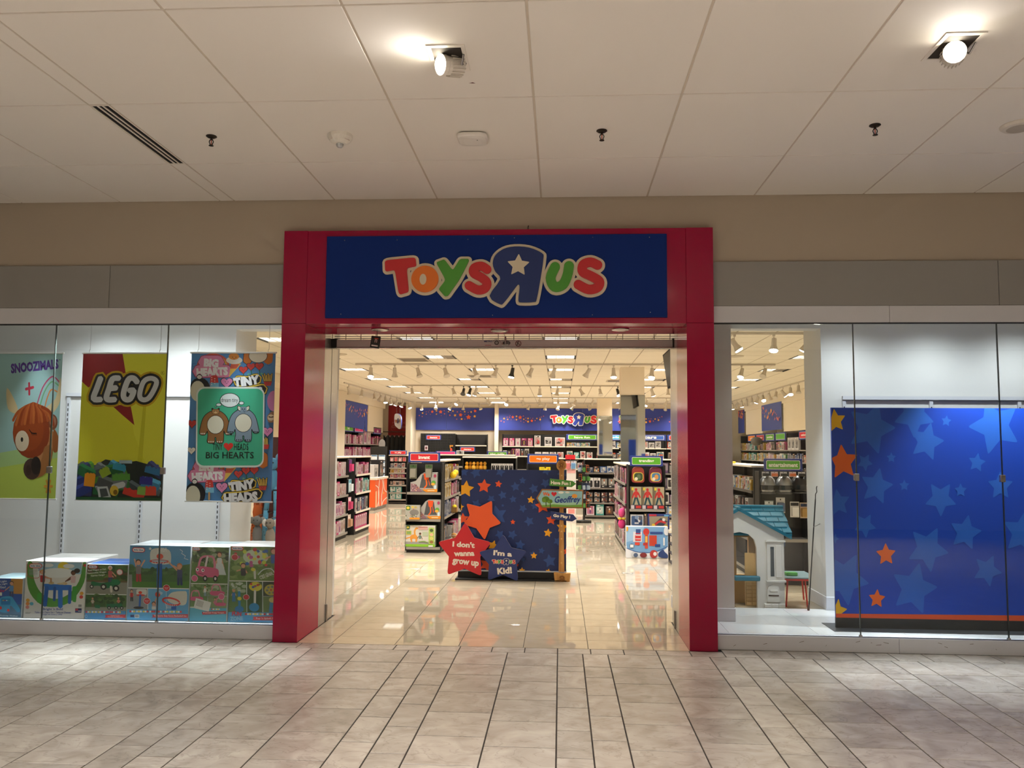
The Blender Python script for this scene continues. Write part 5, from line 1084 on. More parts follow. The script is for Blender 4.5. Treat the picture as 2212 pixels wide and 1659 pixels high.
# ---- near left aisle run (faces right)
PHR = 'near left aisle unit'
A = gondola('shelf_unit', 'black aisle shelf unit full of dolls, nearest on the left', -3.9, 6.72, PH, 1, 1.33, 1.45, .40, [.10, .43, .78, 1.13])
for l, (k, w_, h_) in enumerate((('doll', .15, .24), ('doll', .13, .25), ('plush_set', .14, .24), ('doll', .15, .25))): fill(A, 0, l, [k, 'doll', 'plush_set'], w_, h_, PHR, .14, None, .008, jit=1)
PHR = 'farther left aisle unit'
B = gondola('shelf_unit', 'black aisle shelf unit of pink boxes behind the nearest left one', -3.85, 8.43, PH, 1, 1.2, 1.45, .42, [.10, .43, .78, 1.13], rail=TOPW)
fill(B, 0, 0, 'doll', .15, .26, PHR, .14, 6, .006, vs=[0]); fill(B, 0, 1, ['white', 'blue', 'figure'], .12, .25, PHR, .16, 6, .05); fill(B, 0, 2, ['doll', 'teal', 'white'], .10, .26, PHR, .14, None, .01, jit=1); fill(B, 0, 3, ['doll', 'white', 'doll'], .17, .22, PHR, .14, None, .008, jit=1)
o = thing('peg_rack', 'narrow black peg panel with hanging packs between the two left aisle units', 'display rack', (-4.12, 8.06, 0), PH)
MB().box(0, .36, .05, .08, 0, 1.45, BLK).obj('back_panel', o); MB().box(0, .36, 0, .06, 0, .08, BLK).obj('base', o)
for z in (.30, .62, .95, 1.32): MB().tube((.17, .05, z+.1), (.17, -.21, z+.1), .005, M_STEEL, 6).obj('hook', o)
def pack(cols, wd, ht, nm='blister_pack'):
    p = Print((0, 0), (10, 0), (0, 10), (10, 10), wd, ht, -wd/2, 0, -ht, .0006)
    p.box(-wd/2, wd/2, 0, .004, -ht, 0, pm(cols[0])); p.rrect(1, 3.2, 9, 9.2, 1, cols[1]); p.rect(.6, .6, 9.4, 2.6, cols[2]); p.el(5, 1.3, .7, .6, '#26221f', 0, 8); p.el(5, 6, 2.2, 2.2, cols[3], 0, 10); p.rect(2.4, 7.6, 7.8, 8.6, cols[2])
    p.box(-wd*.36, wd*.36, -.05, 0, -ht*.9, -ht*.35, pm(cols[1])); return p.mesh(nm)
for i, (z, c, l) in enumerate(((.40, ('#d9c4b8', '#b58a6a', '#e0d2c4', '#7d5a44'), 'beige'), (.72, ('#e0a8b4', '#c2406a', '#f0dfe2', '#8d4a5a'), 'pink'), (1.05, ('#a8c8d0', '#e4ecee', '#5f9ab0', '#d8a0b0'), 'pale blue'), (1.42, ('#5a2f6a', '#d8457f', '#7a4a8a', '#e8c0d0'), 'purple'))):
    tag(inst(pack(c, .2, .24), 'blister_pack', None, (-3.92, 8.22, z), PH), '%s blister pack hanging on the narrow peg panel between left aisle units' % l, 'toy pack', 'packs on the narrow peg panel')

# ---- pink wall along the back left
PHR = 'the pink wall units'
Cw = gondola('wall_unit', 'tall black wall shelving full of pink dolls at back left', -7.0, 19.05, PH, 4, 1.44, 2.22, .45, [.10, .48, .90, 1.34, 1.79], top=False)
for s in range(4):
    for l in range(5):
        if s == 2 and l in (2, 4): continue
        fill(Cw, s, l, 'doll' if s != 3 else ['doll', 'figure'], .16+.02*((s+l) % 3), (.26, .28, .3, .32, .3)[l], '%s pink wall section' % ORD[s], .16, None, .02, jit=1, eps=.001)
for s, t, c in ((0, 'hot', GRN), (1, 'girls', PNK), (3, 'dolls', '#8d2f6a')):
    shelf_sign(t, c, 1.3, .26, (-6.99, 19.05+1.44*(s+.5), 1.98+.2), PH, '%s header sign over the %s pink wall section' % ({GRN: 'green', PNK: 'pink'}.get(c, 'plum'), ORD[s]), .22, .4, .001)
for i, (z, hh, ww) in enumerate(((1.80, .62, .44), (1.80, .44, .52))):
    tag(inst(item_mesh('doll', 2+i*2, ww, hh, .2, .001), 'toy_box', None, at(Cw, 2*1.44+.32+i*.6, .02, z), PH), ('tall white and pink doll carton on the third pink wall section', 'wide white and pink doll carton on the third pink wall section')[i], 'toy box')
# blue star banner above, draped on the left wall
def starband(p, seed, x0, x1, yf, n=34, sc=1.0):
    g = random.Random(seed)
    for i in range(n):
        x = x0+(x1-x0)*(i+g.uniform(.1, .9))/n; r = g.choice((1.2, 1.2, 1.6, 2.2, 2.2, 3.0, 4.6 if i % 4 == 0 else 2.0))*sc; y = yf(x)+g.uniform(-5.5, 5.5)*sc
        p.star(x, y, r, g.choice(('#e8693a', '#e8693a', '#e8a23a', '#d85a5a', '#c96a6a')), g.uniform(-15, 15), .48)
o = thing('star_banner', 'blue cloth banner with orange stars over the pink wall units', 'banner', (-6.955, 19.1, 2.33), PH)
MB().prism([(0, .02), (2.7, -.03), (2.76, .34), (2.84, -.06), (3.15, -.1), (3.13, .62), (3.2, .86), (0, .87)], 0, .01, mat('#2b3f92', .6)).obj('cloth', o)
p = Print((0, 0), (100, 0), (0, 27), (100, 27), 3.2, .87, 0, -.001, 0, .001, (1, .3, 98, 26)); starband(p, 5, 1, 97, lambda x: 4+7*sin(x/100*3.0), 40, .75); p.obj('print', o)
# red mural and black curtain in the back left corner
o = tag(MB().box(-6.99, -6.06, 26.03, 26.049, 2.1, 3.38, mat('#a01c22', .6)).obj('wall_mural'), 'crimson wall mural with faint script lettering above the black curtain', 'mural')
p = Print((834, 877), (888, 877), (834, 945), (888, 945), .93, 1.28, -6.99, 26.029, 2.1, .001, (834, 870, 888, 945)); p.text('MILLOC', 866, 914, 44, 4, '#b96a62', 0).text('Gorgeous', 864, 923, 44, 8, '#b96a62', .01, 0, .35); p.line(ell(846, 925, 5, 7, 0, 10, 90, 330), .6, '#a85850'); p.obj('lettering', o)
o = thing('black_curtain', 'black curtain on a rod closing the back left corner', 'curtain', (-7.0, 25.2, 0))
mb = MB(); N = 44; vs = [(i/N*.98, .05*sin(i/N*2*pi*5.5), z if z < 2 else 2.13+.05*cos(i/N*2*pi*5.5)) for z in (0.02, 1.1, 2.2) for i in range(N+1)]
mb.add(vs, [(r*(N+1)+i, r*(N+1)+i+1, (r+1)*(N+1)+i+1, (r+1)*(N+1)+i) for r in (0, 1) for i in range(N)], mat('#131312', .8)); mb.obj('cloth', o, smooth=True)
MB().tube((-.02, 0, 2.30), (1.1, 0, 2.30), .015, BLK).obj('rod', o)
for i in range(6): MB().lathe([(.016, -.006), (.028, -.006), (.028, .006), (.016, .006)], M_STEEL, (.09+i*.178, -.055, 2.13), 'y', 10).obj('eyelet', o)

# ---- orange counter and far left fixture
o = thing('service_counter', 'orange service counter with white swirls at the end of the left aisle', 'counter', (-4.88, 14.55, 0), PH)
MB().box(0, 1.5, .02, .9, .0, .08, M_STEEL).obj('plinth', o); MB().bevbox(0, 1.5, 0, .9, .08, .80, mat('#e0581f', .45), .004).obj('body', o); MB().bevbox(-.02, 1.52, -.03, .92, .80, .86, TOPW, .004).obj('worktop', o)
p = Print((580, 460), (790, 430), (580, 770), (785, 720), 1.5, .72, 0, -.0008, .08, .0008, (570, 425, 795, 790))
for q in ([(590, 520), (640, 560), (640, 700), (600, 790)], [(655, 450), (636, 600), (650, 780)], [(690, 440), (715, 520), (690, 640), (700, 780)], [(720, 440), (740, 560), (800, 590)], [(800, 640), (720, 690), (680, 780)]): p.line(q, 9, '#f0e4d8')
p.poly([(585, 590), (608, 580), (610, 780), (585, 790)], '#f0b48a').star(722, 600, 16, '#e8b03a'); p.obj('print', o)
tag(inst(item_mesh('white', 1, .5, .34, .3, .001), 'carton', None, (-4.95, 14.95, .8605), PH), 'white carton standing on the orange service counter', 'box')
tag(inst(item_mesh('dark', 0, .45, .46, .25, .001), 'display_box', None, (-4.95, 15.6, .8605), PH), 'patterned display box standing on the orange service counter', 'box')
PHR = 'far left end rack'
G = gondola('end_rack', 'black end rack with red sign behind the orange counter', -5.08, 17.2, 0, 1, .55, 1.42, .35, [.14, .34, .56, .77, .92, 1.07], cat='display rack')
fill(G, 0, 0, 'teal', .17, .17, PHR, .12, 3, .006, eps=.001); fill(G, 0, 1, 'teal', .17, .17, PHR, .12, 2, .006, eps=.001); fill(G, 0, 2, ['dark', 'plush_set'], .08, .12, PHR, .1, 5, .01, eps=.001); fill(G, 0, 3, ['white', 'doll'], .1, .10, PHR, .1, 4, .01, eps=.001); fill(G, 0, 4, ['yellow', 'plush_set'], .1, .12, PHR, .1, 4, .01, eps=.001); fill(G, 0, 5, ['blue', 'white'], .1, .14, PHR, .1, 4, .012, eps=.001)
for i in range(4): tag(inst(pack([('#e8d8d8', '#c8a0a0', '#b0343a', '#d8c0b8'), ('#d8ccc8', '#b04a4a', '#c04a50', '#e0d0c8')][i % 2], .10, .13), 'blister_pack', None, (-5.0+i*.125, 17.24, 1.385)), 'small pack, %s from left, hanging at top of far left end rack' % ORD[i], 'toy pack', 'packs on far left end rack')
shelf_sign('go play', RED_, .52, .13, (-4.81, 17.19, 1.45), 0, 'red go play sign on the far left end rack', .4, .42, .001)
H_ = gondola('shelf_unit', 'black shelf run receding behind the far left end rack', -4.52, 17.6, PH, 2, 1.2, 1.42, .3, [.12, .5, .85, 1.12])
for s in range(2):
    for l in range(4): fill(H_, s, l, ['yellow', 'bright', 'plush_set'], .15, .22, 'far left run, %s bay' % ORD[s], .12, None, .01, jit=1, eps=.001)
o = thing('cap_rack', 'dark rack of blue and white packs left of the far end rack', 'display rack', (-5.75, 17.6, 0)); MB().box(0, .5, .05, .1, 0, 1.7, BLK).obj('back_panel', o); MB().box(0, .5, -.1, .1, 0, .08, BLK).obj('base', o)
for r in range(4):
    for c in range(2): tag(inst(pack(('#c9d4dc', '#e4e8ea', '#2f5f86', '#4a7a9a'), .2, .16), 'blister_pack', None, (-5.63+c*.24, 17.63, 1.44-r*.19)), 'blue and white pack, %s row, %s one, on the far left cap rack' % (ORD[r], ('left', 'right')[c]), 'toy pack', 'packs on the far left cap rack')
tag(MB().prism(ell(0, .11, .10, .15, 0, 16), 0, .01, mat('#77736f', .5)).obj('arched_card', None, (-5.40, 17.66, 1.66)), 'grey arched card standing above the far left cap rack', 'sign')

# ---- dinosaur end cap and the aisle run behind it
E1 = gondola('endcap_rack', 'black wire end cap with red sign and dinosaur playsets', -2.43, 5.93, 0, 1, .56, 1.40, .30, [.085, .52, .94], cat='display rack', top=False)
for q in (0, .56):
    mb = MB()
    for z in [.05+i*.1 for i in range(14)]: mb.tube((q, 0, z), (q, .3, z), .003, BLK, 4)
    for y in (0, .1, .2): mb.tube((q, y, 0), (q, y, 1.4), .003, BLK, 4)
    mb.obj('wire_side', E1['o'])
shelf_sign('invent', RED_, .505, .16, (-2.15, 5.92, 1.415), 0, 'red invent sign topping the dinosaur end cap', .36, .36, .0004)
for i, x in enumerate((-2.33, -2.08)): tag(inst(pack(('#6b6b5a', '#8a8678', '#3f5a30', '#a04a40'), .115, .23), 'blister_pack', None, (x, 5.96, 1.385)), 'dinosaur figure pack hanging at the %s of the top of the dinosaur end cap' % ('left', 'right')[i], 'toy pack', 'dinosaur packs')
def volcano(label, x, z, wd=.43, ht=.315, s=1):
    o = thing('playset_box', label, 'toy box', (x, 5.96, z), 0, 'volcano playset boxes')
    pts = [(-.5, 0), (.5, 0), (.5, .98), (.46, 1), (.0, 1), (-.12, .9), (-.3, .58), (-.5, .5)]
    MB().prism([(a*wd, b*ht) for a, b in pts], 0, .12, pm('#8f8c88')).obj('carton', o)
    p = Print((0, 0), (100, 0), (0, 72), (100, 72), wd, ht, -wd/2, -.0003, 0, .0003)
    p.poly([(2, 70), (2, 38), (22, 30), (40, 8), (60, 2), (98, 3), (98, 62), (55, 64), (40, 58)], '#a6a29c').poly([(44, 8), (72, 8), (78, 40), (86, 56), (34, 56), (38, 36)], '#4a4c4e').poly([(48, 4), (70, 4), (68, 22), (62, 28), (52, 26)], '#d8501f').line([(58, 26), (60, 44), (52, 56)], 5, '#d8601f').line([(66, 24), (72, 46)], 3, '#c8501f')
    p.poly([(2, 70), (2, 40), (18, 42), (34, 56), (46, 70)], '#8d6a72'); g = random.Random(3)
    for i in range(16): p.el(g.uniform(3, 30), g.uniform(44, 68), 2.2, 1.8, ('#c9b8b0', '#5a3a40', '#d88a5a')[i % 3], 0, 7)
    p.el(86, 36, 8, 7, '#5a9a3c').el(84, 42, 7, 5, '#d8a03a').el(91, 12, 5, 6, '#a03a5a').rect(88, 46, 96, 60, '#c4dbe4'); p.poly([(44, 61), (100, 59), (100, 70), (58, 71)], '#e08a1f').rect(64, 64, 90, 66.5, '#f0d8b0'); p.obj('print', o)
volcano('grey and orange volcano playset box on the top shelf of the dinosaur end cap', -2.155, .9405)
volcano('grey and orange volcano playset box on the middle shelf of the dinosaur end cap', -2.08, .5205, .40, .31)
o = thing('playset_box', 'smaller dinosaur playset box in front of the lower volcano box', 'toy box', (-2.31, 5.86, .5205), 0)
MB().bevbox(-.115, .115, 0, .09, 0, .225, pm('#8f8c80'), .004).obj('carton', o)
p = Print((0, 0), (100, 0), (0, 98), (100, 98), .226, .221, -.113, -.0003, .002, .0003); p.rect(0, 0, 100, 98, '#a3a198').rrect(3, 3, 34, 34, 8, '#3f6a34').el(18, 18, 11, 9, '#d8c04a').poly([(28, 48), (58, 22), (66, 40), (40, 62)], '#d8501f').el(62, 50, 32, 22, '#77746f').el(50, 12, 9, 8, '#c9b04a').el(72, 14, 9, 8, '#b0a060').rect(30, 84, 100, 96, '#e08a1f'); g = random.Random(5)
for i in range(14): p.el(g.uniform(4, 80), g.uniform(66, 84), 3.5, 3, ('#3f3a34', '#d8cfc4', '#8d5a44', '#5a8a3c')[i % 4], 0, 7)
p.obj('print', o)
o = thing('playset_box', 'large green and white dinosaur box with a child, bottom of the dinosaur end cap', 'toy box', (-2.195, 5.944, .0925), 0)
MB().bevbox(-.235, .235, 0, .25, 0, .335, pm('#9fb08c'), .004).obj('carton', o)
p = Print((980, 978), (1330, 978), (985, 1230), (1325, 1230), .464, .331, -.232, -.0003, .002, .0003, (978, 975, 1336, 1234)); p.rect(975, 975, 1340, 1235, '#c6c2b8').rect(975, 1170, 1340, 1200, '#8f8c88').rect(975, 1200, 1340, 1235, '#7fb52c')
p.line([(985, 1135), (1040, 1118), (1075, 1115)], 14, '#cf8a3a').poly(smooth([(1035, 1110), (1080, 1085), (1120, 1110), (1115, 1170), (1098, 1170), (1095, 1140), (1060, 1140), (1062, 1172), (1046, 1172)], True), '#cf8a3a').line([(1095, 1110), (1086, 1050), (1100, 1015)], 20, '#d2903e').el(1110, 1012, 18, 12, '#d2903e').el(1113, 1008, 3, 3, K)
p.kid(1152, 1078, 20, SKD, '#2a1d16', '#5f7a72', '#5f7a72', (-1.6, 1.4), (1.3, 1.9), 0); p.rrect(1252, 1002, 1318, 1196, 12, '#9cb85a')
for y, c in ((1035, '#4a5a34'), (1085, '#d8b08a'), (1130, '#c9c46a'), (1172, '#8d6a3a')): p.el(1286, y, 22, 19, c)
p.rect(986, 1042, 1048, 1088, '#c9b83a').rect(992, 1048, 1042, 1082, '#7d9a5a').poly([(985, 980), (1030, 980), (1024, 1026), (990, 1026)], '#2f5a2a').el(1006, 1002, 14, 12, '#c9b04a').rect(1130, 992, 1240, 1002, '#c98a84').rect(1130, 1008, 1240, 1026, '#d0a098').rect(1180, 1052, 1240, 1100, '#a8b49a').rect(1250, 1212, 1302, 1228, '#e8e4dc').line([(1140, 1172), (1200, 1166), (1235, 1178)], 10, '#7d9a4a'); p.obj('print', o)
PHR = 'dinosaur run'
E2 = gondola('shelf_unit', 'black aisle shelf run receding behind the dinosaur end cap', -1.87, 6.24, PH, 2, 1.08, 1.42, .27, [.10, .52, .83, 1.12])
fill(E2, 0, 3, 'yellow', .09, .24, PHR+', near bay', .12, None, .008, jit=1); fill(E2, 0, 2, 'yellow', .075, .24, PHR+', near bay', .12, None, .006, vs=[0, 1]); fill(E2, 0, 1, 'blue', .05, .25, PHR+', near bay', .12, None, .005, jit=1); fill(E2, 0, 0, ['blue', 'dark'], .13, .28, PHR+', near bay', .12, 4, .02)
for l in range(4): fill(E2, 1, l, (['figure', 'doll', 'bright'], ['doll', 'white', 'figure'], ['figure', 'white', 'doll'], ['doll', 'bright', 'figure'])[l], .1, .232, PHR+', far bay', .12, None, .008, jit=1)
o = thing('plush_duck', 'yellow soft toy lying on the front edge of the dinosaur run', 'plush toy', at(E2, .8, -.07, 1.127), PH); MB().ball((0, .03, .06), (.1, .06, .06), mat('#d8b41f', .9)).obj('body', o, smooth=True); MB().ball((.08, .0, .1), (.05, .05, .05), mat('#dcbc2f', .9)).obj('head', o, smooth=True)
o = thing('wire_basket', 'pale wire basket of small toys at the foot of the dinosaur run', 'basket', at(E2, .62, -.12, .0), PH)
mb = MB()
for z in (.02, .1, .19): mb.path([(-.13, -.06, z), (.13, -.06, z), (.13, .09, z), (-.13, .09, z), (-.13, -.06, z)], .004, mat('#c9c9cc', .3, .6), 5)
for x in (-.13, -.065, 0, .065, .13): mb.tube((x, -.06, .0), (x, -.06, .19), .004, mat('#c9c9cc', .3, .6), 5)
mb.obj('wires', o)
for i, (x, z, c) in enumerate(((-.07, .1, '#d8d0c8'), (.02, .09, '#c9a06a'), (.08, .11, '#8d9ab8'), (-.01, .18, '#e0d8d0'), (-.08, .19, '#b8864a'))): tag(MB().ball((0, 0, 0), (.05, .045, .045), mat(c, .8), 10, 6).obj('small_plush', None, at(E2, .62+x, -.10, z), 0, True), '%s small soft toy in the wire basket by the dinosaur run' % ('white', 'tan', 'grey blue', 'cream', 'brown')[i], 'plush toy')
o = thing('cardboard_tray', 'small brown cardboard tray of yellow toys on dinosaur run far bay', 'tray', at(E2, 1.16, -.07, .521), PH); MB().box(-.09, .09, 0, .1, 0, .01, pm('#8d6a3a')).box(-.09, .09, 0, .005, 0, .1, pm('#9a7440')).box(-.09, -.085, 0, .1, 0, .1, pm('#8d6a3a')).box(.085, .09, 0, .1, 0, .1, pm('#8d6a3a')).obj('tray', o)
for i, (x, c) in enumerate(((-.045, '#d8c41f'), (.0, '#e0cc3a'), (.05, '#c9b41f'))): tag(MB().ball((0, 0, 0), (.04, .035, .05), mat(c, .8), 10, 6).obj('small_plush', None, at(E2, 1.16+x, -.02, .61), 0, True), 'small yellow soft toy, %s from left in the brown cardboard tray' % ORD[i], 'plush toy')

# ---- aisles behind the star display
PHR = 'middle aisle unit'
I1 = gondola('shelf_unit', 'black shelf unit facing the entrance behind the star display', -2.02, 10.0, 0, 2, .55, 1.45, .4, [.1, .5, .85, 1.19])
for i in range(6):
    o = thing('plush_chick', 'yellow plush chick, %s from left on the top shelf of the middle aisle unit' % ORD[i], 'plush toy', (-1.95+i*.075, 10.09+.03*(i % 2), 1.191), 0, 'yellow plush chicks'); c = mat(('#d89a1f', '#c98a1f', '#dca63a')[i % 3], .9)
    MB().ball((0, 0, .06), (.045, .04, .06), c, 8, 6).obj('body', o, smooth=True); MB().ball((.005, -.02, .145), (.035, .035, .037), c, 8, 6).obj('head', o, smooth=True); MB().tube((.005, -.05, .14), (.005, -.07, .137), .009, mat('#c8641f'), 6, .002).obj('beak', o)
fill(I1, 1, 3, 'dark', .085, .145, PHR, .1, 5, .006, vs=[2]); 
I2 = gondola('shelf_unit', 'pale topped shelf unit crossing the store behind the middle aisle unit', -3.25, 13.6, 0, 2, 1.05, 1.47, .45, [.1, .5, .9, 1.2])
shelf_sign('', PNK, .56, .14, (-3.1, 15.2, 1.44), 0, 'pink aisle sign partly hidden behind the red invent sign', eps=.001)
I3 = gondola('shelf_unit', 'shelf unit below the pink and green aisle signs far behind the display', -3.5, 15.25, 0, 4, .7, 1.43, .4, [.1, .6, 1.1])
shelf_sign('infant - toddler', GRN, .56, .14, (-1.70, 15.2, 1.44), 0, 'green infant - toddler aisle sign left of the orange sign', .7, .38, .001)
tag(inst(item_mesh('white', 1, .2, .14, .1, .001), 'toy_box', None, (-2.75, 15.45, 1.459)), 'small grey box lying on top of the unit under the far aisle signs', 'toy box')
o = thing('toy_stand', 'orange and red toy standing on top of the far aisle unit', 'toy', (-3.0, 15.5, 1.459)); MB().lathe([(.0, 0), (.05, 0), (.03, .14), (.018, .2), (0, .2)], mat('#d8402a', .5), n=10).obj('body', o); MB().box(-.045, .05, -.01, .01, .24, .28, mat('#c8862a', .5)).tube((-.03, 0, .19), (-.03, 0, .25), .01, mat('#d89a2a')).obj('top', o)
J1 = gondola('endcap_rack', 'black end cap with orange sign right behind the star display', -.54, 6.3, 0, 1, .54, 1.40, .3, [.1, .5, .9], cat='display rack', top=False)
fill(J1, 0, 2, ['figure', 'dark'], .12, .2, 'the orange signed end cap', .1, 4, .01); fill(J1, 0, 1, 'bright', .16, .26, 'the orange signed end cap', .12, 3, .01)
shelf_sign('go play', ORG, .505, .158, (-.28, 6.29, 1.40), 0, 'orange go play sign above the star display', .44, .36, .0004)
o = tag(MB().bevbox(-.09, .09, 0, .006, 0, .06, pm('#e8d41f'), .001).box(-.004, .004, .002, .006, .055, .115, M_DARK).obj('price_card', None, (-.25, 6.285, 1.29)), 'yellow price card hanging below the orange go play sign', 'sign'); p = Print((0, 0), (100, 0), (0, 33), (100, 33), .18, .06, -.09, -.0005, 0, .0004); p.rect(10, 8, 44, 12, '#b0a23a').rect(10, 16, 44, 20, '#b0a23a').el(54, 6, 8, 5, '#22201a').text('49', 80, 19, 20, 14, '#b03a2a', .03); p.obj('print', o)
# white card stand and spinner
o = thing('card_stand', 'white card stand with red header behind the wooden signpost', 'display rack', (.14, 11.55, 0)); MB().box(0, .21, .03, .2, 0, 1.26, pm('#ded8d2')).obj('body', o)
p = Print((0, 0), (20, 0), (0, 120), (20, 120), .21, 1.26, 0, .0295, 0, .001); MB().tube((.0, .03, 1.39), (.26, .03, 1.39), .004, M_STEEL, 5).tube((.1, .04, 1.2), (.1, .03, 1.39), .004, M_STEEL, 5).obj('hanger', o); p.rect(1, 2, 19, 14, '#e0a8a8').rect(1, 16, 19, 44, '#e6e2e0').line([(3, 34), (8, 31), (13, 34), (18, 31)], 1.6, '#6a8ab8').rect(2, 48, 18, 70, '#d8c0bc').rect(1, 84, 19, 116, '#e2d8d4').rect(3, 90, 17, 100, '#d88a84'); p.obj('print', o)
o = tag(MB().box(-.11, .11, 0, .01, 0, .1, pm('#d8303a')).obj('tag_card', None, (.22, 11.5, 1.42)), 'small red card above the white card stand', 'sign'); MB().tube((0, .012, 0), (0, .012, -.18), .005, M_STEEL, 5).obj('stem', o)
for i, c in enumerate((('#e8b0b0', '#d87a80', '#f0e0e0', '#f4ecec'), ('#b8d0e4', '#6a9ac8', '#e4ecf2', '#f0f4f6'))): tag(inst(pack(c, .11, .19), 'blister_pack', None, (.17+i*.12, 11.57, 1.388)), '%s card pack hanging above the white card stand' % ('pink', 'pale blue')[i], 'toy pack')
o = thing('spinner_rack', 'black spinner rack of small dark packs beside the white card stand', 'display rack', (.53, 11.75, 0)); MB().lathe([(0, 0), (.17, 0), (.17, .05), (.02, .07), (.02, 1.40), (0, 1.40)], BLK, n=16).obj('column', o)
for r in range(5):
    mb = MB()
    for a in range(6): t = a*pi/3; mb.tube((0, 0, 1.30-r*.2), (.1*cos(t), .1*sin(t), 1.30-r*.2), .004, M_STEEL, 4)
    mb.obj('arms', o)
g = random.Random(6)
for r in range(5):
    for a in range(3): t = -pi/2+(a-1)*.75; cc = g.choice([('#2a2a2c', '#4a7a3a', '#1f1d1c', '#6ab04a'), ('#c8602a', '#2a2624', '#1f1d1c', '#e0c8b0'), ('#22365f', '#8d9aa8', '#1f2430', '#c9c4bc')]); tag(inst(pack(cc, .085, .16), 'blister_pack', None, (.53+.12*cos(t), 11.75+.12*sin(t), 1.29-r*.2), t+pi/2), 'small pack on spinner rack, %s tier, %s' % (ORD[r], ('left', 'centre', 'right')[a]), 'toy pack', 'packs on the spinner rack')

# ---- shelf run across the right of the store
PHR = 'right cross aisle'
R1 = gondola('shelf_unit', 'dark shelf unit of collectible boxes facing the entrance on the right', .58, 12.8, 0, 3, .88, 1.40, .45, [.08, .38, .73, 1.09], rail=M_STEEL)
fill(R1, 0, 3, ['blue', 'dark', 'figure'], .16, .15, PHR+', left bay', .14, None, .012, jit=1, eps=.001); fill(R1, 0, 2, 'dark', .16, .24, PHR+', left bay', .14, None, .012, eps=.001, vs=[2, 0, 1]); fill(R1, 0, 1, 'dark', .155, .125, PHR+', left bay', .14, None, .02, eps=.001, stack=2, vs=[0, 1]); fill(R1, 0, 0, ['dark', 'doll', 'teal'], .17, .26, PHR+', left bay', .14, None, .04, eps=.001, jit=1)
for s in (1, 2):
    for l in range(4): fill(R1, s, l, ['bright', 'dark', 'figure'], .17, .24, PHR+(', middle bay' if s == 1 else ', right bay'), .14, None, .012, eps=.001, jit=1)
for i in range(4): tag(inst(item_mesh(('dark', 'figure')[i % 2], i, .09, .11, .09, .001), 'toy_box', None, (1.3+i*.1, 12.95, 1.4285)), 'small dark box, %s from left on top of the right cross aisle unit' % ORD[i], 'toy box', 'boxes on top of the right cross aisle')
# ---- end cap of figures on the right
T1 = gondola('endcap_rack', 'black end cap with green trending sign beside the right jamb', 1.055, 5.85, 0, 1, .56, 1.40, .30, [.09, .42, .72], cat='display rack', top=False)
shelf_sign('trending', GRN, .505, .16, (1.325, 5.83, 1.385), 0, 'green trending sign on the right end cap', .46, .34, .0004)
for i, (x, c, l) in enumerate(((1.2, ('#8d3a30', '#3a4a30', '#c9b04a', '#5a6a4a'), 'red and green'), (1.47, ('#6a2a3a', '#4a7a9a', '#d8b04a', '#c98a4a'), 'purple and blue'))):
    o = thing('carry_pack', '%s rounded carry pack hanging under the green trending sign' % l, 'toy pack', (x, 5.86, 1.13)); MB().prism(rounded([(-.10, 0), (.10, 0), (.09, .2), (.05, .24), (-.05, .24), (-.09, .2)], .25), 0, .1, pm(c[0])).obj('body', o)
    p = Print((0, 0), (20, 0), (0, 24), (20, 24), .2, .24, -.1, -.0005, 0, .0005); p.rrect(2, 8, 18, 22, 5, c[2]).rrect(4, 9, 17, 21, 4, c[1]).el(11, 15, 3, 4, c[3]).el(7, 18, 2.5, 2.5, '#d8d0b8'); p.obj('print', o)
for i in range(3):
    o = thing('figure_box', 'tall window box of a red and teal figure, %s on trending end cap' % ORD[i], 'toy box', (1.165+i*.175, 5.866, .7205), 0, 'red and teal figure boxes'); MB().bevbox(-.085, .085, 0, .1, 0, .345, pm('#7d7460'), .003).obj('carton', o)
    p = Print((0, 0), (100, 0), (0, 200), (100, 200), .166, .341, -.083, -.0003, .002, .0004); p.rect(0, 0, 100, 200, '#a0957a').poly([(0, 0), (26, 0), (14, 200), (0, 200)], '#6a5f4c').el(52, 24, 12, 14, '#a32a2a').poly(smooth([(40, 40), (66, 40), (78, 60), (64, 76), (64, 100), (38, 100), (38, 76), (26, 60)], True), '#b03230').line([(32, 56), (18, 96)], 13, '#a32a2a').line([(72, 56), (88, 92)], 13, '#a32a2a').line([(44, 100), (26, 160)], 17, '#26434a').line([(60, 100), (80, 160)], 17, '#26434a').rect(0, 160, 100, 200, '#43303c').rect(50, 168, 96, 190, '#b0302c').rect(4, 164, 34, 196, '#b8b0b4').rect(10, 4, 30, 30, '#c9b43a'); p.obj('print', o)
tag(inst(item_mesh('blue', 2, .2, .22, .14, .0005), 'toy_box', None, (1.18, 5.868, .4205)), 'grey blue figure box at lower left of the right end cap', 'toy box'); tag(inst(item_mesh('figure', 1, .05, .24, .1, .0005), 'toy_box', None, (1.315, 5.87, .4205)), 'narrow dark box between two toys on the right end cap', 'toy box')
o = thing('vehicle_box', 'wide navy box showing a red racing toy on the right end cap', 'toy box', (1.51, 5.866, .4215)); MB().bevbox(-.165, .165, 0, .14, 0, .235, pm('#2c3566'), .003).obj('carton', o)
p = Print((0, 0), (100, 0), (0, 70), (100, 70), .326, .231, -.163, -.0003, .002, .0004); p.rect(0, 0, 100, 70, '#343c70').poly([(6, 12), (94, 10), (90, 58), (8, 60)], '#8d826a').poly([(22, 52), (60, 18), (92, 34), (70, 56)], '#3a3f4a').line([(32, 50), (56, 34), (80, 40)], 10, '#b03030').el(74, 26, 7, 7, '#d8d4d0').el(26, 52, 8, 7, '#d8b43a').el(84, 56, 9, 6, '#c8a02a').rect(6, 2, 40, 10, '#b03038').rect(76, 3, 98, 11, '#5a9ac8').rect(4, 62, 70, 68, '#d0ccd4'); p.obj('print', o)
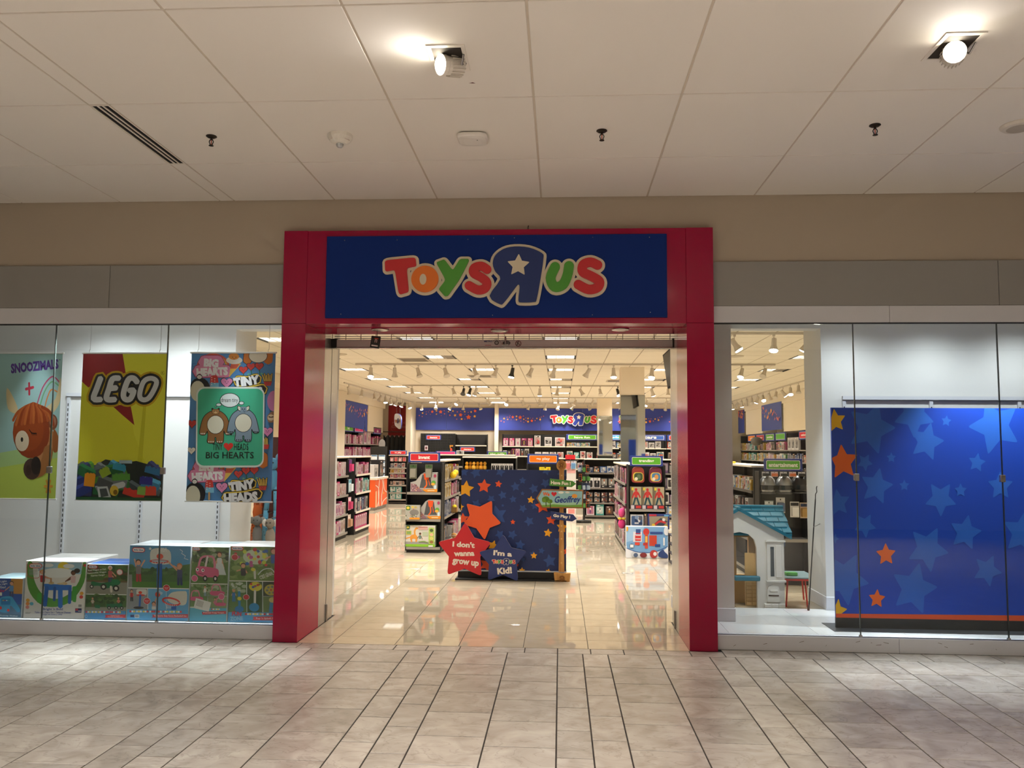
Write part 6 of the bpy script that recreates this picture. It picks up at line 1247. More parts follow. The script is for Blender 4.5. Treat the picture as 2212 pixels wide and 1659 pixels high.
o = thing('playset_box', 'large white and blue carton with red toy robot at the foot of trending end cap', 'toy box', (1.315, 5.70, .0)); MB().bevbox(-.315, .315, 0, .14, .0, .475, pm('#d4d9e0'), .004).obj('carton', o)
p = Print((770, 1000), (1248, 1005), (775, 1358), (1248, 1360), .624, .469, -.312, -.0003, .003, .0004, (765, 995, 1255, 1365)); p.rect(760, 990, 1260, 1370, '#dfe2e8').poly(smooth([(765, 1000), (1250, 1005), (1250, 1220), (1130, 1285), (950, 1290), (780, 1240)], True), '#6f9cc9').poly([(770, 1000), (980, 1005), (900, 1140), (775, 1180)], '#93b6d8').line([(770, 1245), (900, 1290), (1080, 1292), (1245, 1225)], 9, '#3f5f98')
p.rect(850, 1060, 950, 1175, '#d8d4dc').rect(880, 1030, 935, 1090, '#2f4a86').rect(872, 1095, 940, 1160, '#c23a3a'); 
for i in range(5): p.rect(876, 1076+i*20, 936, 1084+i*20, ('#c23a3a', '#d8d4dc')[i % 2])
p.el(1000, 1060, 36, 40, '#b83432').rect(1035, 1100, 1120, 1220, '#b8402f').rect(1045, 1060, 1190, 1085, '#2c4a8a').rect(1100, 1200, 1160, 1230, '#2c4a8a').rect(985, 1080, 1020, 1250, '#c24a3a').rect(965, 1185, 1015, 1215, '#a83230').rect(990, 1110, 1012, 1180, '#d8b04a').rect(870, 1180, 925, 1212, '#c8402f').rrect(1195, 1125, 1212, 1215, 6, '#eceef0').el(1232, 1050, 30, 50, '#d8dce2').el(776, 1025, 16, 30, '#d8a02a')
p.el(835, 1222, 26, 26, '#2f4a6a').rrect(815, 1205, 855, 1240, 8, '#e8eaec').el(1085, 1312, 44, 46, '#b03a38').el(1100, 1310, 20, 22, '#e6e2e2').poly(smooth([(1140, 1300), (1190, 1260), (1210, 1285), (1245, 1320), (1240, 1355), (1150, 1345)], True), '#2f4478').el(968, 1325, 40, 28, '#7a2f34').el(862, 1315, 34, 28, '#c4c8d0').el(880, 1325, 26, 24, '#4a5a7a'); p.obj('print', o)
PHR = 'trending run'
T2 = gondola('shelf_unit', 'shelf run receding behind the green trending end cap', 1.02, 9.0, -PH, 2, 1.42, 1.38, .28, [.1, .45, .78, 1.1])
for s in range(2):
    for l in range(4): fill(T2, s, l, ['plush_set', 'doll', 'figure'], .17, .24, PHR+(', far bay' if s == 0 else ', near bay'), .12, None, .012, jit=1)
o = thing('plush_doll', 'pink plush doll with yellow bow hanging beside the green trending end cap', 'plush toy', (.965, 6.1, .46)); MB().ball((0, 0, .19), (.055, .05, .075), mat('#d84a86', .9)).obj('head', o, smooth=True); MB().ball((0, 0, .02), (.06, .05, .08), mat('#d0387a', .9)).obj('body', o, smooth=True); MB().ball((-.03, -.03, .1), (.035, .02, .02), mat('#d8b83a', .8)).ball((.03, -.03, .1), (.035, .02, .02), mat('#d8b83a', .8)).obj('bow', o, smooth=True); MB().tube((0, 0, .25), (0, 0, .36), .003, M_DARK, 5).obj('cord', o)
o = thing('floor_rack', 'low dark rack frame standing by the right jamb', 'display rack', (1.60, 4.93, 0)); mb = MB().box(-.012, .012, -.01, .01, 0, .42, mat('#22262f', .4)).box(-.012, .012, .4, .42, 0, .42, mat('#22262f', .4)).obj('frame', o)
for z in (.005, .14, .27, .40): MB().box(-.01, .1, -.01, .42, z, z+.02, mat('#22262f', .4)).obj('bar', o)
p = Print((0, 0), (100, 0), (0, 100), (100, 100), .16, .16, 0, 0, 0, .0003, None, lambda x, y, z: (x+.81, z+4.06, .0006-y)); p.el(50, 50, 48, 48, '#4a4640').el(50, 50, 40, 40, '#d9d2c4').el(50, 50, 30, 30, '#5a564e').text('TOYS', 50, 50, 50, 18, '#e8e2d6', .03); tag(p.obj('floor_sticker'), 'small round dark sticker on the store floor near the right jamb', 'sticker')
# ---- mirrored columns
M_MIR = mat('#d8dcd8', .03, 1)
for i, (x, y) in enumerate(((1.32, 11.04), (1.30, 22.03))):
    o = struct(empty('column', (x, y, 0))); MB().box(0, .51, 0, .51, 0, SCEIL, M_SWALL).obj('core', o)
    m_ = MB().bevbox(-.012, .522, -.012, -.001, .12, 2.84, M_MIR, .003).obj('mirror', o); MB().bevbox(-.012, -.001, 0, .51, .12, 2.84, M_MIR, .003).obj('mirror', o)
# ---- back wall: banners with stars and lettering
o = thing('star_banner', 'blue back wall banner with a swarm of orange stars beside the corner pier', 'banner', (-5.85, 26.0, 2.40)); 
MB().box(0, 1.245, -.02, 0, 0, .9, mat('#2c3c92', .55)).box(1.25, 3.22, -.02, 0, 0, .9, mat('#2c3c92', .55)).obj('panel', o)
p = Print((1105, 990), (2050, 1000), (1105, 1262), (2050, 1265), 3.22, .9, 0, -.0205, 0, .0015); g = random.Random(1)
for x, y, r in ((1145, 1086, 10), (1184, 1056, 13), (1180, 1098, 8), (1228, 1040, 7), (1228, 1070, 9), (1256, 1042, 7), (1264, 1022, 6), (1300, 1040, 20), (1350, 1030, 14), (1350, 1070, 12), (1278, 1072, 5), (1400, 1042, 25), (1443, 1028, 8), (1447, 1066, 11), (1408, 1088, 6), (1495, 1040, 13), (1512, 1084, 11), (1548, 1033, 15), (1527, 1056, 5), (1600, 1044, 11), (1573, 1085, 19), (1640, 1038, 8), (1640, 1080, 26), (1652, 1130, 16), (1594, 1132, 9), (1688, 1042, 14), (1692, 1076, 7), (1690, 1132, 7), (1735, 1108, 33), (1730, 1050, 7), (1765, 1046, 14), (1808, 1098, 19), (1812, 1034, 22)): p.star(x, y, r, ('#e8643a', '#e8a83a', '#e0705a')[0 if r > 19 else 1 if r > 11 else 2], g.uniform(-12, 12), .5)
p.obj('print', o)
o = thing('star_banner', 'long blue back wall banner with stars and the multicoloured shop lettering', 'banner', (-2.455, 25.59, 2.40))
for a, b in ((0, 1.66), (1.665, 3.32), (3.325, 5.5), (5.505, 8.9)): MB().box(a, b, -.02, 0, 0, .87, mat('#2c3c92', .55)).obj('panel', o)
p = Print((0, 1020), (2790, 1020), (0, 1282), (2790, 1282), 8.9, .87, 0, -.0205, 0, .0015); g = random.Random(2)
k0 = [(10, 1172, 10), (48, 1142, 14), (48, 1183, 9), (88, 1126, 7), (95, 1152, 11), (125, 1106, 7), (118, 1126, 8), (160, 1124, 20), (208, 1116, 14), (208, 1155, 13), (140, 1157, 5), (180, 1157, 4), (255, 1128, 27), (297, 1112, 9), (302, 1150, 12), (265, 1172, 7), (328, 1134, 7), (330, 1166, 9), (357, 1140, 14), (357, 1178, 17), (304, 1186, 6), (390, 1136, 5), (405, 1168, 20), (418, 1138, 7), (448, 1164, 9), (470, 1140, 12), (512, 1152, 15), (505, 1130, 7), (527, 1122, 7), (555, 1112, 9)]
kk = (8.9/2790)/(1/1120)
for x, y, r in k0+[(x+1500, y, r) for x, y, r in k0]+[(x+2140, y, r) for x, y, r in k0]: p.star(x*.97+20, y, r, ('#e8643a', '#e8a83a', '#e0705a')[0 if r > 18 else 1 if r > 10 else 2], g.uniform(-12, 12), .5)
flat_logo(p, 930, 1150, 585, '#2c3c92'); p.obj('print', o)
# black grid panel, shelving and clearance signs
o = thing('grid_panel', 'black grid wall panel on the back wall left part', 'display panel', (-5.62, 25.85, .4)); MB().box(0, 1.40, .02, .05, 0, 1.86, mat('#111110', .7)).obj('backing', o)
mb = MB()
for i in range(15): mb.tube((i*.1, 0, 0), (i*.1, 0, 1.86), .006, mat('#2b2b2a', .4), 4)
for i in range(19): mb.tube((0, 0, i*.1), (1.4, 0, i*.1), .006, mat('#2b2b2a', .4), 4)
mb.obj('grid', o)
tag(MB().box(0, .13, 0, .006, 0, .19, pm('#d8d0d4')).box(.03, .10, -.002, 0, .04, .15, pm('#6a3a44')).obj('notice', None, (-5.45, 25.82, 1.58)), 'small pale notice on the black grid panel', 'sign')
L1 = gondola('wall_unit', 'black wall shelving bay with one pale shelf at the back', -4.17, 25.4, 0, 1, 1.26, 2.22, .42, [.1, 1.12, 1.79], top=False, rail=TOPW, back=mat('#1d1c1c', .6))
M_CL = '#c8322a'
for x, z, t in ((-5.33, 2.0, 'clearance sign at the top of the black grid panel'), (-3.97, 1.54, 'clearance sign hanging under the pale shelf of the back bay')):
    shelf_sign('clearance', M_CL, .60, .19, (x+.3, 25.38, z), 0, 'red '+t, .5, .32, .001)
# wall units along the back right
N1 = gondola('wall_unit', 'tall black wall shelving of dolls and gifts along the back wall', -2.28, 25.15, 0, 3, 1.245, 2.24, .42, [.1, .5, .9, 1.31, 1.77], top=False, rail=TOPW)
fill(N1, 0, 4, 'doll', .19, .31, 'first back wall bay', .15, 5, .05, eps=.0012); fill(N1, 0, 3, ['doll', 'figure', 'white'], .15, .34, 'first back wall bay', .15, None, .02, eps=.0012, jit=1)
for i, (x, w_, h_) in enumerate(((-.90, .24, .42), (-.48, .28, .36), (-.02, .38, .35))): tag(inst(item_mesh('white', i, w_, h_, .06, .0012), 'picture_box', None, (x, 25.17, 1.771)), 'white picture box, %s from left, high on the second back wall bay' % ORD[i], 'toy box', 'picture boxes on the second back wall bay')
fill(N1, 1, 3, ['plush_set', 'white', 'white'], .24, .24, 'second back wall bay', .15, 4, .05, eps=.0012); fill(N1, 2, 3, ['white', 'bright', 'teal'], .2, .28, 'third back wall bay', .15, 4, .05, eps=.0012, jit=1); fill(N1, 2, 4, 'bright', .17, .15, 'third back wall bay', .15, 5, .01, eps=.0012)
for s in range(3): fill(N1, s, 2, ['doll', 'bright', 'white'], .2, .28, '%s back wall bay' % ORD[s], .15, None, .03, eps=.0012, jit=1)
shelf_sign('have fun', GRN, 1.22, .23, (.84, 25.14, 2.02), 0, 'green have fun header sign on the back wall', .5, .36, .0012)
N2 = gondola('wall_unit', 'tall black wall shelving right of the mirrored columns at the back', 1.6, 25.15, 0, 4, 1.25, 2.24, .42, [.1, .5, .9, 1.31, 1.72], top=False, rail=TOPW)
for s in range(4):
    for l in (2, 3, 4): fill(N2, s, l, ['bright', 'blue', 'white'] if s < 2 else ['bright', 'doll', 'figure'], .24, .26, '%s bay right of columns' % ORD[s], .15, None, .04, eps=.0012, jit=1)
for s, t, c, l in ((0, 'play', BLU, 'pale blue'), (1, 'cars', '#3a5fae', 'blue'), (2, 'ready', RED_, 'red')): shelf_sign(t, c, 1.2, .23, (1.6+1.25*(s+.5), 25.14, 2.02), 0, '%s header sign right of the mirrored columns at the back' % l, .4, .36, .0012)

# ---- right wall units, banners
PHR = 'right wall'
Rw = gondola('wall_unit', 'long black wall shelving along the right store wall', 7.0, 25.6, -PH, 7, 1.32, 2.22, .45, [.1, .5, .92, 1.32, 1.68], top=False)
for s in range(7):
    for l in range(2, 5):
        if (s, l) in ((5, 4), (6, 4)): continue
        fill(Rw, s, l, [['bright', 'yellow', 'white'], ['white', 'bright', 'teal'], ['bright', 'yellow', 'figure'], ['dark', 'bright', 'doll'], ['white', 'doll', 'bright'], ['dark', 'figure', 'blue'], ['blue', 'dark', 'bright']][s], .2, .25, '%s right wall bay from back' % ORD[s], .15, None, .02, eps=.0012, jit=1)
for i in range(3): tag(inst(item_mesh('white', 1, .36, .38, .06, .0012), 'picture_box', None, at(Rw, 5*1.32+.25+i*.4, .02, 1.681), -PH), 'large black and white box, %s from left, on the right wall shelving' % ORD[i], 'toy box', 'black and white boxes on the right wall')
for s, t, c, l in ((1, 'play', ORG, 'orange'), (2, 'kids gear', RED_, 'red'), (3, 'puzzles', GRN, 'green'), (4, '', GRN, 'plain green'), (6, 'outdoor toys', RED_, 'large red')): shelf_sign(t, c, 1.2, .26, at(Rw, 1.32*(s+.5), -.01, 1.98), -PH, '%s header sign on the right store wall shelving' % l, .6 if len(t) > 6 else .36, .36, .0012)
for x0, wd, sd, l in ((19.25, 2.55, 7, 'nearer'), (24.5, 1.05, 9, 'farther')):
    o = thing('star_banner', '%s blue star banner high on the right store wall' % l, 'banner', (6.94, x0+wd, 2.33), -PH); MB().box(0, wd, -.01, 0, 0, .88, mat('#2b3f92', .6)).obj('cloth', o); p = Print((0, 0), (100, 0), (0, 100*.88/wd), (100, 100*.88/wd), wd, .88, 0, -.011, 0, .0012, (0, 0, 100, 100*.88/wd)); starband(p, sd, 2, 98, lambda x: 8+11*x/100*1.2, 30, 1.2*2.6/wd); p.obj('print', o)
o = thing('grey_plush', 'grey round soft toy high on the right wall shelving', 'plush toy', at(Rw, 2.75*1.32, -.22, 1.68+.30)); MB().ball((0, 0, 0), (.2, .2, .16), mat('#5f5a54', .9)).obj('body', o, smooth=True)

# ---- entertainment end cap seen through the right opening
U1 = gondola('endcap_rack', 'black end cap with green entertainment sign behind the playhouse', 2.46, 3.35, 0, 1, .60, 1.38, .34, [.12, .55], cat='display rack', top=False)
shelf_sign('entertainment', GRN, .465, .152, (2.738, 3.33, 1.385), 0, 'green entertainment sign above the hanging helmets', .76, .34, .0003)
for i, (x, z) in enumerate(((2.565, 1.20), (2.768, 1.20), (2.955, 1.21))):
    dk = i == 2; c = mat('#8d8e90' if not dk else '#1d1c1d', .3, .7 if not dk else 0)
    o = thing('toy_helmet', ('silver toy helmet hanging on the left under the entertainment sign', 'silver toy helmet hanging in the middle under the entertainment sign', 'black toy helmet hanging beside the two silver ones')[i], 'helmet', (x, 3.42, z-.09)); MB().lathe([(.09, 0), (.098, .05), (.1, .105), (.088, .165), (.056, .205), (0, .22)], c, n=18).obj('shell', o, smooth=True)
    MB().lathe([(.092, .04), (.1, .044), (.103, .095), (.1, .1)], mat('#1a1a1b', .15), n=18).obj('visor', o); MB().lathe([(.09, -.008), (.1, -.004), (.1, .008), (.09, .01)], mat('#5a5a5c', .4, .5), n=18).obj('rim', o)
for i, (x, z, c, l) in enumerate(((2.57, 1.02, ('#8d9a94', '#3f5a4a', '#e0e0dc', '#6a8a5a'), 'green and white'), (2.71, 1.06, ('#c9c4bc', '#4a5a7a', '#d8d2ca', '#8d3a3a'), 'pale blue'), (2.88, 1.01, ('#dedad4', '#f0ece6', '#2a2826', '#4a4644'), 'white and black'), (3.0, 1.0, ('#c9b49a', '#b08a4a', '#2a3a5a', '#d8d0c8'), 'tan and blue'))): tag(inst(pack(c, .11, .19), 'blister_pack', None, (x, 3.38, z)), '%s figure pack hanging on the entertainment end cap' % l, 'toy pack')
o = thing('robot_figure', 'small white toy robot below the hanging packs of the entertainment end cap', 'toy', (2.715, 3.38, .715)); MB().box(-.05, .05, -.03, .03, 0, .03, pm('#d8d4ce')).box(-.02, .02, -.02, .02, .03, .09, pm('#8d8a86')).bevbox(-.035, .035, -.03, .03, .085, .13, pm('#dedad4'), .01).obj('body', o); MB().ball((0, -.03, .018), .01, '#c23a2a', 8, 4).obj('button', o)
fill(U1, 0, 1, 'dark', .26, .22, 'entertainment end cap', .2, 2, .02, desc='dark navy vehicle box', vs=[0, 1]); fill(U1, 0, 0, 'dark', .25, .30, 'entertainment end cap', .2, 2, .02, desc='large dark figure carton', vs=[1, 0])
for i in range(5): tag(inst(pack([('#e0dcd6', '#2a2826', '#f0ece8', '#b03a34'), ('#e8e4e0', '#c96a3a', '#f0ece8', '#3a3836')][i % 2], .085, .06), 'blister_pack', None, (2.53+i*.11, 3.37, 1.375)), 'small white card pack, %s from left, just under the entertainment sign' % ORD[i], 'toy pack', 'packs under the entertainment sign')
PHR = 'dark entertainment run'
U2 = gondola('shelf_unit', 'dark shelf run receding left of the entertainment end cap', 2.44, 6.83, -PH, 2, 1.55, 1.42, .32, [.1, .5, .85, 1.12], rail=M_STEEL)
fill(U2, 1, 3, ['yellow', 'white', 'bright'], .09, .16, PHR+', near bay', .12, None, .02, jit=1); fill(U2, 0, 3, ['figure', 'dark', 'bright'], .12, .2, PHR+', far bay', .12, None, .03, jit=1); fill(U2, 1, 2, 'dark', .16, .16, PHR+', near bay', .12, 6, .05); fill(U2, 0, 2, 'dark', .16, .2, PHR+', far bay', .12, 5, .05); fill(U2, 1, 1, 'dark', .2, .24, PHR+', near bay', .12, 5, .05)
o = tag(MB().bevbox(-.12, .12, -.03, .03, 0, .03, pm('#d8b83a'), .004).obj('toy_card', None, (2.5, 5.2, 1.449), -PH), 'small yellow card lying on top of the dark run', 'sign')
# ---- red folding table with a play tray
o = thing('folding_table', 'low red framed play table behind the toy playhouse', 'table', (2.36, 1.90, 0)); MB().bevbox(0, .34, 0, .5, .292, .308, mat('#6d8a94', .4), .004).obj('tabletop', o); MB().box(-.005, .345, -.005, .505, .275, .293, mat('#a8201c', .4)).obj('apron', o)
for a, b, y in ((.03, .01, .03), (.21, .23, .03), (.06, .10, .47), (.30, .32, .47)): MB().tube((a, y, .28), (b, y, 0), .009, mat('#a8201c', .4), 8).obj('leg', o)
tag(MB().bevbox(-.06, .06, -.04, .04, 0, .035, pm('#4f9a4a'), .006).obj('toy_block', None, (2.46, 2.05, .3085)), 'green toy lying on the red framed play table', 'toy')
tag(MB().box(-.02, .02, -.02, .02, 0, .32, pm('#2f4a6a')).box(-.06, .06, -.02, .02, .28, .32, pm('#2f4a6a')).box(-.06, -.03, -.02, .02, 0, .30, pm('#2f4a6a')).obj('toy_tower', None, (2.40, 2.28, .3085)), 'dark blue upright toy tower on the red framed play table', 'toy')
# ---- toy playhouse
PX, PYF = 1.36, 1.46; CRM = mat('#d9d4ca', .5, 0, .3); TEAL = mat('#1f6a7d', .5, 0, .3); TANP = mat('#c49a58', .55)
o = thing('playhouse', 'cream toy playhouse with teal roof and shutters in the right opening', 'playhouse', (PX, PYF, 0))
fx = lambda x: x-PX
outl = [(0, 0), (0, .80), (fx(1.79), 1.045), (fx(2.235), .80), (fx(2.235), 0), (fx(1.965), 0), (fx(1.965), .66), (fx(1.945), .74), (fx(1.885), .795), (fx(1.80), .815), (fx(1.69), .795), (fx(1.62), .73), (fx(1.60), .65), (fx(1.60), 0)]
MB().prism(outl, 0, .045, CRM).obj('front_wall', o)
MB().prism([(fx(2.185), 0), (fx(2.235), 0), (fx(2.235), .80), (fx(2.185), .83)], .045, .70, CRM).obj('side_wall', o); MB().prism([(0, 0), (.05, 0), (.05, .83), (0, .80)], .045, .70, CRM).obj('side_wall', o)
bk = [(0, 0), (fx(1.97), 0), (fx(1.97), .33), (fx(1.90), .33), (fx(1.90), .66), (fx(1.97), .66), (fx(2.235), .66), (fx(2.235), .80), (fx(1.79), 1.045), (0, .80)]
bw = MB().prism([(fx(1.80), 0), (fx(2.18), 0), (fx(2.18), .30), (fx(1.90), .30), (fx(1.80), .30)], .655, .70, TANP).prism([(fx(1.80), .30), (fx(1.90), .30), (fx(1.90), .70), (fx(1.80), .70)], .655, .70, TANP).prism([(fx(2.03), .30), (fx(2.18), .30), (fx(2.18), .83), (fx(2.03), .9)], .655, .70, TANP).prism([(fx(1.4), .70), (fx(2.03), .70), (fx(2.03), .9), (fx(1.79), 1.03), (fx(1.4), .82)], .655, .70, TANP); bw.obj('rear_wall', o)
dr = MB().box(fx(1.862), fx(1.985), .06, .085, .08, .60, TANP).obj('half_door', o)
for r in range(6):
    for c in range(2): MB().bevbox(fx(1.868)+c*.06-(r % 2)*.0, fx(1.868)+c*.06+.054, .052, .062, .09+r*.038, .122+r*.038, mat('#caa263', .55), .003).obj('brick', dr)
MB().bevbox(fx(1.74), fx(1.99), -.035, .03, .335, .383, TEAL, .008).obj('counter_ledge', o)
s_ = MB().bevbox(fx(2.06), fx(2.225), -.018, .0, .345, .72, CRM, .004).obj('window_frame', o); MB().box(fx(2.095), fx(2.13), -.021, -.0175, .385, .675, mat('#24353c', .5)).obj('window_slot', s_); MB().bevbox(fx(2.145), fx(2.205), -.028, -.018, .375, .69, CRM, .003).obj('shutter', s_); MB().bevbox(fx(2.05), fx(2.245), -.03, 0, .325, .347, CRM, .004).obj('sill', s_); MB().bevbox(fx(2.05), fx(2.245), -.03, 0, .72, .74, CRM, .004).obj('lintel', s_)
mb_ = MB().prism([(fx(2.06), .13), (fx(2.185), .13), (fx(2.185), .25), (fx(2.17), .285), (fx(2.1225), .305), (fx(2.075), .285), (fx(2.06), .25)], -.014, 0, CRM).obj('mailbox', o); MB().box(fx(2.072), fx(2.172), -.017, -.0135, .188, .202, mat('#5a4a3e', .6)).obj('slot', mb_); MB().bevbox(fx(2.085), fx(2.16), -.02, -.013, .235, .25, CRM, .002).obj('flap', mb_)
q = MB().bevbox(fx(2.03), fx(2.235), -.012, 0, .0, .115, CRM, .003).obj('brick_base', o)
for r in range(3):
    for c in range(3): MB().bevbox(fx(2.035)+c*.068-(r % 2)*.0, fx(2.035)+c*.068+.062, -.017, -.011, .006+r*.036, .038+r*.036, CRM, .002).obj('brick', q)
for ex in (fx(2.305), fx(1.28)):      # barge boards of the front gable
    MB().prism([(fx(1.79), 1.027), (ex, .75), (ex, .78), (fx(1.79), 1.062)], -.035, .10, TEAL).obj('barge_board', o)
def slope(nm, x0, x1, y0, z0, y1, z1, parent, t=.012):
    v = [(x, y, z+q) for x in (x0, x1) for y, z in ((y0, z0), (y1, z1)) for q in (0, t)]
    return MB().add(v, [(0, 2, 3, 1), (4, 5, 7, 6), (0, 1, 5, 4), (2, 6, 7, 3), (0, 4, 6, 2), (1, 3, 7, 5)], TEAL).obj(nm, parent)
for ya, yb in ((.05, .42), (.79, .42)):  # main roof, ridge across
    r = slope('roof_panel', fx(1.27), fx(2.33), ya, .775, yb, 1.02, o, .02)
    for k in range(5):
        for c in range(9):
            xa = fx(1.27)+c*.122-(.06 if k % 2 else 0); xb = min(xa+.117, fx(2.33)); xa = max(xa, fx(1.27))
            if xb-xa < .02: continue
            u0, u1 = k/5, (k+1)/5; g0 = .022; slope('shingle', xa, xb, ya+(yb-ya)*u0, .775+.245*u0+g0+.008, ya+(yb-ya)*u1, .775+.245*u1+g0-.002, r, .009)
MB().bevbox(fx(1.26), fx(2.34), .385, .455, 1.03, 1.06, TEAL, .008).obj('ridge_cap', o)
MB().bevbox(fx(1.77), fx(1.81), -.04, .12, 1.03, 1.068, TEAL, .008).obj('ridge_cap', o)
# ---- thin pole with a hook leaning on the opening's side
o = thing('hook_pole', 'thin black pole with hooked top leaning in the right opening', 'pole', (2.36, 1.10, .12)); MB().tube((0, 0, .0), (.085, .0, 1.05), .006, M_DARK, 8).obj('shaft', o); MB().path([(.085, 0, 1.05), (.087, 0, 1.10), (.10, 0, 1.12), (.097, 0, 1.16), (.103, 0, 1.175)], .004, M_DARK, 6).obj('hook', o); MB().tube((-.003, 0, 0), (.0, 0, .05), .011, mat('#4a2f22', .6), 8).obj('handle', o)
o = tag(MB().path([(2.545, 1.30, .92), (2.47, 1.16, .915), (2.42, 1.09, .91)], .004, M_STEEL, 6).obj('wall_hook'), 'small wire hook on the beige return holding the pole', 'hook')
# ---- television on the right, edge-on
o = thing('television', 'dark flat television hung beside the right jamb, seen edge-on', 'television', (1.93, 6.9, 3.08)); mb = MB(); mb.T = Matrix.Rotation(radians(-8), 4, 'Y'); mb.bevbox(-.03, .02, 0, 1.15, -.33, .30, mat('#0d0d0f', .6, 0, .15), .006).obj('case', o); mb = MB(); mb.T = Matrix.Rotation(radians(-8), 4, 'Y'); mb.box(-.032, -.0305, .03, 1.12, -.30, .27, mat('#0a0a0b', .4, 0, .15)).obj('screen', o); MB().box(.02, .08, .5, .65, -.1, .38, M_DARK).obj('mount', o)
# ---- hanging oval sign
o = thing('hanging_sign', 'white shield-shaped hanging sign with the shop lettering seen at a slant', 'sign', (-5.40, 20.0, 2.30), radians(-62)); sh = smooth([(-.38, .46), (-.1, .50), (.25, .44), (.38, .30), (.38, .05), (.2, -.02), (-.15, .06), (-.36, .16)], True); MB().prism(sh, 0, .03, mat('#efece6', .4), mat('#22357f')).obj('panel', o)
p = Print((0, 0), (100, 0), (0, 60), (100, 60), .76, .5, -.38, -.001, 0, .001); flat_logo(p, 50, 30, 84, '#22306e', '#efece6'); p.obj('print', o)
for x in (-.2, .2): MB().tube((x, .015, .45), (x, .015, 1.15), .003, M_STEEL, 5).obj('wire', o)

# ---- track lighting
E_BULB = emit('track_bulb', (1, .93, .8), LAMP_HEAD); M_HEADW = mat('#c2b9ad', .3); M_HEADB = mat('#1c1a18', .4)
_hm = {}
def headmesh(bk):
    if bk in _hm: return _hm[bk]
    m_ = M_HEADB if bk else M_HEADW
    a = MB().box(-.02, .02, -.012, .012, -.03, 0, m_).tube((0, 0, -.02), (0, 0, -.09), .007, m_, 6).mesh('stem')
    b = MB().lathe([(0, .07), (.03, .07), (.034, .0), (.034, -.03), (.055, -.085), (.06, -.10), (.05, -.10)], m_, n=14).mesh('lamp_head')
    c = MB().lathe([(0, -.1), (.052, -.1), (.046, -.112), (0, -.118)], E_BULB, n=12).mesh('bulb'); c2 = MB().lathe([(0, -.094), (.052, -.096), (.052, -.098), (0, -.097)], mat('#9a9388', .2, .4), n=12).mesh('bulb')
    _hm[bk] = (a, b, c, c2); return _hm[bk]
def track(label, p0, p1, heads, tilt=0):
    """heads: (t along the track 0-1, lit, black, pitch, yaw)"""
    P0, P1 = Vector(p0), Vector(p1); o = thing('light_track', label, 'track light', p0, 0, 'light tracks of the store ceiling')
    d = P1-P0; L = d.length; rz = atan2(d.y, d.x); o.rotation_euler = (0, 0, rz)
    MB().box(0, L, -.018, .018, -.022, .012, M_HEADW).obj('rail', o)
    for t, lit, bk, pt, yw in heads:
        a, b, c, c2 = headmesh(bk); s = inst(a, 'stem', o, (t*L, 0, -.02)); h = inst(b, 'lamp_head', o, (t*L, 0, -.16), 0, (1.2, 1.2, 1.2)); h.rotation_euler = (radians(pt), 0, radians(yw)); inst(c if lit else c2, 'bulb', h)
ZT = 3.435; g = random.Random(12)
def hd(xs, x0, x1, lits, blks=()): return [((x-x0)/(x1-x0), i in lits, i in blks, g.choice((-1, 1))*g.uniform(10, 38), g.uniform(0, 360)) for i, x in enumerate(xs)]
X = lambda px, y: (px-1211)/1772*(y+7)
for y, xa, xb, pxs, lits, blks, l in (
  (10.3, -4.4, 4.46, (795, 848, 900, 960, 1025, 1070, 1106, 1146, 1196, 1270, 1325, 1407, 1597, 1645), (0, 6, 10, 11, 12), (6,), 'first'), (16.1, -4.5, 3.3, (887, 928, 978, 1000, 1014, 1027, 1074, 1111, 1166, 1204, 1255, 1296, 1334, 1407, 1441), (4, 5, 8, 12, 13), (3, 4, 12), 'second'),
  (21.3, -4.5, 3.9, (943, 988, 1055, 1096, 1130, 1166, 1206, 1242, 1280, 1395, 1437), (1, 3, 9), (), 'third'), (24.5, -5.6, 4.2, (909, 940, 973, 1000, 1036, 1143, 1178, 1206, 1238, 1271, 1340, 1410, 1436), (0, 2), (), 'farthest'), (5.7, 2.0, 3.9, (1583, 1666, 1735), (0, 1, 2), (), 'nearest right')):
    track('white light track with swivel lamp heads, %s row from the entrance' % l, (xa, y, ZT), (xb, y, ZT), hd([X(p_, y) for p_ in pxs], xa, xb, lits, blks))
track('slanting run of track lamps along the left store wall', (-5.95, 15.2, ZT), (-5.7, 24.4, ZT), [(t, i in (4, 5, 6, 7, 8), 0, g.uniform(10, 40), g.uniform(0, 360)) for i, t in enumerate((.05, .2, .36, .44, .52, .6, .7, .8, .92))])
track('long run of track lamps along the right store wall', (6.2, 11.5, ZT), (6.2, 25, ZT), [(t/18+.02, t in (0, 3, 5, 6, 9, 10, 13, 15, 16, 17), 0, g.uniform(10, 40), g.uniform(0, 360)) for t in range(18)])
# return air grilles and speakers in the store ceiling
for i, (x, y, l) in enumerate(((-3.0, 9.6, 'left nearer'), (-2.0, 13.3, 'left farther'), (1.5, 14.6, 'right'))):
    o = thing('air_grille', '%s grey return air grille in the store ceiling' % l, 'air vent', (x, y, SCEIL-.001)); MB().box(-.3, .3, -.3, .3, -.008, .0, mat('#a89a86', .5)).obj('frame', o)
    for k in range(6): MB().box(-.26, .26, -.25+k*.09, -.2+k*.09, -.012, -.007, mat('#7d7264', .5)).obj('slat', o)
for i, (x, y, l) in enumerate(((-4.3, 8.6, 'left'), (3.35, 8.9, 'right'))):
    tag(MB().lathe([(0, 0), (.16, 0), (.16, -.008), (.14, -.014), (0, -.014)], mat('#b3a692', .6), (x, y, SCEIL), n=20).obj('ceiling_speaker'), 'round grey speaker in the store ceiling at the %s' % l, 'speaker')
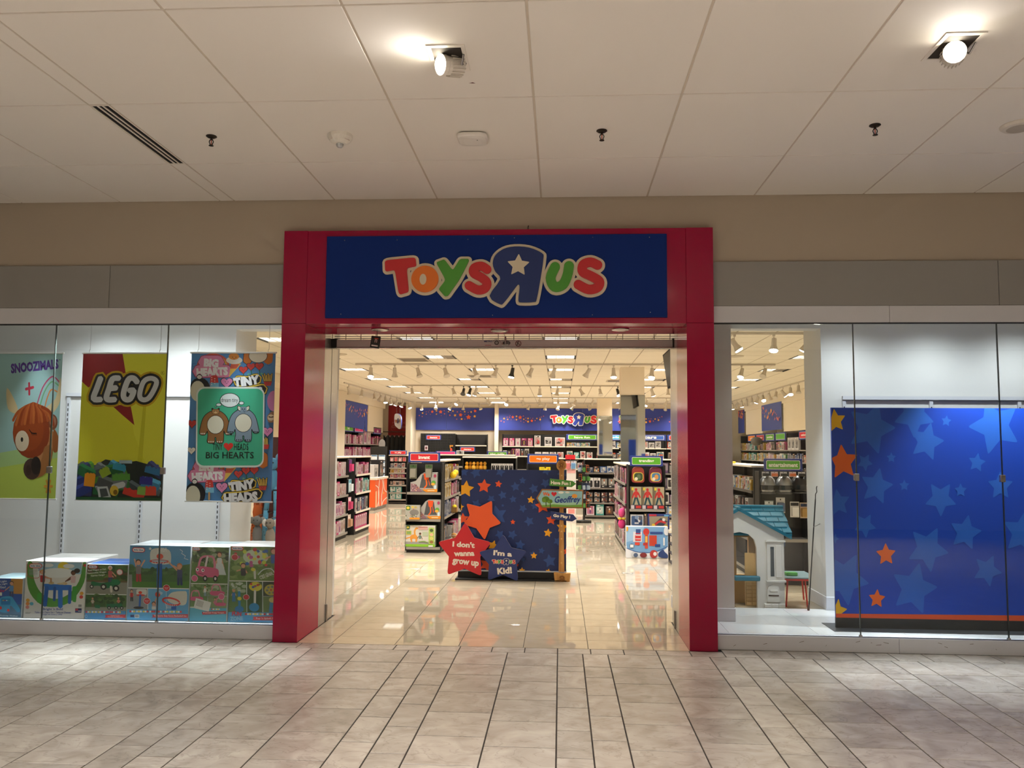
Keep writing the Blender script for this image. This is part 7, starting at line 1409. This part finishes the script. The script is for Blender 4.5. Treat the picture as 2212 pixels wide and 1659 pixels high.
# ---- the store's own ceiling lamps light through louvres (narrow spread), window display spots
for i, j in LITC:
    y = 8.83+(j-12)*TY
    if y < 1.3 or y > 25.6: continue
    d = bpy.data.lights.new('troffer_beam', 'AREA'); d.shape = 'RECTANGLE'; d.size = .52; d.size_y = .58; d.energy = STORE_W*(.6 if (i, j) in HALF else 1); d.color = STORE_COL; d.spread = radians(128)
    q = bpy.data.objects.new('troffer_beam', d); COL.objects.link(q); q.location = (-.3+i*TX+TX/2, y+TY/2, SCEIL-.004)
def dspot(x, y, tx, ty, tz, wts, l, ang=84):
    o = thing('display_spotlight', l, 'spotlight', (x, y, 2.99), 0, 'spotlights in the window display soffits')
    d = (Vector((tx, ty, tz))-Vector((x, y, 2.9))).normalized(); q = d.to_track_quat('Z', 'Y').to_matrix().to_4x4(); q.translation = Vector((0, 0, -.08))
    h = MB(); h.T = q; h.lathe([(0, -.06), (.03, -.06), (.04, .03), (.045, .05), (.04, .05)], M_HEADW, n=12); h.obj('lamp_head', o)
    f = MB(); f.T = q; f.lathe([(0, .04), (.038, .042), (.036, .05), (0, .052)], emit('display_bulb', DISPLAY_COL, 30), n=12); f.obj('bulb', o); MB().tube((0, 0, 0), (0, 0, -.07), .008, M_HEADW, 6).obj('stem', o)
    spot('lamp_beam', Vector((x, y, 2.91))+d*.065, (tx, ty, tz), wts, DISPLAY_COL, ang, .7 if ang < 100 else 1, .03)
for x, tx, l in ((-4.8, -4.7, 'left'), (-2.85, -2.95, 'right')): dspot(x, .12, tx, -.62, 0, DISPLAY_W*1.1, '%s spotlight above the front of the hanging posters' % l, 66)
for x, l in ((-4.35, 'left'), (-3.05, 'right')): dspot(x, .12, x, -.92, 0, DISPLAY_W*10, '%s spotlight of the left window throwing light on the concourse floor' % l, 52)
for x, l in ((-4.55, 'leftmost'), (-3.75, 'middle'), (-2.95, 'rightmost')): dspot(x, .50, x, 1.0, .8, DISPLAY_W*.58, '%s wall-washing spotlight of the left window' % l, 150)
for x, y, tx, ty, l in ((1.95, .5, 2.0, .75, 'leftmost'), (2.75, .12, 2.95, -.6, 'second'), (3.75, .12, 3.6, .1, 'third'), (2.75, .6, 2.75, 1.0, 'rear left'), (3.55, .6, 3.55, 1.0, 'rear middle'), (4.35, .6, 4.35, 1.0, 'rear right')): dspot(x, y, tx, -.9 if ty < 0 else ty, 0 if ty < 0 else .3 if ty < .9 else .9, DISPLAY_W*(7.5 if ty < 0 else 3.4 if l == 'third' else 1.1 if ty < .9 else .30), '%s spotlight in the right window soffit' % l, 48 if ty < 0 else 84 if ty < .9 else 150)
